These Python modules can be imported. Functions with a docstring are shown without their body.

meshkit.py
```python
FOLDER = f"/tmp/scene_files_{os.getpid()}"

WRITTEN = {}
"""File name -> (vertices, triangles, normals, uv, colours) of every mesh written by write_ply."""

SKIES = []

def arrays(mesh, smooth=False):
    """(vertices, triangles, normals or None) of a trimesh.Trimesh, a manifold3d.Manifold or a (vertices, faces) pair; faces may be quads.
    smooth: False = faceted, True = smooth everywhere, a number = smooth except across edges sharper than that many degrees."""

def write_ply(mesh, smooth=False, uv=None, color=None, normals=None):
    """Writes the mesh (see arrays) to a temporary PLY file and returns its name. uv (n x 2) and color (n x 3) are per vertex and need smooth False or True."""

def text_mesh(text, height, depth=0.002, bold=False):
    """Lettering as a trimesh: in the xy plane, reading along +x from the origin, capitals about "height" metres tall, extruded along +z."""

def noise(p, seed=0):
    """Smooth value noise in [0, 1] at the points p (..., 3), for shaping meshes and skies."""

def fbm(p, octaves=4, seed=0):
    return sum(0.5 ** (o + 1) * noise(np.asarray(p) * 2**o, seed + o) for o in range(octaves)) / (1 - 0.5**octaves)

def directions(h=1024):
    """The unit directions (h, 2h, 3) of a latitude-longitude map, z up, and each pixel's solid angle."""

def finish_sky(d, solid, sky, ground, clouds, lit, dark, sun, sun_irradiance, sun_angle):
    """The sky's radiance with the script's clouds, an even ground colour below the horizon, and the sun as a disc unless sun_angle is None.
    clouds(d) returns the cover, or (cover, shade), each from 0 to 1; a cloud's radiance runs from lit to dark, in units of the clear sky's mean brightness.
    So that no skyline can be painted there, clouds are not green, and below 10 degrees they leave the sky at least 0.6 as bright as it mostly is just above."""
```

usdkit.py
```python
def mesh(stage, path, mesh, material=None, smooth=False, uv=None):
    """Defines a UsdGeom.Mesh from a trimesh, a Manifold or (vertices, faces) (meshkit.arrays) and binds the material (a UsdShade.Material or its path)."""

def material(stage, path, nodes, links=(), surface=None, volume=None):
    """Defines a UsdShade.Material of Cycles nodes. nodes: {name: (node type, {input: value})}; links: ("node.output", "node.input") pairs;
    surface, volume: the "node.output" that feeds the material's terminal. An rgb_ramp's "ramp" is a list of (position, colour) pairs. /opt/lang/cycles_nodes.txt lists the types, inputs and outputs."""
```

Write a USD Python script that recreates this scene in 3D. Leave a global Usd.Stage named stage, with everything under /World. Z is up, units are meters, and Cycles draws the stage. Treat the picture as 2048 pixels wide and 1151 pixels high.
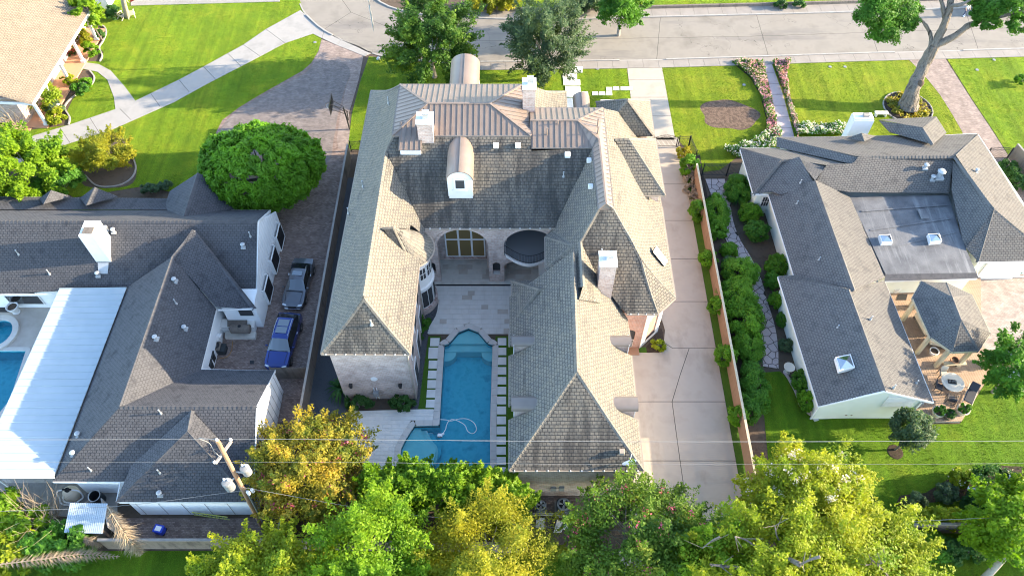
import math, random, zlib
import numpy as np, shapely, trimesh, usdkit, meshkit
from shapely.geometry import Polygon, LineString, Point, box as sbox, MultiPoint
from shapely import affinity
from pxr import Usd, UsdGeom, UsdLux, UsdShade, Gf, Sdf, Vt

stage = Usd.Stage.CreateInMemory()
UsdGeom.SetStageUpAxis(stage, UsdGeom.Tokens.z)
UsdGeom.SetStageMetersPerUnit(stage, 1.0)
UsdGeom.Xform.Define(stage, '/World'); UsdGeom.Scope.Define(stage, '/World/Looks')

# ------------------------------------------------------------------ camera, sky, sun, exposure
PITCH, CAM_H, FPX = math.radians(54.1), 52.0, 1570.0
cam = UsdGeom.Camera.Define(stage, '/World/camera')
cam.CreateHorizontalApertureAttr(36.0); cam.CreateVerticalApertureAttr(36.0 * 575 / 1024)
cam.CreateFocalLengthAttr(36.0 * FPX / 2048)
cam.CreateClippingRangeAttr(Gf.Vec2f(0.5, 2000))
cam.AddTranslateOp().Set(Gf.Vec3d(0, 0, CAM_H)); cam.AddRotateXOp().Set(90 - math.degrees(PITCH))
cam.CreateExposureAttr(EXPOSURE := 2.25)
SUN_EL, SUN_AZ = math.radians(16.5), math.radians(86.0)      # azimuth from north (+y) towards east (+x)
sun_to = np.array([math.sin(SUN_AZ) * math.cos(SUN_EL), math.cos(SUN_AZ) * math.cos(SUN_EL), math.sin(SUN_EL)])
dome = UsdLux.DomeLight.Define(stage, '/World/sky'); dome.CreateIntensityAttr(1.0)
dome.GetPrim().SetCustomDataByKey('kind', 'structure')
sky_mat = usdkit.material(stage, '/World/Looks/sky', {
    'sky': ('sky_texture', {'sky_type': 'single_scattering', 'sun_disc': False, 'sun_elevation': SUN_EL, 'sun_rotation': SUN_AZ, 'air_density': 1.0, 'aerosol_density': 0.9, 'ozone_density': 1.5}),
    'bg': ('background_shader', {'strength': 0.15})}, [('sky.color', 'bg.color')], surface='bg.background')
UsdShade.MaterialBindingAPI.Apply(dome.GetPrim()).Bind(sky_mat)
sun = UsdLux.DistantLight.Define(stage, '/World/sun')
sun.CreateIntensityAttr(1.05); sun.CreateAngleAttr(0.5); sun.CreateNormalizeAttr(True)
sun.CreateColorAttr(Gf.Vec3f(1.0, 0.81, 0.56))
_q = trimesh.geometry.align_vectors([0, 0, 1], sun_to)
sun.AddTransformOp().Set(Gf.Matrix4d(*_q.T.ravel().tolist()))

# ------------------------------------------------------------------ helpers
sp, cp = math.sin(PITCH), math.cos(PITCH)
def at(px, py, z=0.0):
    """The point at height z that was measured at this spot of the survey picture."""
    u, v = (px - 1024) / FPX, (py - 575.5) / FPX
    d = np.array([u, cp - v * sp, -sp - v * cp])
    return np.array([0, 0, CAM_H]) + (z - CAM_H) / d[2] * d
def on(px, py, n, p0):
    u, v = (px - 1024) / FPX, (py - 575.5) / FPX
    d = np.array([u, cp - v * sp, -sp - v * cp]); o = np.array([0, 0, CAM_H])
    n, p0 = np.asarray(n, float), np.asarray(p0, float)
    return o + d * (n @ (p0 - o)) / (n @ d)
def ats(pts, z=0.0):
    return [at(p[0], p[1], p[2] if len(p) > 2 else z) for p in pts]
def rng(*k):
    return np.random.default_rng(zlib.crc32(repr(k).encode()))

counters = {}
def fresh(parent, name):
    k = (parent, name); n = counters.get(k, 0); counters[k] = n + 1
    return f'{parent}/{name}' + (f'_{n:03d}' if n else '')
base = {}
def thing(name, label=None, cat=None, loc=(0, 0, 0), group=None, kind=None, rotz=0.0):
    path = fresh('/World', name)
    x = UsdGeom.Xform.Define(stage, path); loc = [float(v) for v in loc]
    x.AddTranslateOp().Set(Gf.Vec3d(*loc))
    if rotz: x.AddRotateZOp().Set(float(rotz))
    base[path] = np.array(loc)
    mark(x.GetPrim(), label, cat, group, kind)
    return path
def mark(prim, label=None, cat=None, group=None, kind=None):
    for k, v in (('label', label), ('category', cat), ('group', group), ('kind', kind)):
        if v: prim.SetCustomDataByKey(k, v)
def part(parent, name, m, mat, smooth=False, local=False, label=None, kind=None):
    """ONE mesh under a thing or a part; vertices in world metres unless local."""
    if isinstance(m, (list, tuple)) and len(m) and not isinstance(m[0], np.ndarray): m = merge(m)
    v, f = (m.vertices, m.faces) if hasattr(m, 'vertices') else m
    v = np.asarray(v, float); f = np.asarray(f)
    if not len(f): return None
    if f.shape[1] == 4: f = np.vstack([f[:, [0, 1, 2]], f[:, [0, 2, 3]]])
    root = '/'.join(parent.split('/')[:3])
    if not local: v = v - base[root]
    path = fresh(parent, name)
    p = usdkit.mesh(stage, path, (v, f), mat, smooth=smooth)
    mark(p.GetPrim(), label, None, None, kind)
    return path
def solo(name, m, mat, label=None, cat=None, group=None, kind=None, smooth=False):
    """A top-level thing that is one mesh."""
    if isinstance(m, (list, tuple)) and len(m) and not isinstance(m[0], np.ndarray): m = merge(m)
    v, f = (m.vertices, m.faces) if hasattr(m, 'vertices') else m
    path = fresh('/World', name)
    p = usdkit.mesh(stage, path, (np.asarray(v, float), np.asarray(f)), mat, smooth=smooth)
    mark(p.GetPrim(), label, cat, group, kind); base[path] = np.zeros(3)
    return path
def copy_of(src, name, loc, rotz=0.0, scale=1.0, label=None, cat=None, group=None):
    path = fresh('/World', name); x = UsdGeom.Xform.Define(stage, path)
    x.GetPrim().GetReferences().AddInternalReference(src); x.GetPrim().SetInstanceable(True)
    x.ClearXformOpOrder()
    x.AddTranslateOp().Set(Gf.Vec3d(*[float(v) for v in loc])); x.AddRotateZOp().Set(float(rotz))
    s = scale if np.ndim(scale) else (scale,) * 3
    x.AddScaleOp().Set(Gf.Vec3f(*[float(v) for v in s]))
    mark(x.GetPrim(), label, cat, group); return path
def klass(name):
    path = '/World/Looks/' + name if False else '/Protos/' + name
    if not stage.GetPrimAtPath('/Protos'): stage.CreateClassPrim('/Protos')
    UsdGeom.Xform.Define(stage, path); base['/'.join(path.split('/')[:3])] = np.zeros(3)
    return path

# ---- geometry pieces: all return (vertices, triangles)
def merge(ms):
    vs, fs, n = [], [], 0
    for m in ms:
        if m is None: continue
        v, f = (m.vertices, m.faces) if hasattr(m, 'vertices') else m
        v = np.asarray(v, float); f = np.asarray(f)
        if not len(f): continue
        if f.shape[1] == 4: f = np.vstack([f[:, [0, 1, 2]], f[:, [0, 2, 3]]])
        vs.append(v); fs.append(f + n); n += len(v)
    return (np.vstack(vs), np.vstack(fs)) if vs else (np.zeros((0, 3)), np.zeros((0, 3), int))
def bx(x0, x1, y0, y1, z0, z1):
    v = np.array([[x, y, z] for z in (z0, z1) for y in (y0, y1) for x in (x0, x1)], float)
    f = np.array([[0, 2, 3], [0, 3, 1], [4, 5, 7], [4, 7, 6], [0, 1, 5], [0, 5, 4], [2, 6, 7], [2, 7, 3], [0, 4, 6], [0, 6, 2], [1, 3, 7], [1, 7, 5]])
    return v, f
def xf(m, rotz=0, move=(0, 0, 0), scale=1, rotx=0, roty=0):
    v, f = (m.vertices, m.faces) if hasattr(m, 'vertices') else m
    v = np.asarray(v, float) * scale
    for ang, ax in ((rotx, 0), (roty, 1), (rotz, 2)):
        if ang:
            v = v @ trimesh.transformations.rotation_matrix(ang, np.eye(3)[ax])[:3, :3].T
    return v + np.asarray(move, float), np.asarray(f)
def chamfer_box(sx, sy, sz, r=0.03):
    import manifold3d as m3
    p = [[x * (sx / 2 - a), y * (sy / 2 - b), z * (sz / 2 - c)] for x in (-1, 1) for y in (-1, 1) for z in (-1, 1) for a, b, c in ((0, r, r), (r, 0, r), (r, r, 0))]
    m = m3.Manifold.hull_points(np.array(p, float)).to_mesh()
    return np.array(m.vert_properties[:, :3]), np.array(m.tri_verts)
def prism(pts, z0, z1):
    """upright prism over a plan polygon (list of xy or shapely)"""
    pg = pts if hasattr(pts, 'exterior') else Polygon([(p[0], p[1]) for p in pts])
    if not pg.is_valid: pg = pg.buffer(0)
    out = []
    for g in getattr(pg, 'geoms', [pg]):
        if g.area < 1e-5: continue
        m = trimesh.creation.extrude_polygon(g, z1 - z0, engine='earcut'); m.apply_translation([0, 0, z0])
        out.append((np.array(m.vertices), np.array(m.faces)))
    return merge(out)
def sheet(pg, z, cut=None, grid=0):
    """flat sheet over a shapely polygon"""
    if not hasattr(pg, 'exterior') and not hasattr(pg, 'geoms'): pg = Polygon([(p[0], p[1]) for p in pg])
    if not pg.is_valid: pg = pg.buffer(0)
    out = []
    for g in getattr(pg, 'geoms', [pg]):
        if g.geom_type != 'Polygon' or g.area < 1e-4: continue
        v, f = trimesh.creation.triangulate_polygon(g, engine='earcut')
        v = np.column_stack([v, np.full(len(v), z)])
        n = np.cross(v[f[:, 1]] - v[f[:, 0]], v[f[:, 2]] - v[f[:, 0]])[:, 2]
        f = np.where((n < 0)[:, None], f[:, ::-1], f); out.append((v, f))
    return merge(out)
def smoothline(pts, n=8, closed=False):
    """Catmull-Rom through points"""
    p = np.asarray(pts, float); out = []
    N = len(p); idx = range(N if closed else N - 1)
    for i in idx:
        a, b = p[i], p[(i + 1) % N]
        o = p[(i - 1) % N] if closed or i > 0 else 2 * a - b
        c = p[(i + 2) % N] if closed or i + 2 < N else 2 * b - a
        for t in np.linspace(0, 1, n, endpoint=False):
            out.append(.5 * (2 * a + (b - o) * t + (2 * o - 5 * a + 4 * b - c) * t * t + (3 * a - 3 * b + c - o) * t ** 3))
    if not closed: out.append(p[-1])
    return np.array(out)
def tube(pts, r, sides=8, caps=True):
    p = np.asarray(pts, float); N = len(p)
    r = np.broadcast_to(np.asarray(r, float), (N,))
    t = np.gradient(p, axis=0); t /= np.linalg.norm(t, axis=1, keepdims=True) + 1e-12
    ref = np.array([0, 0, 1.0]) if abs(t[:, 2]).mean() < .8 else np.array([1.0, 0, 0])
    a = np.cross(t, ref); a /= np.linalg.norm(a, axis=1, keepdims=True) + 1e-12
    b = np.cross(t, a); ang = np.arange(sides) * 2 * np.pi / sides
    v = p[:, None] + r[:, None, None] * (np.cos(ang)[None, :, None] * a[:, None] + np.sin(ang)[None, :, None] * b[:, None])
    i, j = np.meshgrid(np.arange(N - 1), np.arange(sides), indexing='ij')
    q = np.stack([i * sides + j, i * sides + (j + 1) % sides, (i + 1) * sides + (j + 1) % sides, (i + 1) * sides + j], -1).reshape(-1, 4)
    f = [q[:, [0, 2, 1]], q[:, [0, 3, 2]]]; v = v.reshape(-1, 3)
    if caps:
        v = np.vstack([v, p[0], p[-1]]); k = len(v) - 2
        for s in range(sides):
            f.append([[k, s, (s + 1) % sides]]); f.append([[k + 1, (N - 1) * sides + (s + 1) % sides, (N - 1) * sides + s]])
    return v, np.vstack(f)
def bar(a, b, w, h=None):
    """square bar from a to b"""
    a, b = np.asarray(a, float), np.asarray(b, float); h = h or w
    d = (b - a) / (np.linalg.norm(b - a) + 1e-12)
    s = np.cross(d, [0, 0, 1.0]) if abs(d[2]) < .95 else np.array([1.0, 0, 0])
    s /= np.linalg.norm(s); u = np.cross(s, d)
    c = [(-w / 2, -h / 2), (w / 2, -h / 2), (w / 2, h / 2), (-w / 2, h / 2)]
    v = np.array([e + i * s + j * u for e in (a, b) for i, j in c])
    f = np.array([[0, 1, 2], [0, 2, 3], [4, 6, 5], [4, 7, 6], [0, 5, 1], [0, 4, 5], [1, 6, 2], [1, 5, 6], [2, 7, 3], [2, 6, 7], [3, 4, 0], [3, 7, 4]])
    return v, f
def lathe(profile, n=24, move=(0, 0, 0), arc=2 * math.pi, start=0.0):
    """profile: (r, z) list; surface of revolution"""
    pr = np.asarray(profile, float); k = n if arc >= 2 * math.pi - 1e-6 else n + 1
    ang = start + np.arange(k) * arc / n
    v = np.stack([pr[:, 0][:, None] * np.cos(ang), pr[:, 0][:, None] * np.sin(ang), np.broadcast_to(pr[:, 1][:, None], (len(pr), k))], -1).reshape(-1, 3)
    f = []
    for i in range(len(pr) - 1):
        for j in range(n):
            j2 = (j + 1) % k
            f += [[i * k + j, i * k + j2, (i + 1) * k + j2], [i * k + j, (i + 1) * k + j2, (i + 1) * k + j]]
    return v + np.asarray(move, float), np.array(f)
def quad(a, b, c, d):
    return np.array([a, b, c, d], float), np.array([[0, 1, 2], [0, 2, 3]])
def poly3(pts, thick=0.0):
    """planar polygon (3D) as a fan-safe face, optionally thickened downwards"""
    p = np.asarray(pts, float)
    g = Polygon(p[:, :2]) if abs(Polygon(p[:, :2]).area) > 1e-4 else None
    n = len(p)
    if g is not None and g.is_valid and not MultiPoint(p[:, :2]).convex_hull.area - g.area < 1e-6:
        v, f = trimesh.creation.triangulate_polygon(Polygon(p[:, :2]), engine='earcut')
        z = [p[np.argmin(((p[:, :2] - q) ** 2).sum(1)), 2] for q in v]; v = np.column_stack([v, z])
        nn = np.cross(v[f[:, 1]] - v[f[:, 0]], v[f[:, 2]] - v[f[:, 0]])[:, 2]
        f = np.where((nn < 0)[:, None], f[:, ::-1], f)
    else:
        v, f = p, np.array([[0, i, i + 1] for i in range(1, n - 1)])
    if thick:
        area = Polygon(p[:, :2]).exterior.is_ccw
        w = v.copy(); w[:, 2] -= thick; k = len(v)
        e = []
        pk = np.vstack([p, p - [0, 0, thick]])
        for i in range(n):
            j = (i + 1) % n; e += [[i, n + i, n + j], [i, n + j, j]]
        return merge([(v, f), (w, f[:, ::-1]), (pk, np.array(e) if area else np.array(e)[:, ::-1])])
    return v, f
# ------------------------------------------------------------------ materials
M = {}
def pm(name, stops, scale=3.0, detail=6, rough=0.8, bump=0.0, bscale=None, island=0.0, stain=None, metallic=0.0, spec=0.3, stretch=None, coat=0.0, aniso=None, normal_dist=0.05, joints=None, crack=None):
    """noise-coloured principled surface; island: per-piece brightness spread; stain: (colour, scale, threshold, stretch)"""
    n = {'geo': ('geometry', {}), 'map': ('mapping', {'scale': stretch or (1, 1, 1)}),
         'noise': ('noise_texture', {'scale': scale, 'detail': detail, 'roughness': 0.6}),
         'ramp': ('rgb_ramp', {'ramp': [(0.25 + 0.5 * i / max(1, len(stops) - 1), c) for i, c in enumerate(stops)]}),
         'p': ('principled_bsdf', {'roughness': rough, 'metallic': metallic, 'specular_ior_level': spec, 'coat_weight': coat})}
    l = [('geo.position', 'map.vector'), ('map.vector', 'noise.vector'), ('noise.fac', 'ramp.fac')]
    col = 'ramp.color'
    if island:
        n['isl'] = ('map_range', {'from_min': 0.0, 'from_max': 1.0, 'to_min': 1 - island, 'to_max': 1 + island})
        n['hsv'] = ('hsv', {'hue': 0.5, 'saturation': 1.0, 'fac': 1.0})
        l += [('geo.random_per_island', 'isl.value'), ('isl.result', 'hsv.value'), (col, 'hsv.color')]; col = 'hsv.color'
    if stain:
        c, sc, th, stt = stain
        n['smap'] = ('mapping', {'scale': stt}); n['sn'] = ('noise_texture', {'scale': sc, 'detail': 5, 'roughness': 0.65})
        n['sr'] = ('map_range', {'from_min': th, 'from_max': th + 0.16, 'to_min': 0.0, 'to_max': 0.85, 'clamp': True})
        n['smix'] = ('mix', {'mix_type': 'mix', 'color2': c})
        l += [('geo.position', 'smap.vector'), ('smap.vector', 'sn.vector'), ('sn.fac', 'sr.value'), ('sr.result', 'smix.fac'), (col, 'smix.color1')]; col = 'smix.color'
    if crack:
        n['cn'] = ('noise_texture', {'scale': crack[1], 'detail': 6, 'roughness': .55}); n['cs'] = ('math', {'math_type': 'subtract', 'value2': .5}); n['ca'] = ('math', {'math_type': 'absolute'}); n['cl'] = ('math', {'math_type': 'less_than', 'value2': crack[2]}); n['cm'] = ('math', {'math_type': 'multiply', 'value2': .75}); n['cx'] = ('mix', {'color2': crack[0]})
        l += [('geo.position', 'cn.vector'), ('cn.fac', 'cs.value1'), ('cs.value', 'ca.value1'), ('ca.value', 'cl.value1'), ('cl.value', 'cm.value1'), ('cm.value', 'cx.fac'), (col, 'cx.color1')]; col = 'cx.color'
    l.append((col, 'p.base_color'))
    if bump:
        n['bn'] = ('noise_texture', {'scale': bscale or scale * 6, 'detail': 4}); n['bump'] = ('bump', {'strength': bump, 'distance': normal_dist})
        l += [('geo.position', 'bn.vector'), ('bn.fac', 'bump.height'), ('bump.normal', 'p.normal')]
    M[name] = usdkit.material(stage, '/World/Looks/' + name, n, l, surface='p.BSDF'); return M[name]
def leafm(name, stops, trans=0.35, pos_scale=0.35, mixpos=0.5, rough=0.55):
    """foliage: colour from a patchy noise in space plus each leaf's own random value, part of the light passes through"""
    n = {'geo': ('geometry', {}), 'noise': ('noise_texture', {'scale': pos_scale, 'detail': 3, 'roughness': 0.6}),
         'st': ('map_range', {'from_min': 0.3, 'from_max': 0.7, 'to_min': 0.0, 'to_max': 1.0, 'clamp': True}),
         'm': ('mix_float', {'fac': 1 - mixpos}),
         'ramp': ('rgb_ramp', {'ramp': [(i / max(1, len(stops) - 1), c) for i, c in enumerate(stops)]}),
         'd': ('principled_bsdf', {'roughness': rough, 'specular_ior_level': 0.25}), 't': ('translucent_bsdf', {}),
         'tint': ('mix', {'mix_type': 'multiply', 'fac': 1.0, 'color2': (1.3, 1.35, 0.5)}), 'mix': ('mix_closure', {'fac': trans})}
    l = [('geo.position', 'noise.vector'), ('noise.fac', 'st.value'), ('st.result', 'm.a'), ('geo.random_per_island', 'm.b'), ('m.result', 'ramp.fac'),
         ('ramp.color', 'd.base_color'), ('ramp.color', 'tint.color1'), ('tint.color', 't.color'), ('d.BSDF', 'mix.closure1'), ('t.BSDF', 'mix.closure2')]
    M[name] = usdkit.material(stage, '/World/Looks/' + name, n, l, surface='mix.closure'); return M[name]
def brickm(name, c1, c2, mortar, w=0.42, h=0.16, floor=False, size=0.016, var=None, rot=0.0):
    n = {'geo': ('geometry', {}), 'sep': ('separate_xyz', {}), 'add': ('math', {'math_type': 'add'}), 'comb': ('combine_xyz', {}),
         'rotm': ('mapping', {'rotation': (0, 0, rot)}),
         'b': ('brick_texture', {'scale': 1.0, 'brick_width': w, 'row_height': h, 'mortar_size': size, 'color1': c1, 'color2': c2, 'mortar': mortar, 'bias': 0.0}),
         'nz': ('noise_texture', {'scale': 1.3, 'detail': 6, 'roughness': 0.7}), 'mr': ('map_range', {'from_min': 0.3, 'from_max': 0.7, 'to_min': 0.72, 'to_max': 1.25}),
         'hsv': ('hsv', {}), 'p': ('principled_bsdf', {'roughness': 0.9, 'specular_ior_level': 0.2}), 'bump': ('bump', {'strength': 0.5, 'distance': 0.02, 'invert': True})}
    l = [('geo.position', 'rotm.vector'), ('rotm.vector', 'sep.vector'), ('geo.position', 'nz.vector'), ('nz.fac', 'mr.value'), ('mr.result', 'hsv.value'), ('b.color', 'hsv.color'), ('hsv.color', 'p.base_color'),
         ('b.fac', 'bump.height'), ('bump.normal', 'p.normal'), ('comb.vector', 'b.vector')]
    if floor: l += [('sep.x', 'comb.x'), ('sep.y', 'comb.y')]
    else: l += [('sep.x', 'add.value1'), ('sep.y', 'add.value2'), ('add.value', 'comb.x'), ('sep.z', 'comb.y')]
    M[name] = usdkit.material(stage, '/World/Looks/' + name, n, l, surface='p.BSDF'); return M[name]
def flat(name, c, rough=0.5, metallic=0.0, spec=0.5, coat=0.0):
    M[name] = usdkit.material(stage, '/World/Looks/' + name, {'p': ('principled_bsdf', {'base_color': c, 'roughness': rough, 'metallic': metallic, 'specular_ior_level': spec, 'coat_weight': coat})}, [], surface='p.BSDF'); return M[name]
def panem(name, tint, base=0.25, rough=0.03):
    """window glass: dark interior seen through a reflecting sheet"""
    M[name] = usdkit.material(stage, '/World/Looks/' + name, {'f': ('fresnel', {'IOR': 1.5}), 'add': ('math', {'math_type': 'add', 'value2': base, 'use_clamp': True}), 't': ('transparent_bsdf', {'color': tint}), 'g': ('glossy_bsdf', {'color': (0.9, 0.95, 1.0), 'roughness': rough}), 'm': ('mix_closure', {})},
        [('f.fac', 'add.value1'), ('add.value', 'm.fac'), ('t.BSDF', 'm.closure1'), ('g.BSDF', 'm.closure2')], surface='m.closure'); return M[name]

pm('slate', [(.22, .207, .18), (.44, .40, .33), (.30, .29, .268), (.51, .46, .375)], scale=2.2, rough=.85, island=.55, bump=.3, bscale=30, stain=((.07, .068, .064), 1.0, .585, (1.9, .40, .22)))
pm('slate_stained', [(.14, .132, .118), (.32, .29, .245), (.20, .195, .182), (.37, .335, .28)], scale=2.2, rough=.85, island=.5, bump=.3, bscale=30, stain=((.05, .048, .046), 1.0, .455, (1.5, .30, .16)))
pm('slate_under', [(.045, .043, .04), (.075, .07, .066)], scale=4, rough=.95)
pm('shingle_dark', [(.062, .065, .078), (.135, .138, .152), (.085, .088, .10)], scale=1.4, rough=.95, island=.38, bump=.4, bscale=40, stain=((.05, .052, .06), .6, .6, (1, 1, .6)))
pm('shingle_grey', [(.115, .115, .118), (.205, .20, .195), (.145, .143, .142)], scale=1.1, rough=.95, island=.36, bump=.4, bscale=40, stain=((.08, .08, .085), .5, .6, (1, 1, .6)))
pm('shingle_tan', [(.245, .20, .15), (.32, .265, .205)], scale=1.2, rough=.95, island=.16, bump=.4, bscale=40)
pm('shingle_under', [(.03, .031, .035), (.05, .051, .056)], scale=4, rough=1)
pm('membrane', [(.06, .065, .075), (.115, .12, .13), (.17, .175, .185)], scale=.7, rough=.6, bump=.25, bscale=12, stain=((.22, .23, .24), .9, .53, (1.8, .16, 1)))
pm('bronze', [(.205, .158, .13), (.25, .20, .17)], scale=.9, rough=.42, metallic=.25, spec=.5, bump=.05, bscale=3)
pm('bronze_dark', [(.20, .17, .15), (.25, .215, .19)], scale=.9, rough=.4, metallic=.35, spec=.5)
brickm('brick', (.33, .20, .165), (.50, .38, .34), (.50, .45, .41), .23, .075)
brickm('brick_red', (.34, .13, .08), (.44, .20, .12), (.42, .36, .32), .23, .075)
brickm('brick_drive', (.165, .118, .10), (.285, .215, .185), (.14, .11, .10), .22, .11, floor=True, size=.012)
brickm('brick_drive_grey', (.155, .135, .13), (.22, .19, .18), (.13, .115, .11), .22, .11, floor=True, size=.01)
brickm('brick_court', (.30, .25, .22), (.38, .325, .29), (.27, .225, .2), .22, .11, floor=True, size=.01)
brickm('brick_drive_pink', (.22, .175, .155), (.30, .245, .22), (.20, .16, .145), .22, .11, floor=True, size=.01)
pm('stucco', [(.72, .70, .67), (.80, .78, .75)], scale=1.2, rough=.85, bump=.15, bscale=25)
pm('white_paint', [(.66, .66, .65), (.74, .74, .73)], scale=1.5, rough=.55, bump=.05)
pm('grey_green_paint', [(.62, .66, .60), (.68, .71, .66)], scale=1.5, rough=.6)
pm('siding_white', [(.74, .76, .77), (.82, .83, .83)], scale=1.1, rough=.6, stretch=(1, 1, .3))
pm('gutter', [(.26, .22, .18), (.34, .29, .24)], scale=2, rough=.5)
pm('concrete_pink', [(.335, .295, .245), (.41, .365, .31), (.37, .33, .28)], scale=.55, detail=8, rough=.9, island=.07, bump=.12, bscale=30, stain=((.25, .215, .185), .35, .57, (1, .5, 1)))
pm('concrete_white', [(.25, .245, .235), (.33, .32, .305), (.29, .28, .27)], scale=.6, detail=8, rough=.9, island=.07, bump=.12, bscale=30)
pm('street', [(.165, .15, .13), (.245, .225, .198), (.205, .188, .165)], scale=.35, detail=9, rough=.92, island=.05, bump=.15, bscale=25, stain=((.15, .14, .135), .25, .54, (.3, 1.5, 1)), crack=((.07, .065, .06), .11, .0010))
pm('sidewalk', [(.235, .215, .195), (.31, .285, .26)], scale=.8, detail=8, rough=.92, island=.08, bump=.15, bscale=25, stain=((.25, .17, .10), .4, .66, (.5, 1, 1)))
pm('curb', [(.28, .265, .25), (.38, .365, .34)], scale=1.5, rough=.9, island=.06)
pm('soil', [(.055, .04, .03), (.10, .075, .055), (.075, .06, .05)], scale=2, rough=1, bump=.6, bscale=12)
pm('mulch', [(.035, .026, .02), (.065, .047, .036)], scale=7, rough=1, bump=.8, bscale=20)
pm('bare_earth', [(.12, .08, .058), (.08, .055, .042), (.16, .11, .08), (.06, .045, .036)], scale=3, detail=8, rough=1, bump=.8, bscale=9)
def lawnm(name, c1, c2, c3, rot=0.6):
    n = {'geo': ('geometry', {}), 'n1': ('noise_texture', {'scale': .34, 'detail': 9, 'roughness': .74}), 'n2': ('noise_texture', {'scale': 22, 'detail': 3}),
         'map': ('mapping', {'rotation': (0, 0, rot), 'scale': (1.0, .05, 1)}), 'n3': ('noise_texture', {'scale': 1.5, 'detail': 2}),
         'r': ('rgb_ramp', {'ramp': [(.3, c1), (.5, c2), (.72, c3)]}), 'mr': ('map_range', {'from_min': .3, 'from_max': .7, 'to_min': .5, 'to_max': 1.45}), 'mr3': ('map_range', {'from_min': .3, 'from_max': .7, 'to_min': .76, 'to_max': 1.24}), 'mul': ('math', {'math_type': 'multiply'}),
         'hsv': ('hsv', {}), 'p': ('principled_bsdf', {'roughness': .9, 'specular_ior_level': .1, 'sheen_weight': .25, 'sheen_tint': (.6, .9, .2)}), 'bump': ('bump', {'strength': .9, 'distance': .06})}
    l = [('geo.position', 'n1.vector'), ('geo.position', 'n2.vector'), ('geo.position', 'map.vector'), ('map.vector', 'n3.vector'), ('n1.fac', 'r.fac'), ('n2.fac', 'mr.value'), ('n3.fac', 'mr3.value'), ('mr.result', 'mul.value1'), ('mr3.result', 'mul.value2'), ('mul.value', 'hsv.value'), ('r.color', 'hsv.color'), ('hsv.color', 'p.base_color'), ('n2.fac', 'bump.height'), ('bump.normal', 'p.normal')]
    M[name] = usdkit.material(stage, '/World/Looks/' + name, n, l, surface='p.BSDF')
lawnm('lawn', (.058, .125, .004), (.105, .168, .005), (.185, .205, .010))
lawnm('lawn_back', (.04, .098, .004), (.065, .135, .006), (.12, .17, .01), rot=-.4)
lawnm('lawn_yellow', (.075, .125, .004), (.125, .168, .006), (.20, .195, .016), rot=.1)
pm('turf', [(.04, .10, .010), (.07, .14, .014)], scale=9, rough=1, bump=.5)
pm('pebble', [(.05, .055, .065), (.16, .17, .19), (.09, .10, .11)], scale=6, rough=.6, island=.5)
pm('gravel_dark', [(.035, .042, .05), (.075, .085, .10), (.055, .06, .07)], scale=14, detail=4, rough=.9, bump=.7, bscale=30)
pm('paver', [(.66, .63, .58), (.80, .77, .72)], scale=1.6, detail=8, rough=.85, island=.17, bump=.1, bscale=25)
pm('paver_tan', [(.47, .41, .355), (.58, .52, .455)], scale=1.6, detail=8, rough=.85, island=.15, bump=.1, bscale=25)
pm('paver_loggia', [(.52, .47, .40), (.72, .68, .61), (.62, .59, .53)], scale=1.1, detail=8, rough=.5, island=.22, bump=.1, bscale=25)
pm('travertine', [(.66, .64, .60), (.80, .78, .74)], scale=1.4, detail=8, rough=.8, island=.10, bump=.08, bscale=25)
pm('coping', [(.52, .49, .45), (.62, .59, .55)], scale=1.5, rough=.8, island=.07)
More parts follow.
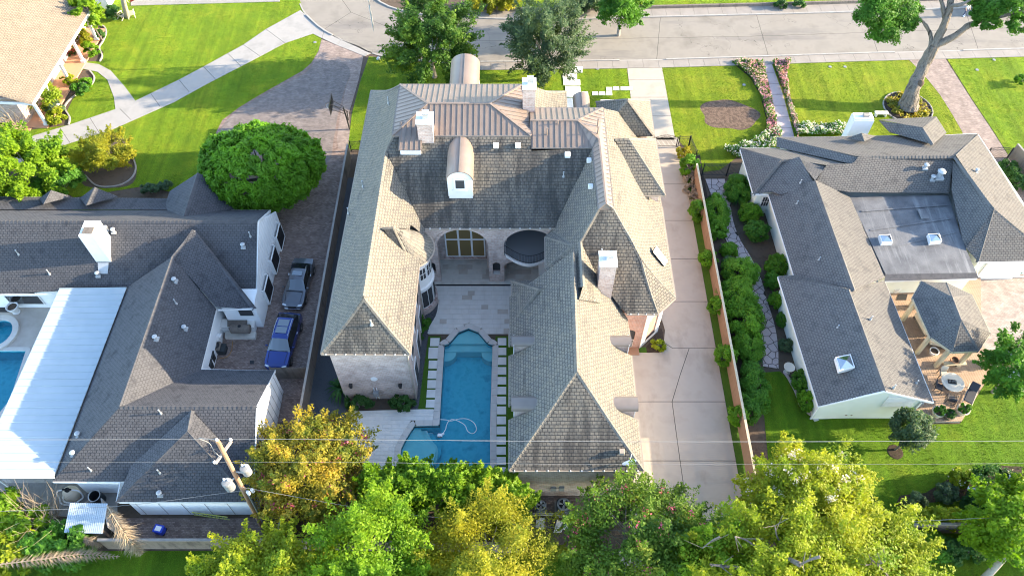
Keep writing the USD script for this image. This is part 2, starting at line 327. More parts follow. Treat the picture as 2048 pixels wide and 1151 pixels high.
pm('flagstone', [(.46, .34, .32), (.60, .48, .46), (.53, .43, .42)], scale=1.7, detail=7, rough=.9, island=.16, bump=.3, bscale=12)
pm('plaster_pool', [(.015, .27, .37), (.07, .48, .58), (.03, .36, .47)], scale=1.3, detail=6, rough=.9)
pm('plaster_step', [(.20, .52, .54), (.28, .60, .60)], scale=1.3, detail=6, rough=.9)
pm('wood_fence', [(.24, .15, .095), (.34, .215, .14), (.28, .175, .11)], scale=2.5, rough=.85, island=.28, stretch=(1, 1, .25), bump=.2)
pm('wood_old', [(.13, .11, .095), (.24, .205, .175), (.17, .145, .125)], scale=2.5, rough=.95, island=.3, stretch=(1, 1, .25), bump=.3, stain=((.05, .045, .04), 1.2, .55, (1, 1, .3)))
pm('wood_grey', [(.26, .24, .22), (.36, .34, .32)], scale=2.5, rough=.95, island=.15, bump=.3)
pm('deck', [(.36, .25, .175), (.46, .335, .245), (.40, .285, .20)], scale=2.2, rough=.8, island=.20, stretch=(.3, 1, 1), bump=.2)
pm('post_wood', [(.42, .37, .26), (.52, .46, .34)], scale=2.5, rough=.8, stretch=(1, 1, .3))
pm('bark', [(.17, .15, .13), (.30, .275, .25), (.22, .20, .18)], scale=3.5, detail=8, rough=1, stretch=(1, 1, .35), bump=.8, bscale=7)
pm('bark_pale', [(.085, .073, .063), (.18, .16, .14), (.055, .048, .042)], scale=2.6, detail=9, rough=.95, stretch=(1.6, 1.6, .3), bump=1.0, bscale=7, normal_dist=.15, stain=((.035, .03, .027), 1.3, .54, (1.6, 1.6, .3)))
pm('transformer_grey', [(.17, .18, .19), (.22, .23, .24)], scale=3, rough=.5)
pm('concrete_far', [(.22, .21, .20), (.28, .27, .26)], scale=1, rough=.9)
pm('dead_palm', [(.36, .28, .19), (.52, .43, .31)], scale=5, rough=1, island=.3)
pm('pole_wood', [(.26, .15, .09), (.36, .22, .135), (.21, .125, .08)], scale=3, rough=.9, stretch=(1, 1, .2), bump=.3, stain=((.12, .08, .06), 1.6, .6, (1, 1, .3)))
pm('steel', [(.34, .36, .375), (.44, .46, .47)], scale=2, rough=.4, metallic=.35)
pm('tin', [(.42, .50, .55), (.54, .61, .66)], scale=1.4, rough=.4, metallic=.3, stretch=(1, 1, 1), stain=((.25, .24, .23), 1.0, .64, (1, .3, 1)))
pm('canopy', [(.36, .43, .47), (.42, .49, .53)], scale=.6, rough=.45, metallic=.1)
pm('rust_stain', [(.28, .14, .05), (.36, .2, .08)], scale=3, rough=.9)
flat('black_metal', (.015, .015, .017), .5); flat('dark', (.012, .012, .014), .8); flat('white', (.82, .82, .82), .45); flat('grey_plastic', (.20, .21, .22), .5)
flat('bin_black', (.022, .028, .032), .55); flat('rubber', (.018, .018, .019), .85); flat('chrome', (.75, .76, .78), .15, metallic=1)
flat('silver_paint', (.10, .107, .125), .3, metallic=.55, coat=1.0); flat('blue_paint', (.002, .026, .19), .28, metallic=.35, coat=1.0); flat('white_car', (.55, .57, .60), .3, metallic=.4, coat=1.0)
flat('black_trim', (.01, .01, .012), .35); flat('lamp_glass', (.6, .65, .7), .1, coat=1); flat('tail_red', (.35, .01, .01), .2, coat=1)
flat('tarp_blue', (.02, .06, .50), .6); flat('clay', (.50, .27, .16), .8); flat('cream_pot', (.62, .54, .42), .7); flat('cushion', (.55, .50, .42), .9); flat('navy_cushion', (.035, .04, .055), .9)
flat('warm_floor', (.30, .17, .10), .6); flat('curtain', (.17, .12, .045), .8); flat('room_dark', (.03, .032, .035), .8); flat('hose', (.75, .78, .74), .5); flat('red_paint', (.35, .02, .03), .5)
flat('skin', (.52, .33, .25), .6); flat('hair', (.03, .02, .015), .7); flat('denim', (.04, .05, .09), .9); flat('shirt', (.05, .055, .07), .9); flat('tee', (.62, .62, .6), .9)
flat('limestone', (.62, .57, .49), .9); flat('fiber_yellow', (.42, .44, .10), .5); flat('pink_tool', (.62, .40, .33), .6)
panem('window', (.35, .38, .40), .18); panem('windscreen', (.10, .14, .18), .16, .02); panem('skylight', (.4, .45, .5), .55, .08); panem('roof_glass', (.05, .07, .09), .25)
M['water'] = usdkit.material(stage, '/World/Looks/water', {'f': ('fresnel', {'IOR': 1.33}), 't': ('transparent_bsdf', {'color': (.85, .97, .99)}), 'g': ('glossy_bsdf', {'color': (1, 1, 1), 'roughness': 0.04}), 'm': ('mix_closure', {}), 'geo': ('geometry', {}), 'n': ('noise_texture', {'scale': 2.6, 'detail': 3, 'distortion': .6}), 'b': ('bump', {'strength': .22, 'distance': .1})},
    [('geo.position', 'n.vector'), ('n.fac', 'b.height'), ('b.normal', 'f.normal') if False else ('b.normal', 'g.normal'), ('f.fac', 'm.fac'), ('t.BSDF', 'm.closure1'), ('g.BSDF', 'm.closure2')], surface='m.closure')
leafm('leaf_green', [(.040, .126, .014), (.090, .234, .018), (.162, .342, .026)])
leafm('leaf_dark', [(.028, .085, .020), (.061, .151, .028), (.112, .223, .041)])
leafm('leaf_bluegreen', [(.045, .083, .045), (.090, .150, .068), (.165, .225, .105)])
leafm('leaf_street', [(.02, .065, .014), (.06, .14, .016), (.16, .25, .02), (.30, .34, .02)], pos_scale=.28, mixpos=.65)
leafm('leaf_olive', [(.04, .10, .012), (.11, .19, .018), (.27, .27, .025), (.40, .30, .03)], pos_scale=.5)
leafm('leaf_hedge', [(.08, .20, .012), (.14, .30, .016), (.25, .40, .022)], pos_scale=.5)
leafm('grass_blade', [(.055, .12, .004), (.105, .17, .006), (.19, .21, .012)], trans=.25, pos_scale=.3)
leafm('leaf_lime', [(.087, .203, .009), (.217, .334, .012), (.377, .450, .017)], trans=.4)
leafm('leaf_yellow', [(.121, .216, .011), (.324, .338, .016), (.486, .405, .020)], trans=.4)
leafm('leaf_gold', [(.13, .18, .014), (.36, .32, .018), (.52, .38, .024)], trans=.4)
leafm('leaf_myrtle', [(.078, .130, .016), (.312, .260, .026), (.546, .312, .039), (.585, .208, .078)], trans=.35, pos_scale=.6)
leafm('leaf_ball', [(.072, .180, .011), (.144, .324, .014), (.306, .450, .022)], pos_scale=.5)
leafm('petal_pink', [(.450, .070, .140), (.600, .160, .250), (.650, .300, .360)], trans=.3)
leafm('petal_white', [(.620, .550, .580), (.750, .720, .720), (.720, .550, .620)], trans=.3)
leafm('petal_mix', [(.500, .100, .250), (.650, .450, .450), (.700, .650, .550), (.550, .200, .120), (.350, .080, .320)], trans=.3, mixpos=.3)
leafm('petal_red', [(.350, .030, .030), (.500, .060, .040)], trans=.3)
leafm('twig', [(.200, .160, .120), (.340, .290, .230), (.450, .400, .330)], trans=.1)
leafm('palm_leaf', [(.030, .100, .025), (.050, .150, .040), (.090, .200, .070)])

flat('wire', (.22, .22, .22), .6)

flat('dark_glass', (.012, .014, .017), .08, spec=.6)
# ------------------------------------------------------------------ roof coverings, plants
def ring_dist(lines):
    ml = shapely.MultiLineString([LineString([(p[0], p[1]) for p in l]) for l in lines])
    return lambda xy: shapely.distance(shapely.points(xy), ml)
def tile_face(poly, expo=.25, wid=.30, lift=.028, sag=None, cut=None, seed=0, gap=.010, individual=None, jit=.5, vgap=.0):
    """Covers a planar roof face (3D polygon) with overlapping pieces laid in courses.
    Returns (deck surface, covering pieces, list of single pieces). sag(xy) lowers the surface (bell-cast eaves)."""
    P = np.asarray(poly, float); A = np.column_stack([P[:, :2], np.ones(len(P))])
    c, *_ = np.linalg.lstsq(A, P[:, 2], rcond=None)
    g = c[:2]; s = np.linalg.norm(g); up = g / s; ux = np.array([up[1], -up[0]]); th = math.atan(s)
    zf = (lambda q: q @ g + c[2] - (sag(q) if sag is not None else 0))
    pg = Polygon(P[:, :2]).buffer(0)
    if cut is not None: pg = pg.difference(cut)
    R = rng(seed, len(P), P[0].round(2).tolist())
    step = expo * math.cos(th); sm, um = P[:, :2] @ up, P[:, :2] @ ux
    s0, s1, u0, u1 = sm.min(), sm.max(), um.min(), um.max()
    decks, rows, k = [], [], 0
    toxy = lambda u, v: u[..., None] * ux + v[..., None] * up
    K = max(1, int(math.ceil((s1 - s0) / step)))
    for k in range(K):
        v0, v1 = s0 + k * step, min(s0 + (k + 1) * step, s1 + 1e-6)
        off = u0 - wid * (.5 * (k % 2) + R.uniform(0, .12)) - wid
        us = np.arange(off, u1 + wid, wid)
        if jit: us = us + R.uniform(-.5, .5, len(us)) * jit * wid * .35
        a, b = us[:-1] + gap / 2, us[1:] - gap / 2
        rows.append(np.stack([a, b, np.full(len(a), v0), np.full(len(a), v1)], 1))
    cells = np.vstack(rows)
    cells0 = cells.copy(); cells[:, 2] += vgap * math.cos(th)
    crn = np.stack([toxy(cells[:, i], cells[:, j]) for i, j in ((0, 2), (1, 2), (1, 3), (0, 3))], 1)
    inside = shapely.contains_xy(pg, crn[..., 0], crn[..., 1]).all(1)
    if cut is not None and inside.any():
        bb = shapely.polygons(crn[inside]); ok = shapely.covers(pg, bb); t = np.where(inside)[0]; inside[t[~ok]] = False
    rest = np.where(~inside)[0]; hit = shapely.intersects(pg, shapely.polygons(crn[rest])) if len(rest) else np.array([], bool); rest = rest[hit]
    jl = lambda n: lift * R.uniform(.65, 1.25, n)
    pieces = []
    q = crn[inside]; n = len(q)
    def build(q4, lf):
        m = len(q4); z = zf(q4.reshape(-1, 2)).reshape(m, 4)
        top = np.dstack([q4, z[..., None]]); top[:, :2, 2] += lf[:, None]; top[:, 2:, 2] += .12 * lf[:, None]
        low = np.dstack([q4[:, :2], (z[:, :2] - .006)[..., None]])
        v = np.concatenate([top, low], 1).reshape(-1, 3); i = np.arange(m)[:, None] * 6
        f = np.concatenate([i + t for t in ([0, 1, 2], [0, 2, 3], [4, 5, 1], [4, 1, 0])], 0); return v, f
    singles = []
    if n:
        lf = jl(n); keep = np.ones(n, bool)
        if individual:
            cen = q.mean(1); order = np.argsort(cen[:, 1])[:individual]; keep[order] = False
            for o in order: singles.append(build(q[o:o + 1], lf[o:o + 1]))
        pieces.append(build(q[keep], lf[keep]))
    for i in rest:
        x = pg.intersection(Polygon(crn[i]))
        for gpoly in getattr(x, 'geoms', [x]):
            if gpoly.geom_type != 'Polygon' or gpoly.area < 4e-4: continue
            r = np.array(gpoly.exterior.coords)[:-1]
            if not gpoly.exterior.is_ccw: r = r[::-1]
            t = (r @ up - cells[i, 2]) / max(cells[i, 3] - cells[i, 2], 1e-6)
            z = zf(r) + lift * (1 - .88 * np.clip(t, 0, 1)); m = len(r)
            pieces.append((np.column_stack([r, z]), np.array([[0, j, j + 1] for j in range(1, m - 1)])))
    if sag is not None:
        c0 = cells0 + np.array([-gap / 2, gap / 2, 0, 0]); q4 = np.stack([toxy(c0[:, a], c0[:, b]) for a, b in ((0, 2), (1, 2), (1, 3), (0, 3))], 1)
        ins = shapely.covers(pg, shapely.polygons(q4)); m = int(ins.sum())
        z = zf(q4[ins].reshape(-1, 2)).reshape(m, 4); i4 = np.arange(m)[:, None] * 4
        decks.append((np.dstack([q4[ins], z[..., None]]).reshape(-1, 3), np.concatenate([i4 + [0, 1, 2], i4 + [0, 2, 3]], 0)))
        for r4 in q4[~ins]:
            x = pg.intersection(Polygon(r4))
            for gp in getattr(x, 'geoms', [x]):
                if gp.geom_type != 'Polygon' or gp.area < 1e-4: continue
                r = np.array(gp.exterior.coords)[:-1]
                if not gp.exterior.is_ccw: r = r[::-1]
                decks.append((np.column_stack([r, zf(r)]), np.array([[0, t, t + 1] for t in range(1, len(r) - 1)])))
    else:
        v, f = sheet(pg, 0.0); v[:, 2] = zf(v[:, :2]); decks.append((v, f))
    return merge(decks), merge(pieces), singles
def ridge_caps(a, b, wid=.26, n=None, step=.28, lift=.05, sag=None):
    """short overlapping cap pieces along a ridge or hip"""
    a, b = np.asarray(a, float), np.asarray(b, float); L = np.linalg.norm(b - a); n = n or max(2, int(L / step))
    d = (b - a)[:2]; d = d / (np.linalg.norm(d) + 1e-9); s = np.array([-d[1], d[0]]); out = []
    for i in range(n):
        p, q = a + (b - a) * i / n, a + (b - a) * (i + 1.12) / n
        if sag is not None:
            p = p - [0, 0, float(sag(p[None, :2])[0])]; q = q - [0, 0, float(sag(q[None, :2])[0])]
        dr = wid * .42
        v = [np.r_[p[:2] - s * wid / 2, p[2] - dr + lift], np.r_[p[:2], p[2] + lift + .02], np.r_[p[:2] + s * wid / 2, p[2] - dr + lift],
             np.r_[q[:2] - s * wid / 2, q[2] - dr + lift - .03], np.r_[q[:2], q[2] + lift - .02], np.r_[q[:2] + s * wid / 2, q[2] - dr + lift - .03]]
        out.append((np.array(v), np.array([[0, 1, 4], [0, 4, 3], [1, 2, 5], [1, 5, 4], [0, 2, 1]])))
    return merge(out)
def seam_face(poly, spacing=.42, h=.045, w=.03):
    """standing-seam metal sheet over a planar 3D polygon, ribs running up the slope"""
    P = np.asarray(poly, float); c, *_ = np.linalg.lstsq(np.column_stack([P[:, :2], np.ones(len(P))]), P[:, 2], rcond=None)
    g = c[:2]; up = g / np.linalg.norm(g); ux = np.array([up[1], -up[0]]); pg = Polygon(P[:, :2]).buffer(0)
    out = [poly3(P)]; ribs = []
    um, sm = P[:, :2] @ ux, P[:, :2] @ up
    for u in np.arange(um.min() + spacing / 2, um.max(), spacing):
        x = pg.intersection(LineString([u * ux + (sm.min() - 1) * up, u * ux + (sm.max() + 1) * up]))
        for s in getattr(x, 'geoms', [x]):
            if s.geom_type != 'LineString' or s.length < .1: continue
            a, b = (np.array(p) for p in s.coords[:2])
            A, B = np.r_[a, a @ g + c[2] + h / 2], np.r_[b, b @ g + c[2] + h / 2]; ribs.append(bar(A, B, w, h))
    return merge(out), ribs
def barrel(c0, c1, r, rise=None, n=14, thick=.06):
    """half-round roof shell from c0 to c1 (axis at springing height)"""
    c0, c1 = np.asarray(c0, float), np.asarray(c1, float); d = (c1 - c0); d = d / np.linalg.norm(d); s = np.array([-d[1], d[0], 0]); rise = rise or r
    ang = np.linspace(0, math.pi, n + 1)
    def ring(c, rr, ri): return c + np.cos(ang)[:, None] * s * rr + np.sin(ang)[:, None] * np.array([0, 0, ri])
    v = np.vstack([ring(c0, r, rise), ring(c1, r, rise), ring(c0, r - thick, rise - thick), ring(c1, r - thick, rise - thick)]); k = n + 1; f = []
    for i in range(n):
        f += [[i, i + 1, k + i + 1], [i, k + i + 1, k + i], [2 * k + i, 3 * k + i, 3 * k + i + 1], [2 * k + i, 3 * k + i + 1, 2 * k + i + 1],
              [i, 2 * k + i, 2 * k + i + 1], [i, 2 * k + i + 1, i + 1], [k + i, k + i + 1, 3 * k + i + 1], [k + i, 3 * k + i + 1, 3 * k + i]]
    return v, np.array(f)
def arch_wall(a, b, z0, spring, r, depth, n=14, rise=None):
    """flat arched slab (a dormer front): from a to b (plan points), thickness depth along the left normal"""
    a, b = np.asarray(a, float)[:2], np.asarray(b, float)[:2]; w = np.linalg.norm(b - a); rise = rise or r
    pts = [(0, z0), (w, z0)] + [(w / 2 + r * math.cos(t), spring + rise * math.sin(t)) for t in np.linspace(0, math.pi, n)]
    return upright(Polygon(pts), a, b, depth)
def upright(pg, a, b, depth):
    """extrudes a shapely polygon drawn in (along a-b, z) into a wall slab"""
    a, b = np.asarray(a, float)[:2], np.asarray(b, float)[:2]; d = (b - a) / np.linalg.norm(b - a); nrm = np.array([d[1], -d[0]])
    out = []
    for g in getattr(pg, 'geoms', [pg]):
        m = trimesh.creation.extrude_polygon(g, depth, engine='earcut'); v = np.array(m.vertices)
        w = np.column_stack([a[0] + d[0] * v[:, 0] - nrm[0] * v[:, 2], a[1] + d[1] * v[:, 0] - nrm[1] * v[:, 2], v[:, 1]])
        out.append((w, np.array(m.faces)[:, ::-1] if False else np.array(m.faces)))
    return merge(out)

# ---- plants
def leaves(R, pts, size, up=.35, out=None, aspect=1.9, fold=.25):
    """one folded leaf (2 x 2 triangles) per point"""
    n = len(pts); nr = R.normal(size=(n, 3)); nr[:, 2] = np.abs(nr[:, 2]) + up
    if out is not None: nr = nr + out * .9
    nr /= np.linalg.norm(nr, axis=1, keepdims=True)
    t = np.cross(nr, R.normal(size=(n, 3))); t /= np.linalg.norm(t, axis=1, keepdims=True); b = np.cross(nr, t)
    s = size * R.uniform(.6, 1.35, n)[:, None]
    L, W = s * aspect / 2, s / 2
    v = np.stack([pts - t * L, pts + b * W - nr * s * fold * .3, pts + t * L, pts - b * W - nr * s * fold * .3], 1).reshape(-1, 3)
    i = np.arange(n)[:, None] * 4
    return v, np.concatenate([i + [0, 1, 2], i + [0, 2, 3]], 0)
def crown(seed, radii, n, size, clumps=60, spread=.34, shell=.55, hang=0.0, up=.35, bottom=-.65, sprigs=0, aspect=1.9, wob=.5):
    """leaf cloud of an uneven crown about the origin: clumps of leaves on and in an ellipsoid"""
    R = rng('crown', seed); rad = np.asarray(radii, float)
    d = R.normal(size=(clumps * 3, 3)); d /= np.linalg.norm(d, axis=1, keepdims=True); d = d[d[:, 2] > bottom][:clumps]
    wobv = (1 - wob * .56) + wob * meshkit.noise(d * 1.7 + 11.3 * (seed % 97)) 
    rr = (shell + (1 - shell) * R.uniform(0, 1, len(d)) ** .5) * wobv
    C = d * rr[:, None] * rad
    w = R.uniform(.5, 1.5, len(C)); k = R.choice(len(C), n, p=w / w.sum())
    cs = spread * rad.mean() * R.uniform(.55, 1.25, len(C))
    off = R.normal(size=(n, 3)); off /= np.linalg.norm(off, axis=1, keepdims=True); off *= (R.uniform(0, 1, n) ** .45)[:, None]
    pts = C[k] + off * cs[k][:, None] * [1, 1, .75]
    if hang: pts[:, 2] -= hang * R.uniform(0, 1, n) ** 2 * np.hypot(*(pts[:, :2] / rad[:2]).T)
    o = pts / rad; o /= np.linalg.norm(o, axis=1, keepdims=True) + 1e-6
    if sprigs:
        m = n // 5; kk = R.choice(len(C), sprigs); dirs = d[kk] + R.normal(size=(sprigs, 3)) * .35 + [0, 0, .55]; dirs /= np.linalg.norm(dirs, axis=1, keepdims=True)
        j = R.integers(0, sprigs, m); tt = R.uniform(0, 1, m)
        sp_ = C[kk][j] + d[kk][j] * cs[kk][j][:, None] * .7 + dirs[j] * (tt * rad.mean() * .28)[:, None] + R.normal(size=(m, 3)) * .05 * rad.mean() * (1.15 - tt)[:, None]
        pts = np.vstack([pts[: n - m], sp_]); o = np.vstack([o[: n - m], dirs[j]])
    return leaves(R, pts, size, up, out=o, aspect=aspect), C
def limbs(R, base_pt, tip_pts, r0, r1=.02, sag=.15, sides=6):
    out = []
    for t in tip_pts:
        b = np.asarray(base_pt, float); t = np.asarray(t, float); mid = b + (t - b) * .5 + R.normal(size=3) * .08 * np.linalg.norm(t - b); mid[2] += sag * np.linalg.norm((t - b)[:2]) * -.2
        L = smoothline([b, mid, t], 4); out.append(tube(L, np.linspace(r0, r1, len(L)), sides))
    return merge(out)
def tree(name, label, cat, loc, height, radii, n, leafmat, barkmat='bark', trunk_r=.18, size=.16, group=None, lean=(0, 0), clumps=60, blossoms=None, seed=None, kind=None, crown_name='crown', stems=1, **kw):
    seed = seed if seed is not None else zlib.crc32(repr((name, tuple(np.round(loc, 2)))).encode()) % 9973
    R = rng('tree', seed); t = thing(name, label, cat, loc, group, kind)
    cz = height - radii[2]; c = np.array([lean[0], lean[1], cz])
    fine = 1.7 if n >= 7000 else 1.25
    lv, C = crown(seed, radii, int(n * fine), size * (.76 if n >= 7000 else .88), clumps=clumps, **kw)
    fork = np.array([lean[0] * .45, lean[1] * .45, max(.35, cz - radii[2] * .55)])
    wood = []
    for s in range(stems):
        a = 2 * math.pi * s / stems; o = np.array([math.cos(a), math.sin(a), 0]) * (.0 if stems == 1 else .22)
        f2 = fork + o * (1 if stems == 1 else 2.2)
        L = smoothline([o * .6, o + f2 * .5 + R.normal(size=3) * [.06, .06, 0], f2], 4)
        wood.append(tube(L, np.linspace(trunk_r * 1.25, trunk_r * .75, len(L)), 8))
        pick = C[R.choice(len(C), min(len(C), 9), replace=False)] * .8 + c
        wood.append(limbs(R, f2, pick, trunk_r * .55))
    part(t, 'trunk', merge(wood), M[barkmat], local=True, smooth=True)
    part(t, crown_name, (lv[0] + c, lv[1]), M[leafmat], local=True, kind='stuff')
    if blossoms:
        mat, m, bs = blossoms
        d = C[R.integers(0, len(C), m // 14 + 1)]; k = R.integers(0, len(d), m)
        pts = d[k] * R.uniform(1.02, 1.16, (len(d), 1))[k] + [0, 0, .25 * radii[2] * .4] + R.normal(size=(m, 3)) * .13 + c
        part(t, 'blossom', leaves(R, pts, bs, .5, aspect=1.2), M[mat], local=True, kind='stuff')
    return t
def shrub(name, label, loc, radii, n, mat, size=.11, cat='shrub', group=None, blossoms=None, **kw):
    """low plant: twigs and a leafy mound"""
    return tree(name, label, cat, loc, radii[2] * 1.75, radii, n, mat, trunk_r=.035, size=size, group=group, blossoms=blossoms, clumps=kw.pop('clumps', 34), crown_name='foliage', **kw)
def strap_plant(name, label, loc, r, n, mat='palm_leaf', cat='plant', group=None, w=.05, h=.7, seed=0, scale=1.0):
    """rosette of arching strap leaves"""
    R = rng('strap', seed, loc[0]); t = thing(name, label, cat, loc, group); out = []
    for i in range(n):
        a = R.uniform(0, 2 * math.pi); L = r * R.uniform(.6, 1.15); hh = h * R.uniform(.5, 1.1)
        d = np.array([math.cos(a), math.sin(a), 0]); s = np.array([-d[1], d[0], 0]); v = []
        for q in np.linspace(0, 1, 5):
            p = d * L * q + np.array([0, 0, .05 + hh * (1 - (1.6 * q - .8) ** 2 / .64 * .75) * (1 - .35 * q)])
            ww = w * (1 - q) ** .6 + .004; v += [p - s * ww, p + s * ww]
        f = []
        for k in range(4): f += [[2 * k, 2 * k + 1, 2 * k + 3], [2 * k, 2 * k + 3, 2 * k + 2]]
        out.append((np.array(v), np.array(f)))
    part(t, 'leaf', merge(out), M[mat], local=True, kind='stuff'); return t
def pebbles(R, pg, n, r, z):
    x0, y0, x1, y1 = pg.bounds; out = []; ico = trimesh.creation.icosahedron(); V, F = np.array(ico.vertices), np.array(ico.faces)
    xy = np.column_stack([R.uniform(x0, x1, n * 3), R.uniform(y0, y1, n * 3)]); xy = xy[shapely.contains_xy(pg, xy[:, 0], xy[:, 1])][:n]
    s = r * R.uniform(.5, 1.5, (len(xy), 1, 3)) * [1, 1, .6]
    v = V[None] * s + np.column_stack([xy, np.full(len(xy), z)])[:, None]
    f = F[None] + np.arange(len(xy))[:, None, None] * len(V)
    return v.reshape(-1, 3), f.reshape(-1, 3)
# ------------------------------------------------------------------ ground, roads, paths
def pg(pts, z=0.0, smooth=0, closed=True):
    p = np.array(ats(pts, z))[:, :2]
    if smooth: p = smoothline(p, smooth, closed=True)
    g = Polygon(p); return g if g.is_valid else g.buffer(0)
pool_poly = Polygon(np.array(ats([(889, 690), (884, 770), (879, 851), (829, 852), (822, 862), (812, 878), (803, 896), (801, 915), (806, 940), (815, 958), (980, 958), (980, 851), (985, 690), (976, 687), (968, 678), (957, 665), (937, 657), (917, 665), (905, 679), (897, 688)], 0.0))[:, :2]).buffer(0)
pool2_poly = pg([(-60, 702), (52, 702), (20, 800), (-60, 900), (-160, 900)])
spa_poly = Polygon(at(-4, 668)[:2] + np.array([[math.cos(t) * 1.15, math.sin(t) * 1.25] for t in np.linspace(0, 2 * math.pi, 28)[:-1]]))
holes = shapely.unary_union([pool_poly.buffer(.02), pool2_poly.buffer(.02), spa_poly.buffer(.02)])
solo('ground', sheet(sbox(-260, -120, 260, 340).difference(holes), 0.0), M['soil'], kind='structure')

S_EDGE = [(594, -14), (607, 20), (625, 41), (648, 60), (682, 78), (715, 92), (745, 106), (800, 117), (870, 122), (950, 124), (1318, 119), (1700, 107), (2060, 97)]
N_EDGE = [(735, -12), (765, 9), (800, 22), (860, 32), (935, 37), (1100, 41), (1300, 36), (1720, 25), (2060, 12)]
se, ne = smoothline(np.array(ats(S_EDGE))[:, :2], 5), smoothline(np.array(ats(N_EDGE))[:, :2], 5)
far_w = [[-26, 95], [-9, 95]]
street_poly = Polygon(np.vstack([[far_w[0]], se, [[140, se[-1][1] + 8.5], [140, ne[-1][1] + 9]], ne[::-1], [far_w[1]]])).buffer(0)
st = thing('street', kind='structure')
cuts = [LineString(ats([(950, 82), (1500, 73), (2060, 55)])[i][:2] for i in range(3)), LineString([at(1313, 124)[:2], at(1322, 20)[:2]]), LineString([at(1090, 130)[:2], at(1096, 30)[:2]]),
        LineString([at(1540, 124)[:2], at(1510, 20)[:2]]), LineString([at(1760, 118)[:2], at(1725, 15)[:2]]), LineString([at(650, 58)[:2], at(702, 25)[:2], at(670, -20)[:2]]), LineString([at(702, 25)[:2], at(790, 60)[:2], at(950, 82)[:2]]), LineString([at(1960, 110)[:2], at(1925, 5)[:2]])]
rest = street_poly
slabs = list(getattr(rest.difference(shapely.unary_union([c.buffer(.018) for c in cuts])), 'geoms', [rest]))
part(st, 'subbase', sheet(rest, .006), M['dark'])
for g in slabs: part(st, 'slab', sheet(g, .012 + .0015 * rng(g.area).uniform()), M['street'])
def strip(line, w0, w1):
    return Polygon(np.vstack([offset(line, w0), offset(line, w1)[::-1]])).buffer(0)
def offset(line, d):
    t = np.gradient(line, axis=0); t /= np.linalg.norm(t, axis=1, keepdims=True); return line + np.column_stack([-t[:, 1], t[:, 0]]) * d
def pieces_along(line, w0, w1, step, gap=.02):
    ls = LineString(line); n = max(1, int(ls.length / step)); out = []
    ds = np.linspace(0, ls.length, n + 1)
    for a, b in zip(ds[:-1], ds[1:]):
        k = np.array([ls.interpolate(q).coords[0] for q in np.linspace(a + gap / 2, b - gap / 2, 3)])
        out.append(strip(k, w0, w1))
    return out
# kerbs with gutter, laid in lengths
ck = thing('kerb', kind='structure')
drive_gaps = shapely.unary_union([pg([(1250, 135), (1325, 135), (1325, 110), (1250, 110)]), pg([(1805, 125), (1892, 125), (1892, 95), (1805, 95)]), pg([(600, 20), (735, 118), (735, 80), (650, 30)])])
for g in pieces_along(se[3:], -.16, 0, 2.4) + pieces_along(ne, 0, .16, 2.4):
    low = g.intersects(drive_gaps); part(ck, 'kerb_stone', prism(g, .0, .035 if low else .13), M['curb'])
# pavements
walk_s = smoothline(np.array(ats([(950, 124), (1318, 119), (1700, 107), (2060, 97)]))[:, :2], 8)
sw = thing('pavement', kind='structure')
for g in pieces_along(walk_s, -1.35, -.17, 1.55):
    part(sw, 'paving_slab', prism(g, 0, .06), M['sidewalk'])
walk_n = smoothline(np.array(ats([(935, 37), (1100, 41), (1300, 36), (1720, 25), (2060, 12)]))[:, :2], 8)
for g in pieces_along(walk_n, .17, 1.55, 1.55):
    part(sw, 'paving_slab', prism(g, 0, .06), M['sidewalk'])
rw = solo('retaining_kerb', prism(strip(walk_n, 1.57, 1.8), 0, .35), M['wood_old'], 'low dark retaining edge along the lawn across the street', 'kerb')
# lawns
LAWNS = []
def lawn(pts, mat='lawn', z=.014, smooth=0, cut=None, name='lawn'):
    g = pg(pts, 0, smooth) if not hasattr(pts, 'area') else pts
    if cut is not None: g = g.difference(cut)
    LAWNS.append((g, z)); return solo(name, sheet(g, z), M[mat], kind='structure')
lawn(Polygon(np.vstack([offset(walk_n, 1.8), [[140, walk_n[-1][1] + 60], [-20, walk_n[0][1] + 60]]])).buffer(0), 'lawn')
drive_left = pg([(643, 79), (637, 102), (623, 126), (605, 142), (573, 160), (520, 190), (480, 214), (445, 240), (432, 265), (430, 300), (470, 350), (560, 440), (400, 600), (380, 845), (610, 845), (697, 287), (700, 260), (698, 226), (705, 203), (718, 158), (727, 112), (700, 100), (670, 88)])
drive_grey = pg([(640, 120), (690, 128), (700, 150), (690, 175), (675, 235), (668, 275), (650, 330), (560, 320), (450, 290), (440, 262), (470, 225), (520, 195), (575, 165), (610, 148)], 0, 4)
white_walk = pg([(601, 21), (532, 59), (487, 90), (407, 134), (358, 160), (271, 202), (250, 174), (222, 142), (198, 129), (153, 123), (142, 134), (170, 139), (195, 144), (215, 160), (228, 195), (231, 219), (139, 250), (76, 269), (30, 282), (30, 330), (115, 295), (226, 259), (348, 205), (417, 167), (504, 122), (570, 87), (626, 68), (640, 75), (672, 90), (700, 101), (729, 113), (745, 106), (715, 92), (682, 80), (648, 61), (625, 42)])
beds = shapely.unary_union([pg([(60, 260), (140, 250), (133, 225), (150, 190), (185, 165), (188, 150), (178, 140), (130, 138), (60, 200)], 0), pg([(120, 118), (150, 125), (205, 122), (207, 105), (198, 95), (213, 70), (210, 55), (185, 50), (150, 60)], 0),
    pg([(165, 330), (200, 270), (240, 270), (262, 300), (274, 340), (255, 372), (170, 372)], 0, 4), pg([(0, 330), (150, 395), (290, 372), (345, 385), (400, 350), (420, 400), (0, 430)])])
